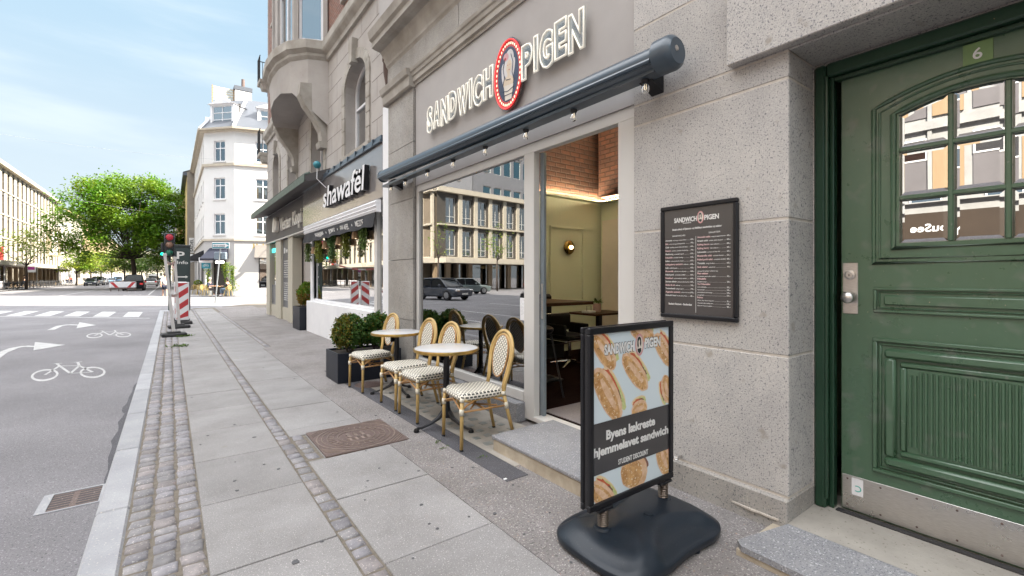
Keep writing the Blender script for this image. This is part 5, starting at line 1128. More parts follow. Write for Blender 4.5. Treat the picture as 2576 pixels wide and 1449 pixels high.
# hanging plants and wooden lamps in the window
plm = pm('trailing_leaf', (.13, .17, .05), (.09, .13, .03), 8, .6, tone=1); timb = pm('raw_wood', (.34, .22, .12), (.26, .16, .08), 9, .6); lampg = emit('warm_bulb', (1, .8, .55), 1.2)
hp = [(-12.95, 2.25, .75), (-11.9, 2.35, 1.0), (-10.8, 2.3, .8), (-9.75, 2.4, .95), (-8.62, 2.45, .9)]; hr = random.Random(31)
hl = ['first hanging plant from the left, outside the window edge of the falafel shop', 'yellow green hanging plant, second from the left under the black valance', 'deep green hanging plant in the middle under the black valance', 'moss coloured hanging plant, second from the right under the valance', 'bushy hanging plant at the right end of the falafel shop window']
for i, (s_, z, L) in enumerate(hp):
    y = -s_; x = 2.93; t = thing('hanging_plant', hl[i], 'plant', (x, y, z), 0, 'plants hanging at the falafel shop window'); m = MB(); cc = ((.9, 1.0, .8), (1.7, 1.5, .5), (.6, .95, .7), (1.5, 1.25, .4), (.9, 1.1, .7))[i]
    for k in range(800):
        q = hr.uniform(0, 6.28); r_ = hr.uniform(0, .17) * (1 - .3 * hr.random()); tt = hr.random() ** 1.3; zz = z + .08 - tt * L * .62; p = Vector((x + r_ * math.cos(q) * .6, y + r_ * math.sin(q) * (1 - tt * .55), zz)); b = hr.uniform(.6, 1.3); m.t = tuple(v * b for v in cc)
        d = Vector((hr.gauss(0, .4), hr.gauss(0, .4), -1)).normalized() * .05; e = Vector((hr.gauss(0, 1), hr.gauss(0, 1), 0)).normalized() * .011; m.add([p, p + d * .5 + e, p + d, p + d * .5 - e], [(0, 1, 2, 3)])
    m.build('foliage', plm, t); m = MB(); m.tube([(x, y, z + .05), (x + .02, y, 2.56)], .004, 5); m.build('cord', blackm, t)
l0 = thing('pendant_lamp', 'wooden pendant lamp at the left end of the falafel shop window', 'lamp', (2.95, 12.4, 2.2), 0, 'wooden lamps at the falafel shop window')
m = MB(); m.lathe([(.06, .0), (.085, -.17), (.075, -.17), (.05, -.01), (.001, .005)], (0, 0, 0), 8); m.build('lamp_shade', timb, l0, False, True); m = MB(); m.ball((0, 0, -.14), .03, 10, 6); m.build('lamp_bulb', lampg, l0, True, True); m = MB(); m.tube([(0, 0, 0), (0, 0, .3)], .004, 5); m.build('cord', blackm, l0, False, True)
for y_, z_, lb in ((11.35, 2.27, 'wooden pendant lamp, second from the left under the valance'), (10.25, 2.30, 'wooden pendant lamp in the middle under the valance'), (9.15, 2.36, 'wooden pendant lamp near the right end under the valance')): dup(l0, (2.95, y_, z_), 0, lb)
# interior furniture close to the pane
m = MB(); m.T = NF; m.box(-12.6, -8.3, .5, .95, 1.12, 1.17, .01); t = thing('window_counter', 'pale wooden counter with stools behind the falafel shop window', 'counter', (3.6, 10.4, 0)); m.build('top', timb, t)
for k in range(4):
    m = MB(); m.T = NF; s_ = -12.0 + k * 1.15; m.box(s_ - .17, s_ + .17, 1.0, 1.34, .72, .76); m.box(s_ - .17, s_ + .17, 1.3, 1.34, .76, 1.05)
    for a in (-.15, .15):
        for b in (1.02, 1.32): m.box(s_ + a - .015, s_ + a + .015, b - .015, b + .015, .05, .72)
    t2 = m.build('bar_chair', timb); tag(t2, 'pale wooden bar chair at the falafel shop counter, %s from the left' % ('first', 'second', 'third', 'fourth')[k], 'chair', 'bar chairs behind the falafel shop window')
m = MB(); m.box(3.4, 7, 8, 13, .0, .03); m.box(6.8, 7, 8, 13, .03, 3.2); m.box(3.36, 7, 12.98, 13.1, .03, 3.2); m.box(3.36, 7, 7.9, 8.0, .03, 3.2); m.box(3.36, 7, 8, 13, 3.2, 3.3); m.build('falafel_shop_room', pm('dim_room', (.28, .26, .23), None, 1, .9), B2)
# ---- white drain casing and brown rainwater head
dp = thing('drain_pipe', 'white cased drain pipe with a brown iron head between the two buildings', 'drain pipe', (2.9, 7.25, 0))
m = MB(); m.box(2.84, 3.04, 7.02, 7.42, 0, 4.25, .01); m.prism([(7.02, 4.25), (7.42, 4.25), (7.15, 4.62), (7.02, 4.62)], 2.86, 3.02, 'x'); m.build('casing', white, dp)
brownm = pm('brown_iron', (.10, .06, .05), None, 8, .55); m = MB(); m.lathe([(.001, .32), (.085, .32), (.085, .26), (.07, .24), (.068, .08), (.05, -.02), (.03, -.14), (.001, -.16)], (2.80, 7.10, 4.62), 18); m.build('pipe_head', brownm, dp, 'auto')
# ---- shop 2: copy shop with dark fascia under a green edged canopy
fasc = pm('brown_grey_board', (.085, .078, .08), (.075, .07, .07), 1.5, .6); creamp = pm('cream_shop_paint', (.46, .425, .345), (.42, .39, .32), 2, .6); panelg = pm('grey_cladding', (.085, .10, .10), (.07, .08, .085), 1.5, .35); graydoor = pm('grey_door', (.105, .11, .125), None, 2, .35)
m = MB(); m.T = NF; m.box(-20.12, -13.52, -.06, .0, 2.74, 3.72, .004); m.build('shop_fascia', fasc, B2)
m = MB(); m.T = NF; m.box(-20.12, -13.52, -.08, .0, 2.70, 2.737); m.build('fascia_edge', frame_w, B2)
Yv = lambda u: PX(u, 700, XB)[0]
ed = [Yv(u) for u in (670, 680.5, 695.5, 708.5, 727, 738)]   # far .. near
m = MB(); m.T = NF
m.box(-20.12, -ed[1], -.03, .25, 0, 2.70, .004); m.box(-ed[2], -ed[3], -.03, .25, 0, 2.70, .004); m.box(-ed[4], -ed[5], -.03, .25, 0, 2.70, .004)
m.box(-ed[1], -ed[2], .03, .25, 0, .42); m.box(-ed[3], -ed[4], .03, .25, 0, .42); m.build('shop_pilasters', creamp, B2)
m = MB(); m.T = NF; m.box(-ed[1], -ed[2], .05, .1, .42, 1.15); m.box(-ed[3] , -ed[4], .05, .1, .42, 2.70); dpan = m.build('grey_panels', graydoor, B2)
m = MB(); m.T = NF; m.box(-ed[1], -ed[2], .06, .07, 1.15, 2.70); m.build('side_pane', glass_s, B2)
m = MB(); m.T = NF; m.box(-ed[1] + .05, -ed[2] - .05, .045, .05, 2.35, 2.5); m.build('teal_lamp_strip', emit('teal_light', (.05, .75, .62), .6), B2)
m = MB(); T_ = NF @ Matrix.Translation((0, .049, 0)); a, b = -ed[3] + .15, -ed[4] - .12
addtext(m, 'Vester Kopi', a + .25, b, 2.25, .15, T_, .015); m.T = T_; m.box(a, a + .16, -.002, 0, 2.23, 2.42); m.T = None
for i in range(8): addtext(m, ['Print Kopi Skilte Plakater', 'Visitkort Brochurer Foldere', 'Hæfter Bøger Rapporter', 'Tegninger Scanning', 'Kuverter Brevpapir', 'Klistermærker Bannere', 'Folie Plancher Flyers', 'Laminering Indbinding'][i], a, b, 1.95 - i * .075, .04, T_, .005)
for i in range(9): addtext(m, ['Mandag til torsdag 8-17', 'Fredag 8-16', 'Alt i print og kopi til', 'erhverv og private', 'Storformat og plakater', 'Digitaltryk i farver', 'Levering i hele byen', 'Ring og hør nærmere', 'Velkommen indenfor'][i], a, b, 1.22 + .0 - i * .07, .037, T_, .005)
m.build('white_text', inkw, B2)
m = MB(); m.T = NF; m.box(-ed[5], -13.15, .55, .6, 0, 2.7); m.box(-13.2, -13.15, .0, .55, 0, 2.70); m.box(-ed[5], -13.15, .0, .6, 2.66, 2.74); m.build('recess_cladding', panelg, B2)
m = MB(); m.T = NF
for z in (.95, 1.85): m.box(-ed[5], -13.2, .546, .5495, z, z + .012)
m.build('cladding_seams', jointm, B2)
cnp = thing('shop_canopy', 'dark flat canopy with a corrugated green edge above the copy shop sign', 'canopy', (2.8, 15.5, 3.7))
m = MB(); run(m, [(3.05, 3.80), (2.62, 3.66), (2.50, 3.64), (2.48, 3.70), (2.48, 3.78), (3.05, 4.02)], 11.3, 19.9); m.build('canopy_body', fasc, cnp)
cop = pm('green_copper', (.10, .14, .115), (.06, .075, .06), 9, .6)
m = MB(); m.box(2.462, 2.478, 11.29, 19.91, 3.63, 3.785); 
for i in range(62): y = 11.32 + i * .139; m.tube([(2.47, y, 3.79), (2.60, y, 3.845)], .03, 6)
m.build('corrugated_edge', cop, cnp)
vk = thing('copy_shop_sign', 'cream channel letters reading Vester Kopi with a leaf mark on the dark fascia', 'sign', (2.95, 16, 3.0))
chl = pm('channel_letter', (.80, .77, .71), None, 3, .5)
sa, sb = -PX(703, 560, 2.93)[0], -PX(757, 540, 2.93)[0]
m = MB(); addtext(m, 'Vester Kopi', sa, sb, 2.98, .42, FS(2.985), .012, 0, .025); m.build('letters', chl, vk)
m = MB()
for k in range(3):
    c_ = -PX(694, 560, 2.93)[0]; P = [(c_ - .22 + k * .13, 3.0 + k * .08), (c_ + .05 + k * .12, 2.97 + k * .02), (c_ + .16 + k * .06, 3.35), (c_ + .02 + k * .05, 3.5 - k * .02), (c_ - .18 + k * .11, 3.28 + k * .05)]
    m.T = FS(2.985); m.prism(P, -.14 + k * .02, 0, 'y'); m.T = None
m.build('leaf_mark', chl, vk)
fl = thing('spot_light', 'small teal topped floodlight at the near end of the copy shop canopy', 'floodlight', (2.7, 11.25, 4.0)); m = MB(); m.ball((2.75, 11.3, 4.05), .09, 10, 6); m.build('head', pm('teal_plastic', (.03, .22, .27), None, 4, .5), fl, True); m = MB(); m.tube([(2.75, 11.3, 4.0), (2.72, 11.2, 3.7), (2.9, 11.1, 3.5)], .008, 5); m.build('cable', white, fl)

# ------------------------------------------------------------------ generic facades
def facade(parent, T, L, z0, z1, rows, cols, mat, dep=.15, wn='wall', wargs=None, minwin=True, marg=None):
    """rows: list of (z0,z1); cols: list of (s0,s1)"""
    hs = [(a, b, c, d) for a, b in cols for c, d in rows]; m = MB(); m.T = T; m.wall(0, L, z0, z1, hs, dep); w = m.build(wn, mat, parent)
    proto = {}
    for h in hs:
        key = (round(h[1] - h[0], 3), round(h[3] - h[2], 3))
        if key not in proto:
            o = window(parent, Matrix.Identity(4), 0, h[1] - h[0], 0, h[3] - h[2], dep, **(wargs or {}))
            for q in [o] + list(o.children): pass
            proto[key] = o; o['_used'] = 0
        o = proto[key]
        if o['_used']: c = copy_tree(o, parent)
        else: c = o; o['_used'] = 1
        base = Vector((0, 0, 0)); p = parent
        while p is not None: base += p.location; p = p.parent
        # meshes were built relative to the parent's place: undo that, then set the window's own place
        c.matrix_basis = Matrix.Translation(-base) @ T @ Matrix.Translation((h[0], 0, h[2])) @ Matrix.Translation(base)
    for o in proto.values(): del o['_used']
    return w
# ------------------------------------------------------------------ white corner cafe building beyond the crossing
wp = pm('white_render', (.72, .71, .70), (.67, .66, .65), .8, .85, big=(.5, (.94, .93, .92))); gp = pm('grey_render', (.46, .445, .44), (.43, .415, .41), 1, .85); slate = pm('slate', (.085, .095, .12), (.075, .085, .10), 12, .5); eavem = pm('cream_eaves', (.52, .46, .37), None, 2, .7)
C1, C2, C3 = (2.25, 45.6), (4.2, 43.5), (15.8, 40.1); C0 = (2.25, 64)
B3 = thing('white_cafe_building', 'tall white rendered corner building with slate mansard and cafe on the ground floor', 'building', (C2[0], C2[1], 0))
F1 = FR((C0[0], C0[1], 0), (0, -1)); F2 = FR((*C1, 0), (C2[0] - C1[0], C2[1] - C1[1])); F3 = FR((*C2, 0), (C3[0] - C2[0], C3[1] - C2[1])); L2 = math.dist(C1, C2); L3 = math.dist(C2, C3)
rows = [(4.95, 6.65), (7.85, 9.6), (10.95, 12.65)]
skyg = glassmat('blue_sky_pane', (.10, .13, .15), .22, .0, (.75, .9, 1.0))
wa = dict(fwid=.08, mull=(.5,), trans=(.64,), bar=.075, sill=wp, gl=skyg)
facade(B3, F1, 18.4, 4.5, 13.7, rows, [(1 + i * 2.6, 2.1 + i * 2.6) for i in range(7)], wp, .15, 'street_wall', wa)
facade(B3, F2, L2, 4.5, 13.7, rows, [(.93, 1.98)], wp, .15, 'corner_wall', wa)
facade(B3, F3, L3, 4.5, 13.7, rows, [(1.5 + i * 2.6, 2.6 + i * 2.6) for i in range(4)], wp, .15, 'side_wall', wa)
m = MB(); m.T = F1; m.wall(0, 18.4, 0, 4.5, [(2, 5, .6, 3.2), (8, 12, .6, 3.2), (14.5, 17.8, .5, 3.3)], .15); m.T = F2; m.wall(0, L2, 0, 4.5, [(.75, 2.1, .0, 3.2)], .4); m.T = F3; m.wall(0, L3, 0, 4.5, [(1.75, 5.2, .55, 3.1), (6.5, 10, .55, 3.1)], .15)
m.T = None; m.prism([(C1[0] + .5, C1[1] + .6), (C0[0] + .5, C0[1]), (16, 62), (16, 41)], 0, 13.6); m.build('ground_floor_wall', gp, B3)
m = MB()
for z, pr_, h_ in ((4.42, .10, .16), (10.55, .14, .2), (13.35, .28, .12), (13.47, .45, .14)):
    off = lambda p, a, b: None
    P = [(C0[0] - pr_, C0[1]), (C1[0] - pr_, C1[1] - pr_ * .35), (C2[0] - pr_ * .45, C2[1] - pr_), (C3[0], C3[1] - pr_), (C3[0], C3[1] + .1), (C2[0] + .1, C2[1] + .15), (C1[0] + .15, C1[1] + .1), (C0[0] + .1, C0[1])]
    m.prism(P, z, z + h_)
m.build('cornices', eavem, B3)
m = MB(); A = [(C0[0] - .3, C0[1]), (C1[0] - .3, C1[1] - .1), (C2[0] - .1, C2[1] - .3), (C3[0], C3[1] - .3)]; Bq = [(C0[0] + 1.9, C0[1]), (C1[0] + 1.9, C1[1] + 1.2), (C2[0] + 1.1, C2[1] + 2.2), (C3[0], C3[1] + 2.2)]
m.add([(x, y, 13.62) for x, y in A] + [(x, y, 16.8) for x, y in Bq] + [(16, 64, 17.4), (16, 50, 17.6)], [(0, 1, 5, 4), (1, 2, 6, 5), (2, 3, 7, 6), (4, 5, 8), (5, 6, 9, 8), (6, 7, 9)]); rf = m.build('roof', slate, B3)
m = MB()
for a, b in ((1, 5), (2, 6)):
    p, q = Vector((*A[a], 13.64)), Vector((*Bq[b - 4], 16.84)); m.tube([p, q], .13, 6)
m.build('white_hips', white, rf)
m = MB(); m.box(7.3, 8.5, 46.5, 47.9, 16, 18.3, .03); m.box(4.6, 5.9, 47.2, 48.6, 15.5, 18.1, .03); ck = m.build('chimney', wp, rf)
m = MB(); m.box(4.55, 5.95, 47.15, 48.65, 18.1, 18.45); m.box(7.25, 8.55, 46.45, 47.95, 18.3, 18.6); m.build('chimney_cap', slate, ck); m = MB(); m.lathe([(.001, 0), (.15, 0), (.13, .9), (.001, .9)], (5.3, 47.9, 18.45), 10); m.build('chimney_pot', castiron, ck)
def dormer(T, s0, s1, z0, z1, nm='dormer'):
    m = MB(); m.T = T; c = (s0 + s1) / 2; m.wall(s0, s1, z0, z1, [(s0 + .18, s1 - .18, z0 + .18, z1 - .12)], .12)
    m.prism([(s0 - .15, z1), (s1 + .15, z1), (c, z1 + .42)], -.15, 2.2, 'y'); m.add([(s0, 0, z0), (s0, 2.4, z0 + .2), (s0, 2.4, z1), (s0, 0, z1)], [(0, 1, 2, 3)]); m.add([(s1, 0, z0), (s1, 2.4, z0 + .2), (s1, 2.4, z1), (s1, 0, z1)], [(3, 2, 1, 0)]); d = m.build(nm, white, B3)
    window(d, T, s0 + .18, s1 - .18, z0 + .18, z1 - .12, .12, .07, (.5,), (.33, .66), bar=.05)
dormer(F2 @ Matrix.Translation((0, .25, 0)), .35, 2.55, 13.75, 15.75); dormer(F3 @ Matrix.Translation((0, .45, 0)), 1.6, 3.3, 13.75, 15.6); dormer(F3 @ Matrix.Translation((0, .45, 0)), 5.8, 7.5, 13.75, 15.6)
dormer(F1 @ Matrix.Translation((0, .4, 0)), 14.3, 15.6, 13.75, 15.3); dormer(F1 @ Matrix.Translation((0, .4, 0)), 9.5, 10.8, 13.75, 15.3)
# roof terrace screen
ts = thing('roof_screen', 'pale slatted wooden screen of a roof terrace beside the white chimney', 'screen', (4.0, 48, 17)); m = MB()
for i in range(6): m.box(2.9, 4.6, 47.6, 47.66, 16.9 + i * .22, 17.05 + i * .22)
m.build('slats', creamp, ts); m = MB(); m.box(2.9, 2.98, 47.55, 47.6, 16.3, 18.2); m.box(4.5, 4.58, 47.55, 47.6, 16.3, 18.2); m.build('posts', timb, ts)
m = MB(); m.T = F2; m.box(.75, 2.1, .2, .25, 0, 3.2); m.build('cafe_entrance', pm('dark_cafe_door', (.03, .022, .02), None, 2, .3), B3)
m = MB(); m.T = F3; m.box(1.75, 5.2, .1, .11, .55, 3.1); m.box(6.5, 10, .1, .11, .55, 3.1); m.T = F1; m.box(14.5, 17.8, .1, .11, .5, 3.3); m.box(8, 12, .1, .11, .6, 3.2); m.box(2, 5, .1, .11, .6, 3.2); m.build('cafe_panes', glass_d, B3)
m = MB(); m.T = F3; m.box(1.5, 5.6, .2, .25, .3, 3.3); m.box(1.6, 10.5, .2, .25, .3, 3.3); m.T = F1; m.box(1, 18, .3, .35, .3, 3.4); m.build('dark_room', curt, B3)
m = MB(); m.T = F3; 
for s_ in (1.75, 3.4, 5.14): m.box(s_, s_ + .06, .04, .1, .55, 3.1)
m.box(1.8, 5.2, .04, .1, 1.35, 1.4); m.build('window_frames', blackm, B3)
gold = pm('gilt_letter', (.55, .42, .18), None, 5, .4, .6)
m = MB(); addtext(m, 'JUNIOR', 1.2, 4.6, 3.92, .34, F3, .01); m.build('gilt_lettering', gold, B3)
m = MB(); m.box(0, 1, 0, 1, 0, 1); m = MB(); m.T = F3; m.box(.2, 1.0, -.02, 0, 4.62, 4.78); m.build('street_name_plate', frame_w, B3)
def awning(name, label, T, s0, s1, z0, z1, out, mat, txt=None, drop=.25):
    a = thing(name, label, 'awning', tuple(T @ Vector(((s0 + s1) / 2, 0, z0)))); m = MB(); m.T = T
    m.add([(s0, 0, z1), (s1, 0, z1), (s1, -out, z0), (s0, -out, z0), (s0, -out, z0 - drop), (s1, -out, z0 - drop), (s0, .0, z0), (s1, .0, z0), (s0, 0, z1 - .03), (s1, 0, z1 - .03), (s1, -out + .03, z0 - .03), (s0, -out + .03, z0 - .03)], [(3, 2, 1, 0), (3, 4, 5, 2), (0, 6, 3), (1, 2, 7), (8, 9, 10, 11)]); m.build('canvas', mat, a)
    m = MB(); m.T = T; m.tube([(s0, 0, z0 - .1), (s0, -out, z0 - .02), (s1, -out, z0 - .02), (s1, 0, z0 - .1)], .02, 6); m.build('frame', blackm, a)
    if txt:
        m = MB(); L = (z1 - z0); sl_ = out / L; T2_ = T @ Matrix(((1, 0, 0, 0), (0, 1, sl_, -out - sl_ * z0 - .01), (0, 0, 1, 0), (0, 0, 0, 1))); addtext(m, txt, s0 + .6 * (s1 - s0) / 2, s1 - .15, z0 + .08, .26, T2_, .01); m.build('lettering', inkw, a)
navyc = pm('navy_canvas', (.02, .024, .045), None, 10, .85); greyc = pm('taupe_canvas', (.21, .19, .175), None, 10, .85)
awning('cafe_awning', 'navy awning over the chamfered entrance of the white cafe building', F2, .55, 2.3, 2.95, 3.85, 1.0, navyc, drop=.15)
awning('window_awning', 'taupe awning lettered JUNIOR over the lit side window of the white cafe building', F3, 1.5, 6.0, 3.05, 4.1, .5, greyc, 'JUNIOR', .0)
awning('street_awning', 'black awning on the street side of the white cafe building', F1, 13.6, 18.0, 2.9, 3.7, 1.4, val, drop=.15)
for i, s_ in enumerate((3.0, 5.0)):
    t = thing('gooseneck_lamp', 'black gooseneck lamp %s over the taupe lettered awning' % ('further left' if i == 0 else 'further right'), 'lamp', tuple(F3 @ Vector((s_, 0, 4.2))), 0, 'gooseneck lamps of the cafe'); m = MB(); m.T = F3; m.tube([(s_, 0, 4.3), (s_ - .1, -.5, 4.25), (s_ - .35, -.9, 3.75)], .02, 6); m.build('arm', blackm, t); m = MB(); m.T = F3; m.lathe([(.001, .14), (.05, .14), (.22, 0), (.001, 0)], (s_ - .4, -.95, 3.62), 14); m.build('lamp_shade', black, t)
# ------------------------------------------------------------------ yellow and further houses on the right of the street
ylw = pm('yellow_render', (.58, .44, .20), (.53, .40, .18), 1, .85); bwall = pm('bare_gable_render', (.27, .235, .19), (.22, .19, .16), 1.5, .9)
def rowhouse(name, label, X, y0, y1, h, mat, ncol, side=1, rowsn=4, gable=None, roofm=None, deep=12, wz=3.0):
    b = thing(name, label, 'building', (X, (y0 + y1) / 2, 0)); L = y1 - y0; T = FR((X, y1, 0), (0, -1)) if side > 0 else FR((X, y0, 0), (0, 1))
    pit = L / ncol; cols = [(pit * (i + .5) - .55, pit * (i + .5) + .55) for i in range(ncol)]; rr_ = [(4.4 + k * (h - 4.6) / (rowsn - .0), 4.4 + k * (h - 4.6) / rowsn + 1.7) for k in range(rowsn)]
    facade(b, T, L, 3.4, h, rr_, cols, mat, .15, 'wall', dict(fwid=.09, mull=(.5,), trans=(.62,), bar=.08, back=False))
    m = MB(); m.T = T; m.wall(0, L, 0, 3.39, [(c[0] - .4, c[1] + .4, .5, 2.9) for c in cols], .2); m.T = None
    m.build('ground_floor', gp, b)
    m = MB(); m.T = T; m.box(.1, L - .1, .25, .3, .3, h - .2); m.build('dark_rooms', curt, b)
    m = MB(); sx = X + deep * side; a0, a1 = min(X + .02 * side, sx), max(X + .02 * side, sx); m.add([(X, y0, 0), (sx, y0, 0), (sx, y0, h), (X + 5 * side, y0, h + 2.6), (X, y0, h)], [(0, 1, 2, 3, 4)]); m.add([(X, y1, 0), (sx, y1, 0), (sx, y1, h), (X + 5 * side, y1, h + 2.6), (X, y1, h)], [(4, 3, 2, 1, 0)]); m.build('gable', gable or mat, b)
    m = MB(); m.add([(X - .4 * side, y0, h), (X - .4 * side, y1, h), (X + 5 * side, y1, h + 2.7), (X + 5 * side, y0, h + 2.7), (sx, y0, h), (sx, y1, h)], [(0, 1, 2, 3), (3, 2, 5, 4)]); m.box(X - .4 * side, X, y0, y1, h - .35, h - .01); m.build('roof', roofm or slate, b); return b
rowhouse('yellow_house', 'yellow rendered house with a bare brown gable just past the white cafe building', 1.55, 64, 92, 13.4, ylw, 9, gable=bwall)
rowhouse('ochre_house', 'ochre house further along the right side of the street behind the tree crown', 1.2, 92.1, 124, 14.5, pm('ochre_render', (.48, .33, .13), None, 1, .85), 10)
rowhouse('pale_house', 'pale distant house at the far right end of the street', .9, 124.1, 170, 13, wp, 13)
rowhouse('far_cream_house', 'cream house far down the right side in the haze of leaves', .6, 170.1, 240, 15, creamp, 16)
# sign blade and round sign on yellow house
t = thing('blade_sign', 'tall white blade sign with dark lettering on the yellow house', 'sign', (.9, 63.2, 5)); m = MB(); m.box(1.72, 2.2, 63.3, 63.4, 4.2, 5.9, .02); m.build('panel', frame_w, t)
m = MB(); vs, fs = textmesh('SADEL', 1, .02, 0, 0); x0_ = min(v[0] for v in vs); k_ = 1.45 / (max(v[0] for v in vs) - x0_); m.add([(2.1 - v[1] * .4, 63.29, 4.33 + (v[0] - x0_) * k_) for v in vs], fs); m.build('lettering', blackm, t)
t = thing('round_lamp_sign', 'round white sign disc on the street side of the white cafe building', 'sign', (1.5, 52, 4.0)); m = MB(); m.lathe([(.001, 0), (.4, 0), (.4, .14), (.001, .14)], (1.63, 54.6, 3.3), 28, 'y'); m.build('disc', white, t); m = MB(); m.tube([(1.63, 54.67, 3.3), (2.3, 54.67, 3.4)], .03, 6); m.build('arm', blackm, t)
# ------------------------------------------------------------------ left side: hotel with upright fins
trav = pm('pale_travertine', (.50, .455, .38), (.44, .40, .33), 1.5, .8); dglass = glass_d; dband = pm('dark_window_band', (.09, .08, .07), None, 2, .5)
def finhouse(name, label, T, L, z0, fl, nf, bay_, fin=.62, c0=.05, prot=.22, led=.42):
    b = thing(name, label, 'building', tuple(T @ Vector((L / 2, 0, 0)))); H_ = z0 + fl * nf; nb = int(L / bay_)
    cols = [(i * bay_ + fin + .25, (i + 1) * bay_ - .12) for i in range(nb)]; rows_ = [(z0 + k * fl + .35, z0 + (k + 1) * fl - .45) for k in range(nf)]
    facade(b, T, L, z0, H_, rows_, cols, dband, .3, 'wall', dict(fwid=.07, mull=(.5,), trans=(.25,), bar=.06, mat=frame_w, back=False))
    m = MB(); m.T = T
    for k in range(nf):
        for i in range(nb): m.box(i * bay_, i * bay_ + fin, -prot, .02, z0 + k * fl + .2, z0 + (k + 1) * fl - .02)
    m.build('stone_fins', trav, b)
    m = MB(); m.T = T
    for k in range(nf): m.box(0, L, -led, .0, z0 + k * fl, z0 + k * fl + .18)
    m.box(-.2, L + .2, -.6, .3, H_, H_ + .55); m.build('ledges', trav, b)
    m = MB(); m.T = T; m.box(-.3, L + .3, -2.2, .0, z0 - .55, z0 - .02); m.build('street_canopy', trav, b)
    m = MB(); m.T = T
    i = 0
    while i * 3.2 < L: m.box(i * 3.2, i * 3.2 + .6, .1, .5, 0, z0 - .56); i += 1
    m.build('columns', pm('brown_cladding', (.30, .22, .14), None, 2, .6) if 'brown_cladding' not in MATS else MATS['brown_cladding'], b)
    m = MB(); m.T = T; m.box(0, L, .9, .92, .0, z0 - .56); m.build('ground_panes', glass_d, b)
    m = MB(); m.T = T; m.box(c0, L - .05, .5, 12, z0 - .5, H_ - .05); m.box(0, L, 3, 3.2, 0, z0 - .5); m.build('core', pm('core_brown', (.20, .16, .12), None, 1, .9) if 'core_brown' not in MATS else MATS['core_brown'], b)
    return b
XL = -18.0
HT = FR((XL, 66.0, 0), (0, 1))
hotel = finhouse('hotel_building', 'long pale hotel block of upright stone fins on the left side of the street', HT, 62, 3.5, 3.15, 4, 2.48, 1.25, prot=.05, led=.12)
t = thing('hotel_sign', 'beige blade sign with white upright lettering on the hotel facade', 'sign', (XL + 1.2, 100, 5)); 
sgx = XL + .45; sy = 114.0
m = MB(); m.box(sgx, sgx + 1.85, sy, sy + .3, 5.1, 9.9, .03); m.build('panel', pm('sign_beige', (.36, .30, .22), None, 1, .6), t)
m = MB(); vs, fs = textmesh('Scandic', 1, .02, 0, .05); x0_ = min(v[0] for v in vs); k_ = 4.1 / (max(v[0] for v in vs) - x0_); m.add([(sgx + 1.45 - v[1] * 1.45, sy - .02 - v[2] * .5, 5.4 + (v[0] - x0_) * k_) for v in vs], fs); m.build('lettering', white, t)
# office over the square (seen in the shop window) and the street house opposite (seen in the door panes)
OF = FR((XL - 26 * .99, 46.4 + 26 * .14 * -1 + 7.3, 0), (.99, -.14 * 1))
finhouse('office_building', 'pale office block with stone fins and shops below across the square', FR((XL - 34, 50.5, 0), (.992, -.125)), 34, 3.6, 3.75, 2, 2.35, .5)
finhouse('office_wing', 'street wing of the pale office block with stone fins', FR((XL - .1, 46.6, 0), (0, 1)), 17, 3.6, 3.75, 2, 2.35, .5, 6.5)
OFT = FR((XL - 34, 50.5, 0), (.992, -.125))
m = MB()
for s_ in (15, 24): addtext(m, 'BANG & OLUFSEN', s_, s_ + 3.2, 3.15 - .6, .24, OFT @ Matrix.Translation((0, -.1 + .5, 0)), .01)
tag(m.build('shop_lettering', gold), 'gilt shop lettering under the canopy of the office block', 'lettering')
bgl = glassmat('blue_window_glass', (.05, .12, .14), .35, .02, (.55, .9, 1.0)); steelc = pm('blue_grey_cladding', (.20, .205, .225), (.17, .175, .195), 2, .5)
t = thing('tower_office', 'blue grey tower of wide blue windows behind the pale office block', 'building', (-40, 66, 0)); TT_ = FR((-92, 70, 0), (.99, -.14))
facade(t, TT_, 60, 8, 34, [(13.2 + k * 5.2, 16.2 + k * 5.2) for k in range(4)], [(1 + i * 2.3, 2.7 + i * 2.3) for i in range(25)], steelc, .2, 'wall', dict(fwid=.08, mull=(), bar=.06, mat=frame_w, gl=bgl, back=False))
m = MB(); m.T = TT_; m.box(0, 60, .3, 14, 0, 33.9); m.build('core', steelc, t)
YH = FR((XL, -30, 0), (0, 1)); woodp = pm('larch_boards', (.34, .235, .14), (.28, .19, .11), 6, .7, stretch=(1, 14, .4)); gpan = pm('grey_board', (.16, .15, .16), None, 1, .5)
t = thing('opposite_house', 'modern block of larch boards and grey panels on the opposite side of the street', 'building', (XL, -4, 0))
m = MB(); m.T = YH
cells = []
for k in range(5):
    for i in range(21): cells.append((i * 2.4, 4.6 + k * 2.9, (i + k) % 3))
for kind, mt, nm in ((0, woodp, 'larch_panels'), (1, gpan, 'grey_panels')):
    m = MB(); m.T = YH
    for s_, z, c_ in cells:
        if kind == 0: m.box(s_ + .15, s_ + 1.05, -.02, .05, z + .35, z + 2.2)
        else: m.box(s_ + 1.2, s_ + 2.3, .02, .05, z + .35, z + 1.5)
    m.build(nm, mt, t)
for n_, (s_, z, c_) in enumerate(cells):
    if 20 < s_ < 45 and z < 12: window(t, YH, s_ + 1.2, s_ + 2.3, z + 1.52, z + 2.4, .05, .06, (), (), bar=.05, back=False)
m = MB(); m.T = YH; m.box(0, 51, .06, 12, 4.0, 19.5)
for k in range(6): m.box(0, 51, -.1, .058, 4.42 + k * 2.9, 4.6 + k * 2.9 + .16)
for i in range(22): m.box(i * 2.4 + 1.06, i * 2.4 + 1.19, -.04, .058, 4.9, 19.4)
m.build('white_bands', pm('white_metal_band', (.36, .36, .36), None, 2, .5), t)
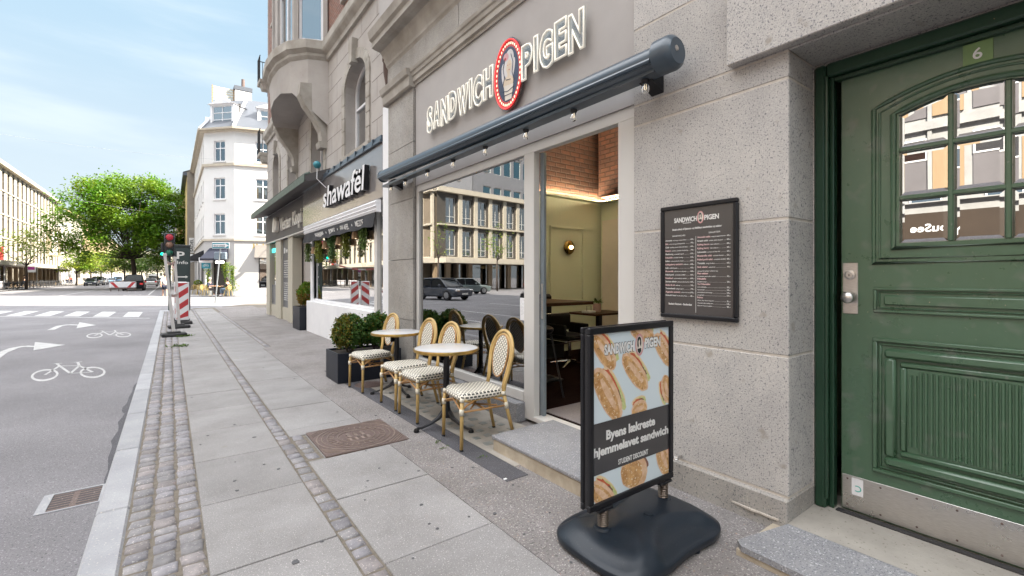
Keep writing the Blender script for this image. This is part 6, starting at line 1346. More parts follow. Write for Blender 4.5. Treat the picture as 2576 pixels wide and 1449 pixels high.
m = MB(); m.T = YH; m.box(0, 51, .4, .5, 0, 4.0); m.build('shop_front', brickmat('far_brown_brick', (.16, .09, .06), (.12, .07, .05), (.3, .28, .25), .24, .08, .012, axis='Y'), t)
m = MB(); m.T = YH; m.box(0, 51, -.15, .39, 2.95, 4.0); fs_ = m.build('shop_sign_board', pm('dark_brown_board', (.05, .035, .025), None, 1, .5), t)
m = MB(); addtext(m, 'YouSee', 33.85, 35.3, 3.25, .32, YH @ Matrix.Translation((0, -.155, 0)), .02); addtext(m, 'YouSee', 42, 43.8, 3.25, .36, YH @ Matrix.Translation((0, -.155, 0)), .02); m.build('lettering', white, fs_)
# far left continuation and end of the street
rowhouse('beige_house', 'beige house with tall windows next to the hotel behind the tree', XL, 128.2, 160, 15.5, trav, 9, side=-1)
rowhouse('ochre_block', 'warm ochre house far down the left side behind the trees', XL, 160.1, 215, 17, pm('warm_render', (.55, .42, .24), None, 1, .85), 14, side=-1)
rowhouse('far_block', 'pale yellow house at the far left end of the street', XL, 215.1, 290, 16, pm('pale_yellow_render', (.62, .52, .34), None, 1, .85), 16, side=-1)
b = thing('end_building', 'pale building closing the far end of the street', 'building', (-8, 300, 0)); facade(b, FR((-30, 300, 0), (1, 0)), 50, 0, 15, [(2 + k * 3.2, 3.8 + k * 3.2) for k in range(4)], [(1.5 + i * 3, 2.8 + i * 3) for i in range(16)], creamp, .15, 'wall', dict(back=False)); m = MB(); m.box(-30, 20, 300.3, 312, 0, 15); m.build('core', creamp, b)
# far pavements (raised sheets with kerbs)
m = MB(); m.box(-60, -13.4, -60, 24, -.4, .0); struct(m.build('far_pavement', rough_p)); m = MB(); m.box(-60, -14.4, 66, 300, -.4, .0); m.box(-58, -14.4, 48, 66, -.4, 0); struct(m.build('hotel_pavement', rough_p))
m = MB(); m.prism([(.0, 47.2), (.0, 300), (20, 300), (20, 38.5), (4.2, 42.0), (1.6, 43.6), (.5, 45)][::-1], -.4, 0); struct(m.build('cafe_pavement', slabm))
m = MB(); m.prism([(-.14, 47.2), (-.14, 300), (.0, 300), (.0, 47.2)][::-1], -.3, .003); m.prism([(20, 38.36), (4.1, 41.86), (1.5, 43.48), (.38, 44.95), (-.14, 47.2), (0, 47.2), (.5, 45), (1.6, 43.6), (4.2, 42.0), (20, 38.5)][::-1], -.3, .003); struct(m.build('cafe_kerb', kerbm))
m = MB(); m.box(-14.56, -14.4, 48, 300, -.3, .003); m.box(-13.4, -13.24, -60, 24, -.3, .003); struct(m.build('far_kerb', kerbm))
# ------------------------------------------------------------------ trees
def tree(label, x, y, h, zc, rx, rz, trunk_r, n, lf, cols, seed, clumps=60, name='street_tree', group=None, lean=0, fork=.5, gap=.0):
    rr = random.Random(seed); t = thing(name, label, 'tree', (x, y, 0), 0, group); m = MB(); base = Vector((x, y, -.05)); ft = Vector((x + lean * .3, y, zc - rz * .75)); ce = Vector((x + lean, y, zc))
    m.tube([base, base + (ft - base) * .5 + Vector((.04, .03, 0)), ft], [trunk_r * 1.25, trunk_r, trunk_r * .85], 10)
    cl = []
    for i in range(clumps):
        q = rr.uniform(0, 6.283); c_ = rr.uniform(-.85, 1); s_ = math.sqrt(1 - c_ * c_); k = rr.uniform(.35, .92) if i % 3 else rr.uniform(.8, 1.02)
        cl.append(ce + Vector((rx * k * s_ * math.cos(q), rx * k * s_ * math.sin(q), rz * k * c_)))
    for i in range(0, clumps, 2):
        p = cl[i]; mid = ft.lerp(p, .45) + Vector((rr.uniform(-.1, .1) * rx, rr.uniform(-.1, .1) * rx, -.04 * rz)); m.tube([ft - Vector((0, 0, trunk_r)), mid, p], [trunk_r * .30, trunk_r * .15, trunk_r * .05], 6)
    m.build('trunk', barkm, t, True); m = MB(); cr_ = rx * 1.55 / clumps ** .42
    for i in range(n):
        c = cl[rr.randrange(clumps)]; g = Vector((rr.gauss(0, 1), rr.gauss(0, 1), rr.gauss(0, .62))) * cr_ * .5; p = c + g; d = Vector((rr.gauss(0, 1), rr.gauss(0, 1), rr.gauss(-.1, .6))).normalized(); e = d.cross(Vector((rr.gauss(0, .5), rr.gauss(0, .5), 1))).normalized(); L = lf * rr.uniform(.6, 1.35)
        b = rr.uniform(.65, 1.3); hv = (hash((round(c.x, 1), round(c.y, 1))) % 100) / 100 * .5 + .75; m.t = (cols[0] * b * hv, cols[1] * b, cols[2] * b); m.add([p - d * L * .5, p + e * L * .32, p + d * L * .6, p - e * L * .32], [(0, 1, 2, 3)])
    m.build('crown', leafm, t); return t
def TP(u, d): p = PD(u, 698, d); return p[0], p[1]
x, y = TP(340, 60)
tree('large spreading green street tree with a short forked trunk behind the black pickup', x, y, 15, 8.7, 8.1, 6.1, .26, 46000, .30, (1.55, 1.65, .42), 4, 170, lean=-.9)
yg = (2.6, 2.1, .9)
small = [(192, 82, 6.6, 'yellow green street tree leftmost of the small ones in front of the beige houses'), (228, 88, 7.0, 'small bright tree just left of the big tree behind the parked sedan'), (254, 104, 7.5, 'small bright tree, second left of the big trunk'), (280, 118, 8, 'small pale tree behind the parked cars on the left carriageway'), (313, 74, 6.5, 'slender dark stemmed tree directly left of the black pickup'), (356, 98, 7.5, 'thin tree right of the big forked trunk'), (369, 118, 8, 'distant thin tree between the pickup and the white van'), (396, 92, 7.5, 'dark green tree over the white van on the right carriageway')]
for i, (u, d, h, lb) in enumerate(small):
    x, y = TP(u, d); tree(lb, x, y, h, h * .62, h * .40, h * .36, .13, 2600, .30, yg if i < 4 else (1.2, 1.2, .6), 20 + i, 30, group='small street trees')
x, y = TP(66, 56); tree('slender pale young tree in front of the hotel fins', x, y, 7.2, 4.9, 2.5, 2.6, .12, 1500, .24, (2.8, 2.1, 1.0), 51, 34)
for i in range(4): tree('young tree in the square by the office block, tree %s counted from the street' % ('one', 'two', 'three', 'four')[i], -16 - i * 7.0, 41.5 - i * .3, 7, 5.0, 1.5, 2.2, .09, 420 if i else 160, .2, (2.4, 2.0, .9), 60 + i, 24, group='young trees of the square')
# ------------------------------------------------------------------ cars
tyre = pm('tyre', (.02, .02, .022), None, 20, .8); rimm = pm('alloy_rim', (.45, .45, .46), None, 10, .3, .9); tail = emit('tail_lamp', (.45, .02, .02), .15); headl = glassmat('head_lamp', (.8, .8, .8), .4, .1); plate = pm('number_plate', (.7, .7, .68), None, 5, .5); cargl = pm('car_glass', (.015, .018, .02), None, 3, .12, spec=.22)
def paint(name, c): return pm(name, c, tuple(v * .95 for v in c), 2, .25, .0, .6, coat=.6)
P_BLK = pm('black_car_paint', (.008, .008, .011), None, 2, .3, spec=.3); P_DRK = paint('dark_blue_car_paint', (.03, .04, .06)); P_GRY = paint('silver_car_paint', (.33, .34, .36)); P_WHT = paint('white_car_paint', (.66, .67, .68)); P_BLU = paint('blue_car_paint', (.10, .20, .33)); P_GRN = paint('grey_green_car_paint', (.12, .15, .15))
def loft(mb, secs, k=14, e=.35):
    vs = []
    for x, hw, z0, z1 in secs:
        for i in range(k):
            q = 2 * math.pi * i / k; c, s = math.cos(q), math.sin(q); vs.append((x, hw * math.copysign(abs(c) ** e, c), (z0 + z1) / 2 + (z1 - z0) / 2 * math.copysign(abs(s) ** e, s)))
    n = len(secs); mb.add(vs, [(i * k + j, i * k + (j + 1) % k, (i + 1) * k + (j + 1) % k, (i + 1) * k + j)[::-1] for i in range(n - 1) for j in range(k)] + [tuple(range(k)), tuple(range((n - 1) * k, n * k))[::-1]])
CARS = {}
def make_car(style, mat):
    key = (style, mat.name)
    if key in CARS: return copy_tree(CARS[key])
    t = thing('parked_car', '', 'car'); L = {'hatch': 4.1, 'sedan': 4.6, 'suv': 4.7, 'pickup': 5.2, 'van': 5.3}[style]; H_ = {'hatch': 1.48, 'sedan': 1.44, 'suv': 1.72, 'pickup': 1.82, 'van': 2.3}[style]; W = .88 if style in ('hatch', 'sedan') else .95; h = L / 2; bl = .88 if style in ('hatch', 'sedan') else 1.05
    m = MB(); loft(m, [(-h, W * .8, .35, bl * .78), (-h + .12, W * .95, .24, bl * .88), (-h * .55, W, .2, bl * .98), (0, W, .2, bl), (h * .6, W, .2, bl), (h - .12, W * .96, .24, bl * .98), (h, W * .86, .36, bl * .9)]); m.build('body', mat, t, 'auto', True)
    r0, r1 = {'hatch': (-.9, h - .25), 'sedan': (-1.0, h - .75), 'suv': (-1.0, h - .12), 'pickup': (-1.2, .75), 'van': (-1.9, h - .05)}[style]
    m = MB(); loft(m, [(r0 - .25, W * .86, bl * .9, bl + .03), (r0 + .45, W * .78, bl * .9, H_ - .06), (r1 - .5, W * .77, bl * .9, H_ - .05), (r1, W * .83, bl * .9, bl + .08)], 14, .4); m.build('windows', cargl if style != 'van' else mat, t, 'auto', True)
    m = MB(); loft(m, [(r0 + .42, W * .70, H_ - .09, H_ - .01), (0, W * .72, H_ - .08, H_ + .01), (r1 - .52, W * .70, H_ - .09, H_ - .01)], 14, .5)
    for s in (-1, 1):
        for xa, xb in ((r0 - .22, r0 + .45), (r1, r1 - .5), ((r0 + r1) / 2, (r0 + r1) / 2)): m.tube([(xa, s * W * .86, bl), (xb, s * W * .745, H_ - .08)], .035, 6)
        m.box(r0 + .2, r0 + .4, s * W * .95 - .02, s * (W * .95 + .16), bl + .02, bl + .16, .03)
    m.build('roof', mat, t, 'auto', True)
    if style == 'pickup': m = MB(); m.box(.8, h - .05, -W * .95, W * .95, bl - .05, bl + .12, .03); m.build('cargo_bed', mat, t, False, True)
    if style == 'van': m = MB(); m.box(h - .06, h - .03, -W * .7, W * .7, 1.2, 1.8); m.box(-1.9, -1.2, -W * 1.0, W * 1.0, 1.25, 1.8, .03); m.build('van_glass', cargl, t, False, True)
    for xs in (-h + .82, h - .85):
        for s in (-1, 1):
            m = MB(); m.lathe([(.2, -.1), (.32, -.1), (.34, -.07), (.34, .07), (.32, .1), (.2, .1)], (xs, s * (W - .09), .34), 20, 'y'); m.build('wheel', tyre, t, 'auto', True)
            wo = t.children[-1] if False else [c for c in t.children if c.name.startswith('wheel')][-1]
            m = MB(); m.lathe([(.001, 0), (.21, 0), (.21, .01), (.001, .03)] if s > 0 else [(.001, -.03), (.21, -.01), (.21, 0), (.001, 0)], (xs, s * (W + .005), .34), 12, 'y'); m.build('rim', rimm, wo, False, True)
    for s in (-1, 1):
        m = MB(); m.box(-h - .01, -h + .2, s * W * .5, s * W * .88, .58, .72, .03); m.build('headlight', headl, t, False, True)
        m = MB(); m.box(h - .1, h + .015, s * W * .62, s * W * .92, .68, .88, .02); m.build('tail_light', tail, t, False, True)
    m = MB(); m.box(h + .0, h + .02, -.26, .26, .55, .66); m.box(-h - .02, -h, -.26, .26, .38, .49); m.build('number_plate', plate, t, False, True)
    CARS[key] = t; return t
CARN = [0]
def car(style, mat, x, y, rz, lb):
    o = make_car(style, mat); o.location = (x, y, ROADZ); o.rotation_euler = (0, 0, rz); o['label'] = lb; o['category'] = 'car' if style != 'van' else 'van'; o.name = 'parked_car' if style != 'van' else 'parked_van'
NS = R(-90)    # local +x (the tail) points to -y, towards the viewer
car('pickup', P_BLK, -3.35, 69.3, NS, 'black pickup seen from behind, right of the striped crash cushion')
x, y = TP(231, 82); car('sedan', P_DRK, x, y, R(90), 'dark blue sedan facing us, first of the cars parked left of the big tree')
x, y = TP(246, 90); car('suv', P_GRY, x, y, R(90), 'silver car just behind the dark blue sedan')
x, y = TP(258, 98); car('hatch', P_WHT, x, y, R(90), 'white hatchback behind the silver car on the left')
x, y = TP(282, 112); car('hatch', P_BLU, x, y, R(90), 'blue hatchback parked further back beyond the thin tree trunk')
x, y = TP(296, 116); car('suv', P_BLU, x, y, R(90), 'larger blue car beside the blue hatchback under the trees')
x, y = TP(380, 78); car('sedan', P_WHT, x, y, NS, 'white saloon seen from behind under the white van roof')
x, y = TP(385, 100); car('van', P_WHT, x, y, NS, 'tall white van behind the white saloon')
x, y = TP(400, 122); car('hatch', P_GRY, x, y, NS, 'small distant silver car at the far right of the carriageway')
car('hatch', P_DRK, -9.2, 27.8, R(75), 'dark hatchback waiting at the crossing, mirrored in the shop window')
car('sedan', P_GRN, -15.5, 35.5, R(8), 'grey green car parked at the square, mirrored in the shop window')
car('hatch', P_BLU, -25.0, 35.5, R(5), 'blue hatchback parked further along the square')
car('suv', P_BLK, -6.6, 12.5, NS, 'black estate standing in the road left of the camera view')
# striped crash cushion
redpt = pm('signal_red', (.50, .045, .05), (.42, .035, .04), 5, .45); x, y = TP(309, 49.7)
t = thing('crash_cushion', 'low white crash cushion with red slanted stripes standing in the road', 'crash cushion', (x, y, ROADZ)); m = MB(); m.box(x - 1.12, x + 1.12, y, y + .5, .28, .98, .08); m.build('body', white, t)
m = MB()
for s in (-1, 1): m.add([(x + s * a, y - .004, z) for a, z in ((1.08, .92), (.78, .92), (.32, .32), (.62, .32))], [(0, 1, 2, 3) if s > 0 else (3, 2, 1, 0)])
m.build('red_stripes', redpt, t); m = MB(); m.box(x - 1.15, x + 1.15, y + .03, y + .45, .98, 1.03); m.box(x - 1.12, x + 1.12, y + .02, y + .45, .18, .27); m.build('dark_rails', castiron, t)
for s in (-1.0, -.35, .35, 1.0): m = MB(); m.box(x + s - .03, x + s + .03, y + .1, y + .4, ROADZ, .2); m.build('leg', castiron, t)
# ------------------------------------------------------------------ roadworks posts on the kerb
rub = pm('recycled_rubber', (.05, .05, .052), (.035, .035, .038), 15, .85, bump=.3)
def foot(parent, x, y, w=.25, d=.17, rz=0):
    m = MB(); m.T = Matrix.Translation((x, y, 0)) @ Matrix.Rotation(rz, 4, 'Z'); m.box(-w, w, -d, d, .003, .085, .02); m.box(-w * .55, w * .55, -d * .6, d * .6, .085, .12, .015); m.build('rubber_foot', rub, parent)
    m = MB(); m.T = Matrix.Translation((x, y, 0)) @ Matrix.Rotation(rz, 4, 'Z')
    for s in (-1, 1): m.box(s * w * .86 - .03, s * w * .86 + .03, -d - .004, -d * .3, .018, .075)
    m.build('foot_slots', blackm, parent)
postm = pm('worn_white_lath', (.62, .60, .58), (.52, .50, .49), 8, .7)
for x, y, tx_, lb in ((.07, 13.75, -.17, 'leaning white post in a black rubber foot nearest on the kerb cobbles'), (.20, 15.9, -.09, 'second white post on a rubber foot in front of the striped panel')):
    t = thing('barrier_post', lb, 'post', (x, y, 0), 0, 'white posts at the kerb'); foot(t, x, y, rz=.1); m = MB(); m.prism([(x - .035, .1), (x + .035, .1), (x + tx_ + .03, 1.95), (x + tx_ - .03, 1.95)], y - .015, y + .015, 'y'); m.build('post', postm, t); m = MB(); m.box(x + tx_ - .042, x + tx_ + .042, y - .02, y + .02, 1.93, 2.0, .006); m.build('post_cap', postm, t)
tp = MB()
def tape(a, b, sag, w_=.07, n=10):
    a, b = Vector(a), Vector(b); pr = None
    for i in range(n + 1):
        s = i / n; p = a.lerp(b, s) - Vector((0, 0, sag * 4 * s * (1 - s))); cur = (p, p + Vector((.01 * math.sin(i), 0, -w_)))
        if pr: tp.m = i % 2; tp.add([pr[0], cur[0], cur[1], pr[1]], [(0, 1, 2, 3)])
        pr = cur
tape((-.09, 13.75, 1.86), (.10, 15.9, 1.88), .06); tape((-.02, 13.72, 1.05), (.17, 15.88, .98), .04); tape((.10, 15.9, 1.8), (.02, 25.0, 2.6), .3)
tag(tp.build('warning_tape', [redpt, postm]), 'red and white warning tape strung between the posts on the kerb', 'tape')
for x, y, lb, mir in ((.30, 17.2, 'red and white striped warning panel right of the white posts', 1), (.27, 18.5, 'rear striped warning panel half hidden behind the front one', -1)):
    t = thing('striped_barrier', lb, 'warning panel', (x, y, 0), 0, 'striped warning panels on the kerb'); foot(t, x, y)
    m = MB(); m.box(x - .17, x + .17, y - .02, y + .02, .12, 1.28, .012); m.build('panel', white, t); m = MB()
    for k in range(4):
        z = .02 + k * .36
        for yy, sg in ((y - .0215, mir), (y + .0215, -mir)):
            P = [(-.145, z), (.145, z + .22), (.145, z + .40), (-.145, z + .18)]; P = [(px_, min(max(pz, .15), 1.25)) for px_, pz in P]
            if max(p[1] for p in P) > .16: m.add([(x + px_ * sg, yy, pz) for px_, pz in P], [(0, 1, 2, 3)])
    m.build('red_stripes', redpt, t)
# ------------------------------------------------------------------ traffic light and parking totem
t = thing('traffic_light', 'traffic light with red lens at the end of the pavement behind the parking totem', 'traffic light', (.05, 24.6, 0)); tx0, ty0 = -.02, 24.6
m = MB(); m.tube([(tx0, ty0 + .15, 0), (tx0, ty0 + .15, 3.3)], .05, 12); m.build('pole', pm('dark_green_pole', (.03, .05, .045), None, 5, .5), t)
m = MB(); m.box(tx0 - .19, tx0 + .19, ty0 - .1, ty0 + .1, 2.3, 3.32, .03); m.box(tx0 - .30, tx0 - .20, ty0 - .1, ty0 + .1, 2.2, 2.9, .02)
for z in (3.14, 2.81, 2.48): m.tube([(tx0 + .15 * math.cos(math.pi * q / 10), ty0 - .16, z + .15 * math.sin(math.pi * q / 10)) for q in range(11)], .012, 5)
m.build('signal_head', blackm, t, 'auto')
for z, mt in ((3.14, emit('red_lens', (.30, .02, .035), .12)), (2.81, pm('amber_lens', (.30, .17, .12), None, 5, .3)), (2.48, pm('green_lens', (.02, .16, .10), None, 5, .3))): m = MB(); m.lathe([(.001, -.05), (.08, -.04), (.135, 0), (.001, 0)], (tx0, ty0 - .1, z), 18, 'y'); m.build('lens', mt, t, True)
m = MB(); m.lathe([(.001, -.02), (.06, 0), (.001, .0)], (tx0 - .25, ty0 - .1, 2.42), 12, 'y'); m.build('small_lens', emit('green_glow', (.0, .8, .45), .8), t)
t = thing('parking_totem', 'tall black glazed parking information totem marked P info', 'totem', (.42, 24.2, 0)); q0, q1, yy = .14, .70, 24.2
m = MB(); m.box(q0, q1, yy, yy + .22, 0, 2.82, .015); m.build('case', pm('totem_black', (.015, .02, .02), None, 4, .3), t); m = MB(); m.box(q0 + .05, q1 - .03, yy - .006, yy, 1.1, 2.68); m.build('upper_panel', pm('totem_glass', (.03, .045, .044), (.025, .038, .038), 2, .2), t)
m = MB(); m.box(q0 + .05, q1 - .03, yy - .006, yy, .35, 1.05); m.build('lower_panel', pm('totem_teal', (.18, .26, .24), None, 2, .15), t)
m = MB(); TQ = FR((0, yy - .008, 0), (1, 0)); addtext(m, 'P', q0 + .09, q0 + .36, 2.22, .32, TQ, .02); addtext(m, 'Info', q0 + .10, q1 - .08, 2.0, .14, TQ, .01); m.T = TQ; m.box(q0 + .1, q1 - .16, -.002, 0, 1.42, 1.47); m.prism([(q1 - .17, 1.385), (q1 - .08, 1.445), (q1 - .17, 1.505)], -.002, 0, 'y'); m.build('lettering', inkw, t)
# ------------------------------------------------------------------ road signs
tealb = pm('sign_blue_green', (.03, .24, .31), None, 3, .4); galv = pm('galvanised_steel', (.30, .32, .34), (.25, .27, .29), 6, .45, .5)
def arrow_sign(t, T, s0, s1, z0, z1, txt, bgm, fgm, txm):
    m = MB(); m.T = T; m.box(s0, s1, 0, .02, z0, z1, .008); m.build('plate', white, t); m = MB(); m.T = T; m.box(s0 + .02, s1 - .02, -.003, 0, z0 + .02, z1 - .02); m.build('field', bgm, t)
    m = MB(); m.T = T; h = z1 - z0; c = (z0 + z1) / 2; e = s1 - .03; m.prism([(s0 + .05, c - h * .24), (e - .22, c - h * .24), (e - .22, c - h * .38), (e, c), (e - .22, c + h * .38), (e - .22, c + h * .24), (s0 + .05, c + h * .24)], -.006, -.003, 'y'); m.build('arrow', fgm, t)
    m = MB(); addtext(m, txt, s0 + .1, e - .2, c - h * .14, h * .26, T @ Matrix.Translation((0, -.007, 0)), .02); m.build('lettering', txm, t)
x, y = PG(543, 762.6); t = thing('one_way_sign', 'blue Ensrettet one way arrow sign on a leaning grey pole at the crossing', 'sign', (x, y, 0)); m = MB(); m.tube([(x - .03, y, 0), (x + .22, y, 3.15)], .035, 10); m.build('pole', galv, t)
T_ = FR((x + .22, y - .05, 0), (.80, -.60)); arrow_sign(t, T_, -.48, .48, 3.02, 3.36, 'Ensrettet', tealb, white, blackm)
m = MB(); m.T = T_; m.box(-.38, -.02, .0, .16, 2.42, 2.84, .03); m.box(.02, .28, .0, .16, 2.42, 2.82, .03); m.build('sign_backs', pm('grey_sign_back', (.20, .25, .30), None, 3, .5), t)
x, y = PG(518, 742); t = thing('cycle_sign', 'white pole with a white arrow plate over a blue bicycle plate before the cafe', 'sign', (x, y, 0)); m = MB(); m.tube([(x, y, 0), (x, y, 2.9)], .04, 10); m.build('pole', white, t); T_ = FR((x, y - .06, 0), (.85, -.52))
arrow_sign(t, T_, -.55, .52, 2.62, 3.02, 'Ensrettet', white, white, pm('faded_red_ink', (.6, .35, .33), None, 5, .6)); m = MB(); m.T = T_; m.box(-.34, .34, 0, .02, 2.15, 2.6, .01); m.build('blue_plate', tealb, t)
m = MB()
for s in (-.13, .13): m.tube([T_ @ Vector((s + .08 * math.cos(i * .4488), -.004, 2.38 + .08 * math.sin(i * .4488))) for i in range(14)], .013, 5, True)
m.tube([T_ @ Vector(p) for p in ((-.13, -.004, 2.38), (-.06, -.004, 2.5), (.07, -.004, 2.5), (.13, -.004, 2.38), (.0, -.004, 2.38), (-.06, -.004, 2.5))], .013, 5); m.build('bicycle_symbol', white, t)
# ------------------------------------------------------------------ people
skinm = pm('skin', (.50, .30, .21), (.45, .26, .18), 8, .55); hairm = pm('dark_hair', (.03, .02, .015), None, 20, .6); hairg = pm('grey_hair', (.42, .38, .34), None, 20, .7)
def skinmesh(joints, edges, radii, name, mat, parent, sub=2):
    me = bpy.data.meshes.new(name); names = list(joints); off = parent.location; me.from_pydata([tuple(Vector(joints[n]) ) for n in names], [(names.index(a), names.index(b)) for a, b in edges], []); o = bpy.data.objects.new(name, me); col.objects.link(o)
    sk = o.modifiers.new('skin', 'SKIN'); sk.use_smooth_shade = True; o.modifiers.new('sub', 'SUBSURF').levels = sub
    for i, n in enumerate(names): me.skin_vertices[0].data[i].radius = radii[n] if isinstance(radii[n], tuple) else (radii[n], radii[n])
    me.skin_vertices[0].data[0].use_root = True
    dg = bpy.context.evaluated_depsgraph_get(); m2 = bpy.data.meshes.new_from_object(o.evaluated_get(dg)); bpy.data.objects.remove(o); m2.name = name; m2.materials.clear(); m2.materials.append(mat); o = bpy.data.objects.new(name, m2); col.objects.link(o); o.parent = parent; m2.polygons.foreach_set('use_smooth', [True] * len(m2.polygons)); return o
def person(label, loc, rz, pose, top, legs, hair, shoe=None, shorts=False, sleeve=.5, group=None):
    t = thing('person', label, 'person', loc, rz, group)
    if pose == 'sit': hip = .52; J = dict(pelvis=(0, 0, hip), waist=(-.02, 0, hip + .2), chest=(-.03, 0, hip + .42), neck=(-.01, 0, hip + .57), head0=(.01, 0, hip + .66), head=(.03, 0, hip + .78)); kx, kz, fx = .45, .50, .42
    else: hip = .92; J = dict(pelvis=(0, 0, hip), waist=(.0, 0, hip + .2), chest=(.02, 0, hip + .42), neck=(.03, 0, hip + .57), head0=(.04, 0, hip + .66), head=(.05, 0, hip + .77))
    Rd = dict(pelvis=(.13, .11), waist=(.125, .10), chest=(.15, .11), neck=.052, head0=.06, head=(.085, .10)); E_ = [('pelvis', 'waist'), ('waist', 'chest'), ('chest', 'neck'), ('neck', 'head0'), ('head0', 'head')]
    for s, k in ((-1, 'r'), (1, 'l')):
        if pose == 'sit': leg = [(.10, s * .10, hip - .01), (.44, s * .12, hip + .02), (.40, s * .12, .10), (.54, s * .13, .045)]; arm = [(-.02, s * .19, hip + .47), (.08, s * .25, hip + .22), (.30, s * .16, hip + .24), (.39, s * .13, hip + .25)]
        else: st = .24 * s; leg = [(.0, s * .10, hip - .06), (st * .55 + .05, s * .10, .50), (st * 1.1 - .06, s * .10, .09), (st * 1.1 + .09, s * .11, .045)]; arm = [(.02, s * .19, hip + .47), (-st * .3, s * .24, hip + .2), (-st * .8 + .08, s * .24, hip - .03), (-st * .95 + .12, s * .23, hip - .13)]
        for nme, p, r_ in zip(('hip', 'knee', 'ankle', 'toe'), leg, ((.085, .085), (.058, .058), (.038, .038), (.036, .045))): J[nme + k] = p; Rd[nme + k] = r_
        for nme, p, r_ in zip(('sho', 'elb', 'wri', 'hand'), arm, (.055, .042, .028, .034)): J[nme + k] = p; Rd[nme + k] = r_
        E_ += [('pelvis', 'hip' + k), ('hip' + k, 'knee' + k), ('knee' + k, 'ankle' + k), ('ankle' + k, 'toe' + k), ('chest', 'sho' + k), ('sho' + k, 'elb' + k), ('elb' + k, 'wri' + k), ('wri' + k, 'hand' + k)]
    skinmesh(J, E_, Rd, 'body', skinm, t)
    sub = lambda ks: {k: J[k] for k in ks}
    V = lambda a, b, s: tuple(Vector(J[a]).lerp(Vector(J[b]), s))
    Jt = sub(['pelvis', 'waist', 'chest', 'shor', 'shol']); Jt['er'] = V('shor', 'elbr', sleeve + .3); Jt['el'] = V('shol', 'elbl', sleeve + .3); Jt['nk'] = V('chest', 'neck', .55)
    skinmesh(Jt, [('pelvis', 'waist'), ('waist', 'chest'), ('chest', 'nk'), ('chest', 'shor'), ('chest', 'shol'), ('shor', 'er'), ('shol', 'el')], dict(pelvis=(.155, .135), waist=(.15, .125), chest=(.17, .13), shor=.075, shol=.075, er=.06, el=.06, nk=.075), 'shirt', top, t)
    Jl = dict(pelvis=J['pelvis']); El = []; Rl = dict(pelvis=(.15, .13))
    for k in 'rl':
        Jl['hip' + k] = J['hip' + k]; Jl['kn' + k] = J['knee' + k] if not shorts else V('hip' + k, 'knee' + k, .8); El += [('pelvis', 'hip' + k), ('hip' + k, 'kn' + k)]; Rl['hip' + k] = .105; Rl['kn' + k] = .078
        if not shorts: Jl['an' + k] = V('knee' + k, 'ankle' + k, .9); El.append(('kn' + k, 'an' + k)); Rl['an' + k] = .055
    skinmesh(Jl, El, Rl, 'trousers', legs, t)
    hd = Vector(J['head']); m = MB(); m.ball((hd.x - .02, hd.y, hd.z + .035), .108, 14, 10, 1.05); m.v = [(x, y, z) for x, y, z in m.v]
    if hair is hairm and pose == 'sit': m.ball((hd.x - .07, hd.y, hd.z - .08), .08, 10, 8, 1.8)
    m.build('hair', hair, t, True, True)
    for k in 'rl': m = MB(); a, b = Vector(J['ankle' + k]), Vector(J['toe' + k]); m.ball(((a.x + b.x) / 2, a.y, .045), .055, 12, 8, .8); m.v = [(a.x + .05 + (x - (a.x + b.x) / 2) * 2.3, y, z) for x, y, z in m.v]; m.build('shoe', shoe or white, t, True, True)
    return t
whitec = pm('white_cotton', (.66, .66, .67), None, 10, .9); navyf = pm('navy_cloth', (.02, .025, .05), None, 10, .9); jeans = pm('faded_denim', (.14, .20, .27), None, 20, .9); blackf = pm('black_cloth', (.015, .015, .017), None, 10, .9); redc = pm('red_cloth', (.4, .05, .04), None, 10, .9)
x, y = TP(419, 34.5); person('pedestrian in a white shirt and dark shorts crossing beside the posts', (x - .1, y, ROADZ + .0), R(95), 'walk', whitec, navyf, hairm, shorts=True)
# cafe group under the navy awning
cafe = pm('yellow_cane', (.52, .38, .13), (.42, .30, .10), 20, .5)
def cafe_chair(label, loc, rz):
    t = thing('cafe_chair', label, 'chair', loc, rz, 'yellow cane chairs of the corner cafe'); m = MB(); m.lathe([(.001, .43), (.22, .43), (.23, .45), (.001, .46)], (0, 0, 0), 16); m.build('seat', cafe, t, False, True)
    for a, b in ((-.16, -.16), (.16, -.16), (.16, .16), (-.16, .16)): m = MB(); m.tube([(a, b, .43), (a * 1.35, b * 1.35, 0)], .016, 6); m.build('leg', cafe, t, False, True)
    m = MB(); m.tube([(.0 + .2 * math.cos(q), .22 * math.sin(q), z) for q, z in ((-1.9, .45), (-1.6, .66), (-.9, .8), (0, .86), (.9, .8), (1.6, .66), (1.9, .45))], .016, 6)
    for z in (.55, .65, .74): m.tube([(.2 * math.cos(q), .22 * math.sin(q), z - .02) for q in (-1.2, -.6, 0, .6, 1.2)], .022, 5, flat=1.6)
    m.build('backrest', cafe, t, False, True); return t
def P40(u, d): a = TP(u, d); return (a[0], a[1], 0)
tb = P40(549, 35.6)
ax = Vector((.80, -.60, 0))
def al(s, n=0): return (tb[0] + ax.x * s + .6 * n, tb[1] + ax.y * s + .8 * n, .003)
t = thing('cafe_table', 'small round wooden cafe table between the two seated people', 'table', tb); m = MB(); m.lathe([(.001, .72), (.38, .72), (.38, .75), (.001, .75)], tb, 20); m.build('tabletop', pm('pale_wood_top', (.45, .28, .14), None, 5, .5), t); m = MB(); m.tube([(tb[0], tb[1], 0), (tb[0], tb[1], .72)], .03, 8); m.lathe([(.001, 0), (.2, 0), (.2, .02), (.001, .03)], tb, 14); m.build('leg', blackm, t)
m = MB(); m.box(tb[0] - .12, tb[0] + .0, tb[1] - .1, tb[1] + .02, .751, .83, .02); tag(m.build('coffee_cup', white), 'white cup on the wooden cafe table', 'cup')
aa = math.atan2(ax.y, ax.x)
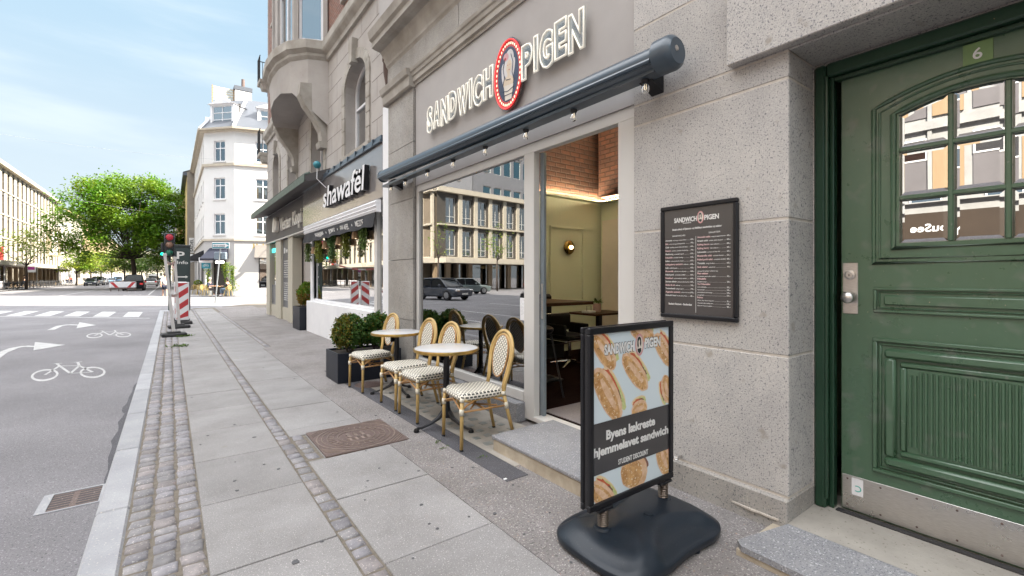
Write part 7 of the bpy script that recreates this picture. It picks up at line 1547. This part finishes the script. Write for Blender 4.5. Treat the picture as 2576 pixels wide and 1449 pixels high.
cafe_chair('yellow cane chair of the bald man at the corner cafe', al(-.72), aa + math.pi); person('man in a dark sweater seated left of the cafe table', al(-.66), aa, 'sit', navyf, pm('grey_trousers', (.09, .08, .085), None, 10, .9), hairg, sleeve=.9)
cafe_chair('yellow cane chair of the dark haired woman at the corner cafe', al(.78), aa); person('dark haired woman in black top and jeans seated right of the cafe table', al(.70), aa + math.pi, 'sit', blackf, jeans, hairm, sleeve=.9)
for i, (u, d, rz, lb) in enumerate(((513, 36.0, 1.9, 'empty yellow cane chair nearest the white sign pole'), (503, 37.2, 4.5, 'yellow cane chair turned away under the black street awning'), (494, 38.8, 2.5, 'yellow cane chair at the planted cafe table'), (487, 40.5, .6, 'leftmost yellow cane chair of the corner cafe'))): cafe_chair(lb, P40(u, d), rz)
tb2 = P40(498, 38.6); t = thing('cafe_table', 'round cafe table carrying a yellow flowered plant under the street awning', 'table', tb2); m = MB(); m.lathe([(.001, .72), (.4, .72), (.4, .75), (.001, .75)], tb2, 20); m.build('tabletop', cafe, t); m = MB(); m.tube([(tb2[0], tb2[1], 0), (tb2[0], tb2[1], .72)], .03, 8); m.build('leg', blackm, t)
t = thing('table_plant', 'yellow flowering plant standing on the left cafe table', 'plant', (tb2[0], tb2[1], .75)); m = MB(); bush(m, (tb2[0], tb2[1], .98), (.3, .3, .22), 260, 71, lambda p, rr: (4, 2.6, .6) if rr.random() < .4 else (1.5, 1.5, .8), .09); m.build('foliage', leafm, t); m = MB(); m.lathe([(.001, 0), (.1, 0), (.13, .16), (.001, .16)], (tb2[0], tb2[1], .75), 12); m.build('pot', castiron, t)
for u, d, w_, h_, lb, sd in ((584, 36.2, .55, 2.35, 'tall leafy climbing plant in a pot right of the cafe entrance', 1), (524, 37.0, .42, 2.1, 'dark leafy climbing plant left of the cafe entrance behind the sign pole', 2), (569, 36.6, .3, 2.6, 'thin climber with yellow lemons beside the cafe door', 3)):
    x, y, _ = P40(u, d); t = thing('potted_climber', lb, 'plant', (x, y, 0), 0, 'climbers around the cafe entrance'); m = MB(); rr = random.Random(90 + sd)
    for k in range(900):
        zz = rr.uniform(.35, h_); wv = w_ * (.6 + .4 * math.sin(zz * 2.3 + sd)); p = Vector((x + rr.gauss(0, wv * .5), y + rr.gauss(0, wv * .35), zz)); dd = Vector((rr.gauss(0, 1), rr.gauss(0, 1), rr.gauss(0, .6))).normalized() * .09; e = Vector((rr.gauss(0, 1), rr.gauss(0, 1), rr.gauss(0, 1))).normalized() * .035; b = rr.uniform(.6, 1.4); m.t = (1.6 * b, 1.5 * b, .6 * b) if rr.random() < .97 else (7, 4, .5); m.add([p, p + dd * .5 + e, p + dd, p + dd * .5 - e], [(0, 1, 2, 3)])
    m.build('foliage', leafm, t); m = MB(); m.lathe([(.001, 0), (.22, 0), (.27, .4), (.001, .4)], (x, y, 0), 14); m.build('pot', galv, t); m = MB(); m.tube([(x, y, .3), (x + .05, y, h_ * .9)], .02, 6); m.build('stem', barkm, t)
m = MB(); x, y, _ = P40(553, 36.9); m.box(x - .3, x + .3, y - .05, y + .05, 2.55, 2.75, .02); tag(m.build('door_light', emit('door_light_white', (1, .95, .85), 1.2)), 'small lit white sign over the cafe entrance', 'light')
# ------------------------------------------------------------------ hotel forecourt: fence, bicycles, flag, people
rail = pm('dark_fence_paint', (.035, .035, .04), None, 5, .5)
t = thing('street_fence', 'low dark railing along the kerb before the hotel', 'fence', (-14.75, 85, 0)); m = MB()
for z in (.35, .85): m.tube([(-14.75, 60, z), (-14.75, 112, z)], .025, 6)
m.build('rails', rail, t)
for i in range(27): m = MB(); m.tube([(-14.75, 60 + i * 2, 0), (-14.75, 60 + i * 2, .95)], .045, 6); m.build('post', rail, t)
for i, (y_, lb) in enumerate(((64.5, 'left white banner tied to the railing by the hotel'), (70, 'right white banner tied to the railing by the hotel'))):
    m = MB(); m.box(-14.86, -14.82, y_, y_ + 4.2, .22, 1.0); tag(m.build('banner', pm('banner_white', (.6, .58, .6), None, 3, .7) if 'banner_white' not in MATS else MATS['banner_white']), lb, 'banner')
def bicycle():
    t = thing('bicycle', 'bicycle parked in the dense row behind the railing by the hotel', 'bicycle', (0, 0, 0), 0, 'bicycles parked by the hotel')
    for x in (-.52, .52): m = MB(); m.tube([(x + .33 * math.cos(q * .3927), 0, .35 + .33 * math.sin(q * .3927)) for q in range(16)], .022, 5, True); m.build('wheel', tyre, t, False, True)
    m = MB()
    for a, b in (((-.52, .35), (-.15, .8)), ((-.15, .8), (.35, .75)), ((.35, .85), (.52, .35)), ((-.05, .32), (.36, .75)), ((-.05, .32), (-.2, .92)), ((-.05, .32), (-.52, .35))): m.tube([(a[0], 0, a[1]), (b[0], 0, b[1])], .018, 5)
    m.build('frame', rail, t, False, True); m = MB(); m.box(-.32, -.08, -.08, .08, .92, .97, .02); m.build('saddle', blackm, t, False, True); m = MB(); m.tube([(.36, -.28, 1.02), (.36, -.1, 1.0), (.33, 0, .98), (.36, .1, 1.0), (.36, .28, 1.02)], .015, 5); m.tube([(.35, 0, .8), (.34, 0, .98)], .015, 5); m.build('handlebar', blackm, t, False, True); return t
b_ = bicycle(); br = random.Random(3); b_.location = (-16, 78, 0); b_.rotation_euler = (0, 0, .3)
for i in range(1, 26): dup(b_, (-16.0 - br.uniform(0, .6), 78 + i * 1.45, 0), .3 + br.uniform(-.25, .25))
t = thing('flag_pole', 'white flag pole with a hanging red flag at the far left before the hotel', 'flag pole', (-15.3, 82, 0)); fx_, fy_ = TP(11, 58); t.location = (fx_, fy_, 0)
m = MB(); m.tube([(fx_, fy_, 0), (fx_, fy_, 5.5)], [.09, .06], 8); m.build('pole', white, t); m = MB(); N = 8
for i in range(N):
    z0, z1 = 5.4 - i * .24, 5.4 - (i + 1) * .24; f = lambda z: .06 * math.sin(z * 5); m.add([(fx_ - .08, fy_, z0), (fx_ - .08, fy_, z1), (fx_ - .7 + f(z1), fy_ - .2 + f(z1 * 1.3), z1 - .3), (fx_ - .7 + f(z0), fy_ - .2 + f(z0 * 1.3), z0 - .3)], [(0, 1, 2, 3)])
m.build('flag', redc, t)
for i, (u, d, mt, lb) in enumerate(((38, 68, blackf, 'person in dark clothes standing before the hotel columns'), (138, 96, whitec, 'person in white near the hotel terrace'), (150, 100, redc, 'person in red near the hotel terrace'))):
    x, y = TP(u, d); person(lb, (max(x, -17.5), y, 0), R(60 * i), 'walk', mt, navyf, hairm)
t = thing('parking_sign', 'white and magenta parking sign on a pole before the hotel', 'sign', (0, 0, 0)); x, y = TP(93, 62); t.location = (x, y, 0); m = MB(); m.tube([(x, y, 0), (x, y, 2.9)], .04, 8); m.build('pole', galv, t); m = MB(); m.box(x - 1.0, x - .1, y - .04, y, 2.1, 2.95, .02); m.build('plate', white, t); m = MB(); m.box(x - .85, x - .22, y - .046, y - .04, 2.45, 2.85); m.build('magenta_field', pm('magenta', (.45, .05, .30), None, 3, .5), t)
t = thing('kiosk', 'cream advertising kiosk with dark openings beyond the bicycles', 'kiosk', (0, 0, 0)); x, y = TP(207, 92); t.location = (x, y, 0); m = MB(); m.box(x - .9, x + .9, y, y + 1.4, 0, 3.2, .03); m.build('body', trav, t); m = MB(); m.box(x - .7, x - .3, y - .02, y, 1.4, 2.8); m.box(x + .1, x + .5, y - .02, y, 2.2, 2.8); m.box(x + .1, x + .5, y - .02, y, .9, 1.3); m.build('openings', curt, t)
t = thing('terrace_canopy', 'cream terrace parasol canopy at the end of the hotel', 'parasol', (0, 0, 0)); x, y = TP(152, 92); t.location = (x, y, 0); m = MB(); m.add([(x - 3, y - 1.5, 2.6), (x + 3, y - 1.5, 2.6), (x + 3, y + 1.5, 2.6), (x - 3, y + 1.5, 2.6), (x - 2, y, 3.2), (x + 2, y, 3.2)], [(0, 1, 5, 4), (1, 2, 5), (2, 3, 4, 5), (3, 0, 4)]); m.build('canopy', whitec, t); m = MB(); m.tube([(x, y, 0), (x, y, 3.1)], .05, 8); m.build('pole', timb, t)
# ------------------------------------------------------------------ wires and hanging street lamps
wirem = pm('wire_grey', (.35, .36, .38), None, 5, .6)
def wire(a, b, sag, lb, r=.008, mt=None):
    a, b = Vector(a), Vector(b); m = MB(); m.tube([a.lerp(b, i / 16) - Vector((0, 0, sag * 4 * (i / 16) * (1 - i / 16))) for i in range(17)], r, 5); tag(m.build('overhead_wire', mt or wirem), lb, 'wire')
wire((-18, 60, 14.8), (3.0, 43.7, 10.9), .5, 'thin overhead wire high across the crossing to the white building', .007); wire((-18, 62, 12), (1.6, 70, 9), .8, 'wire carrying the white dome street lamp', .006)
x, y, z = PD(157, 568, 60)
t = thing('hanging_lamp', 'white dome street lamp hanging over the road left of the big tree', 'street lamp', (x, y, z)); m = MB(); m.lathe([(.001, .35), (.1, .32), (.12, .2), (.5, .0), (.55, -.12), (.001, -.12)], (x, y, z), 20); m.build('lamp_shade', white, t, 'auto'); m = MB(); m.tube([(x, y, z + .3), (x, y, z + 2.4)], .012, 5); m.build('cable', blackm, t)
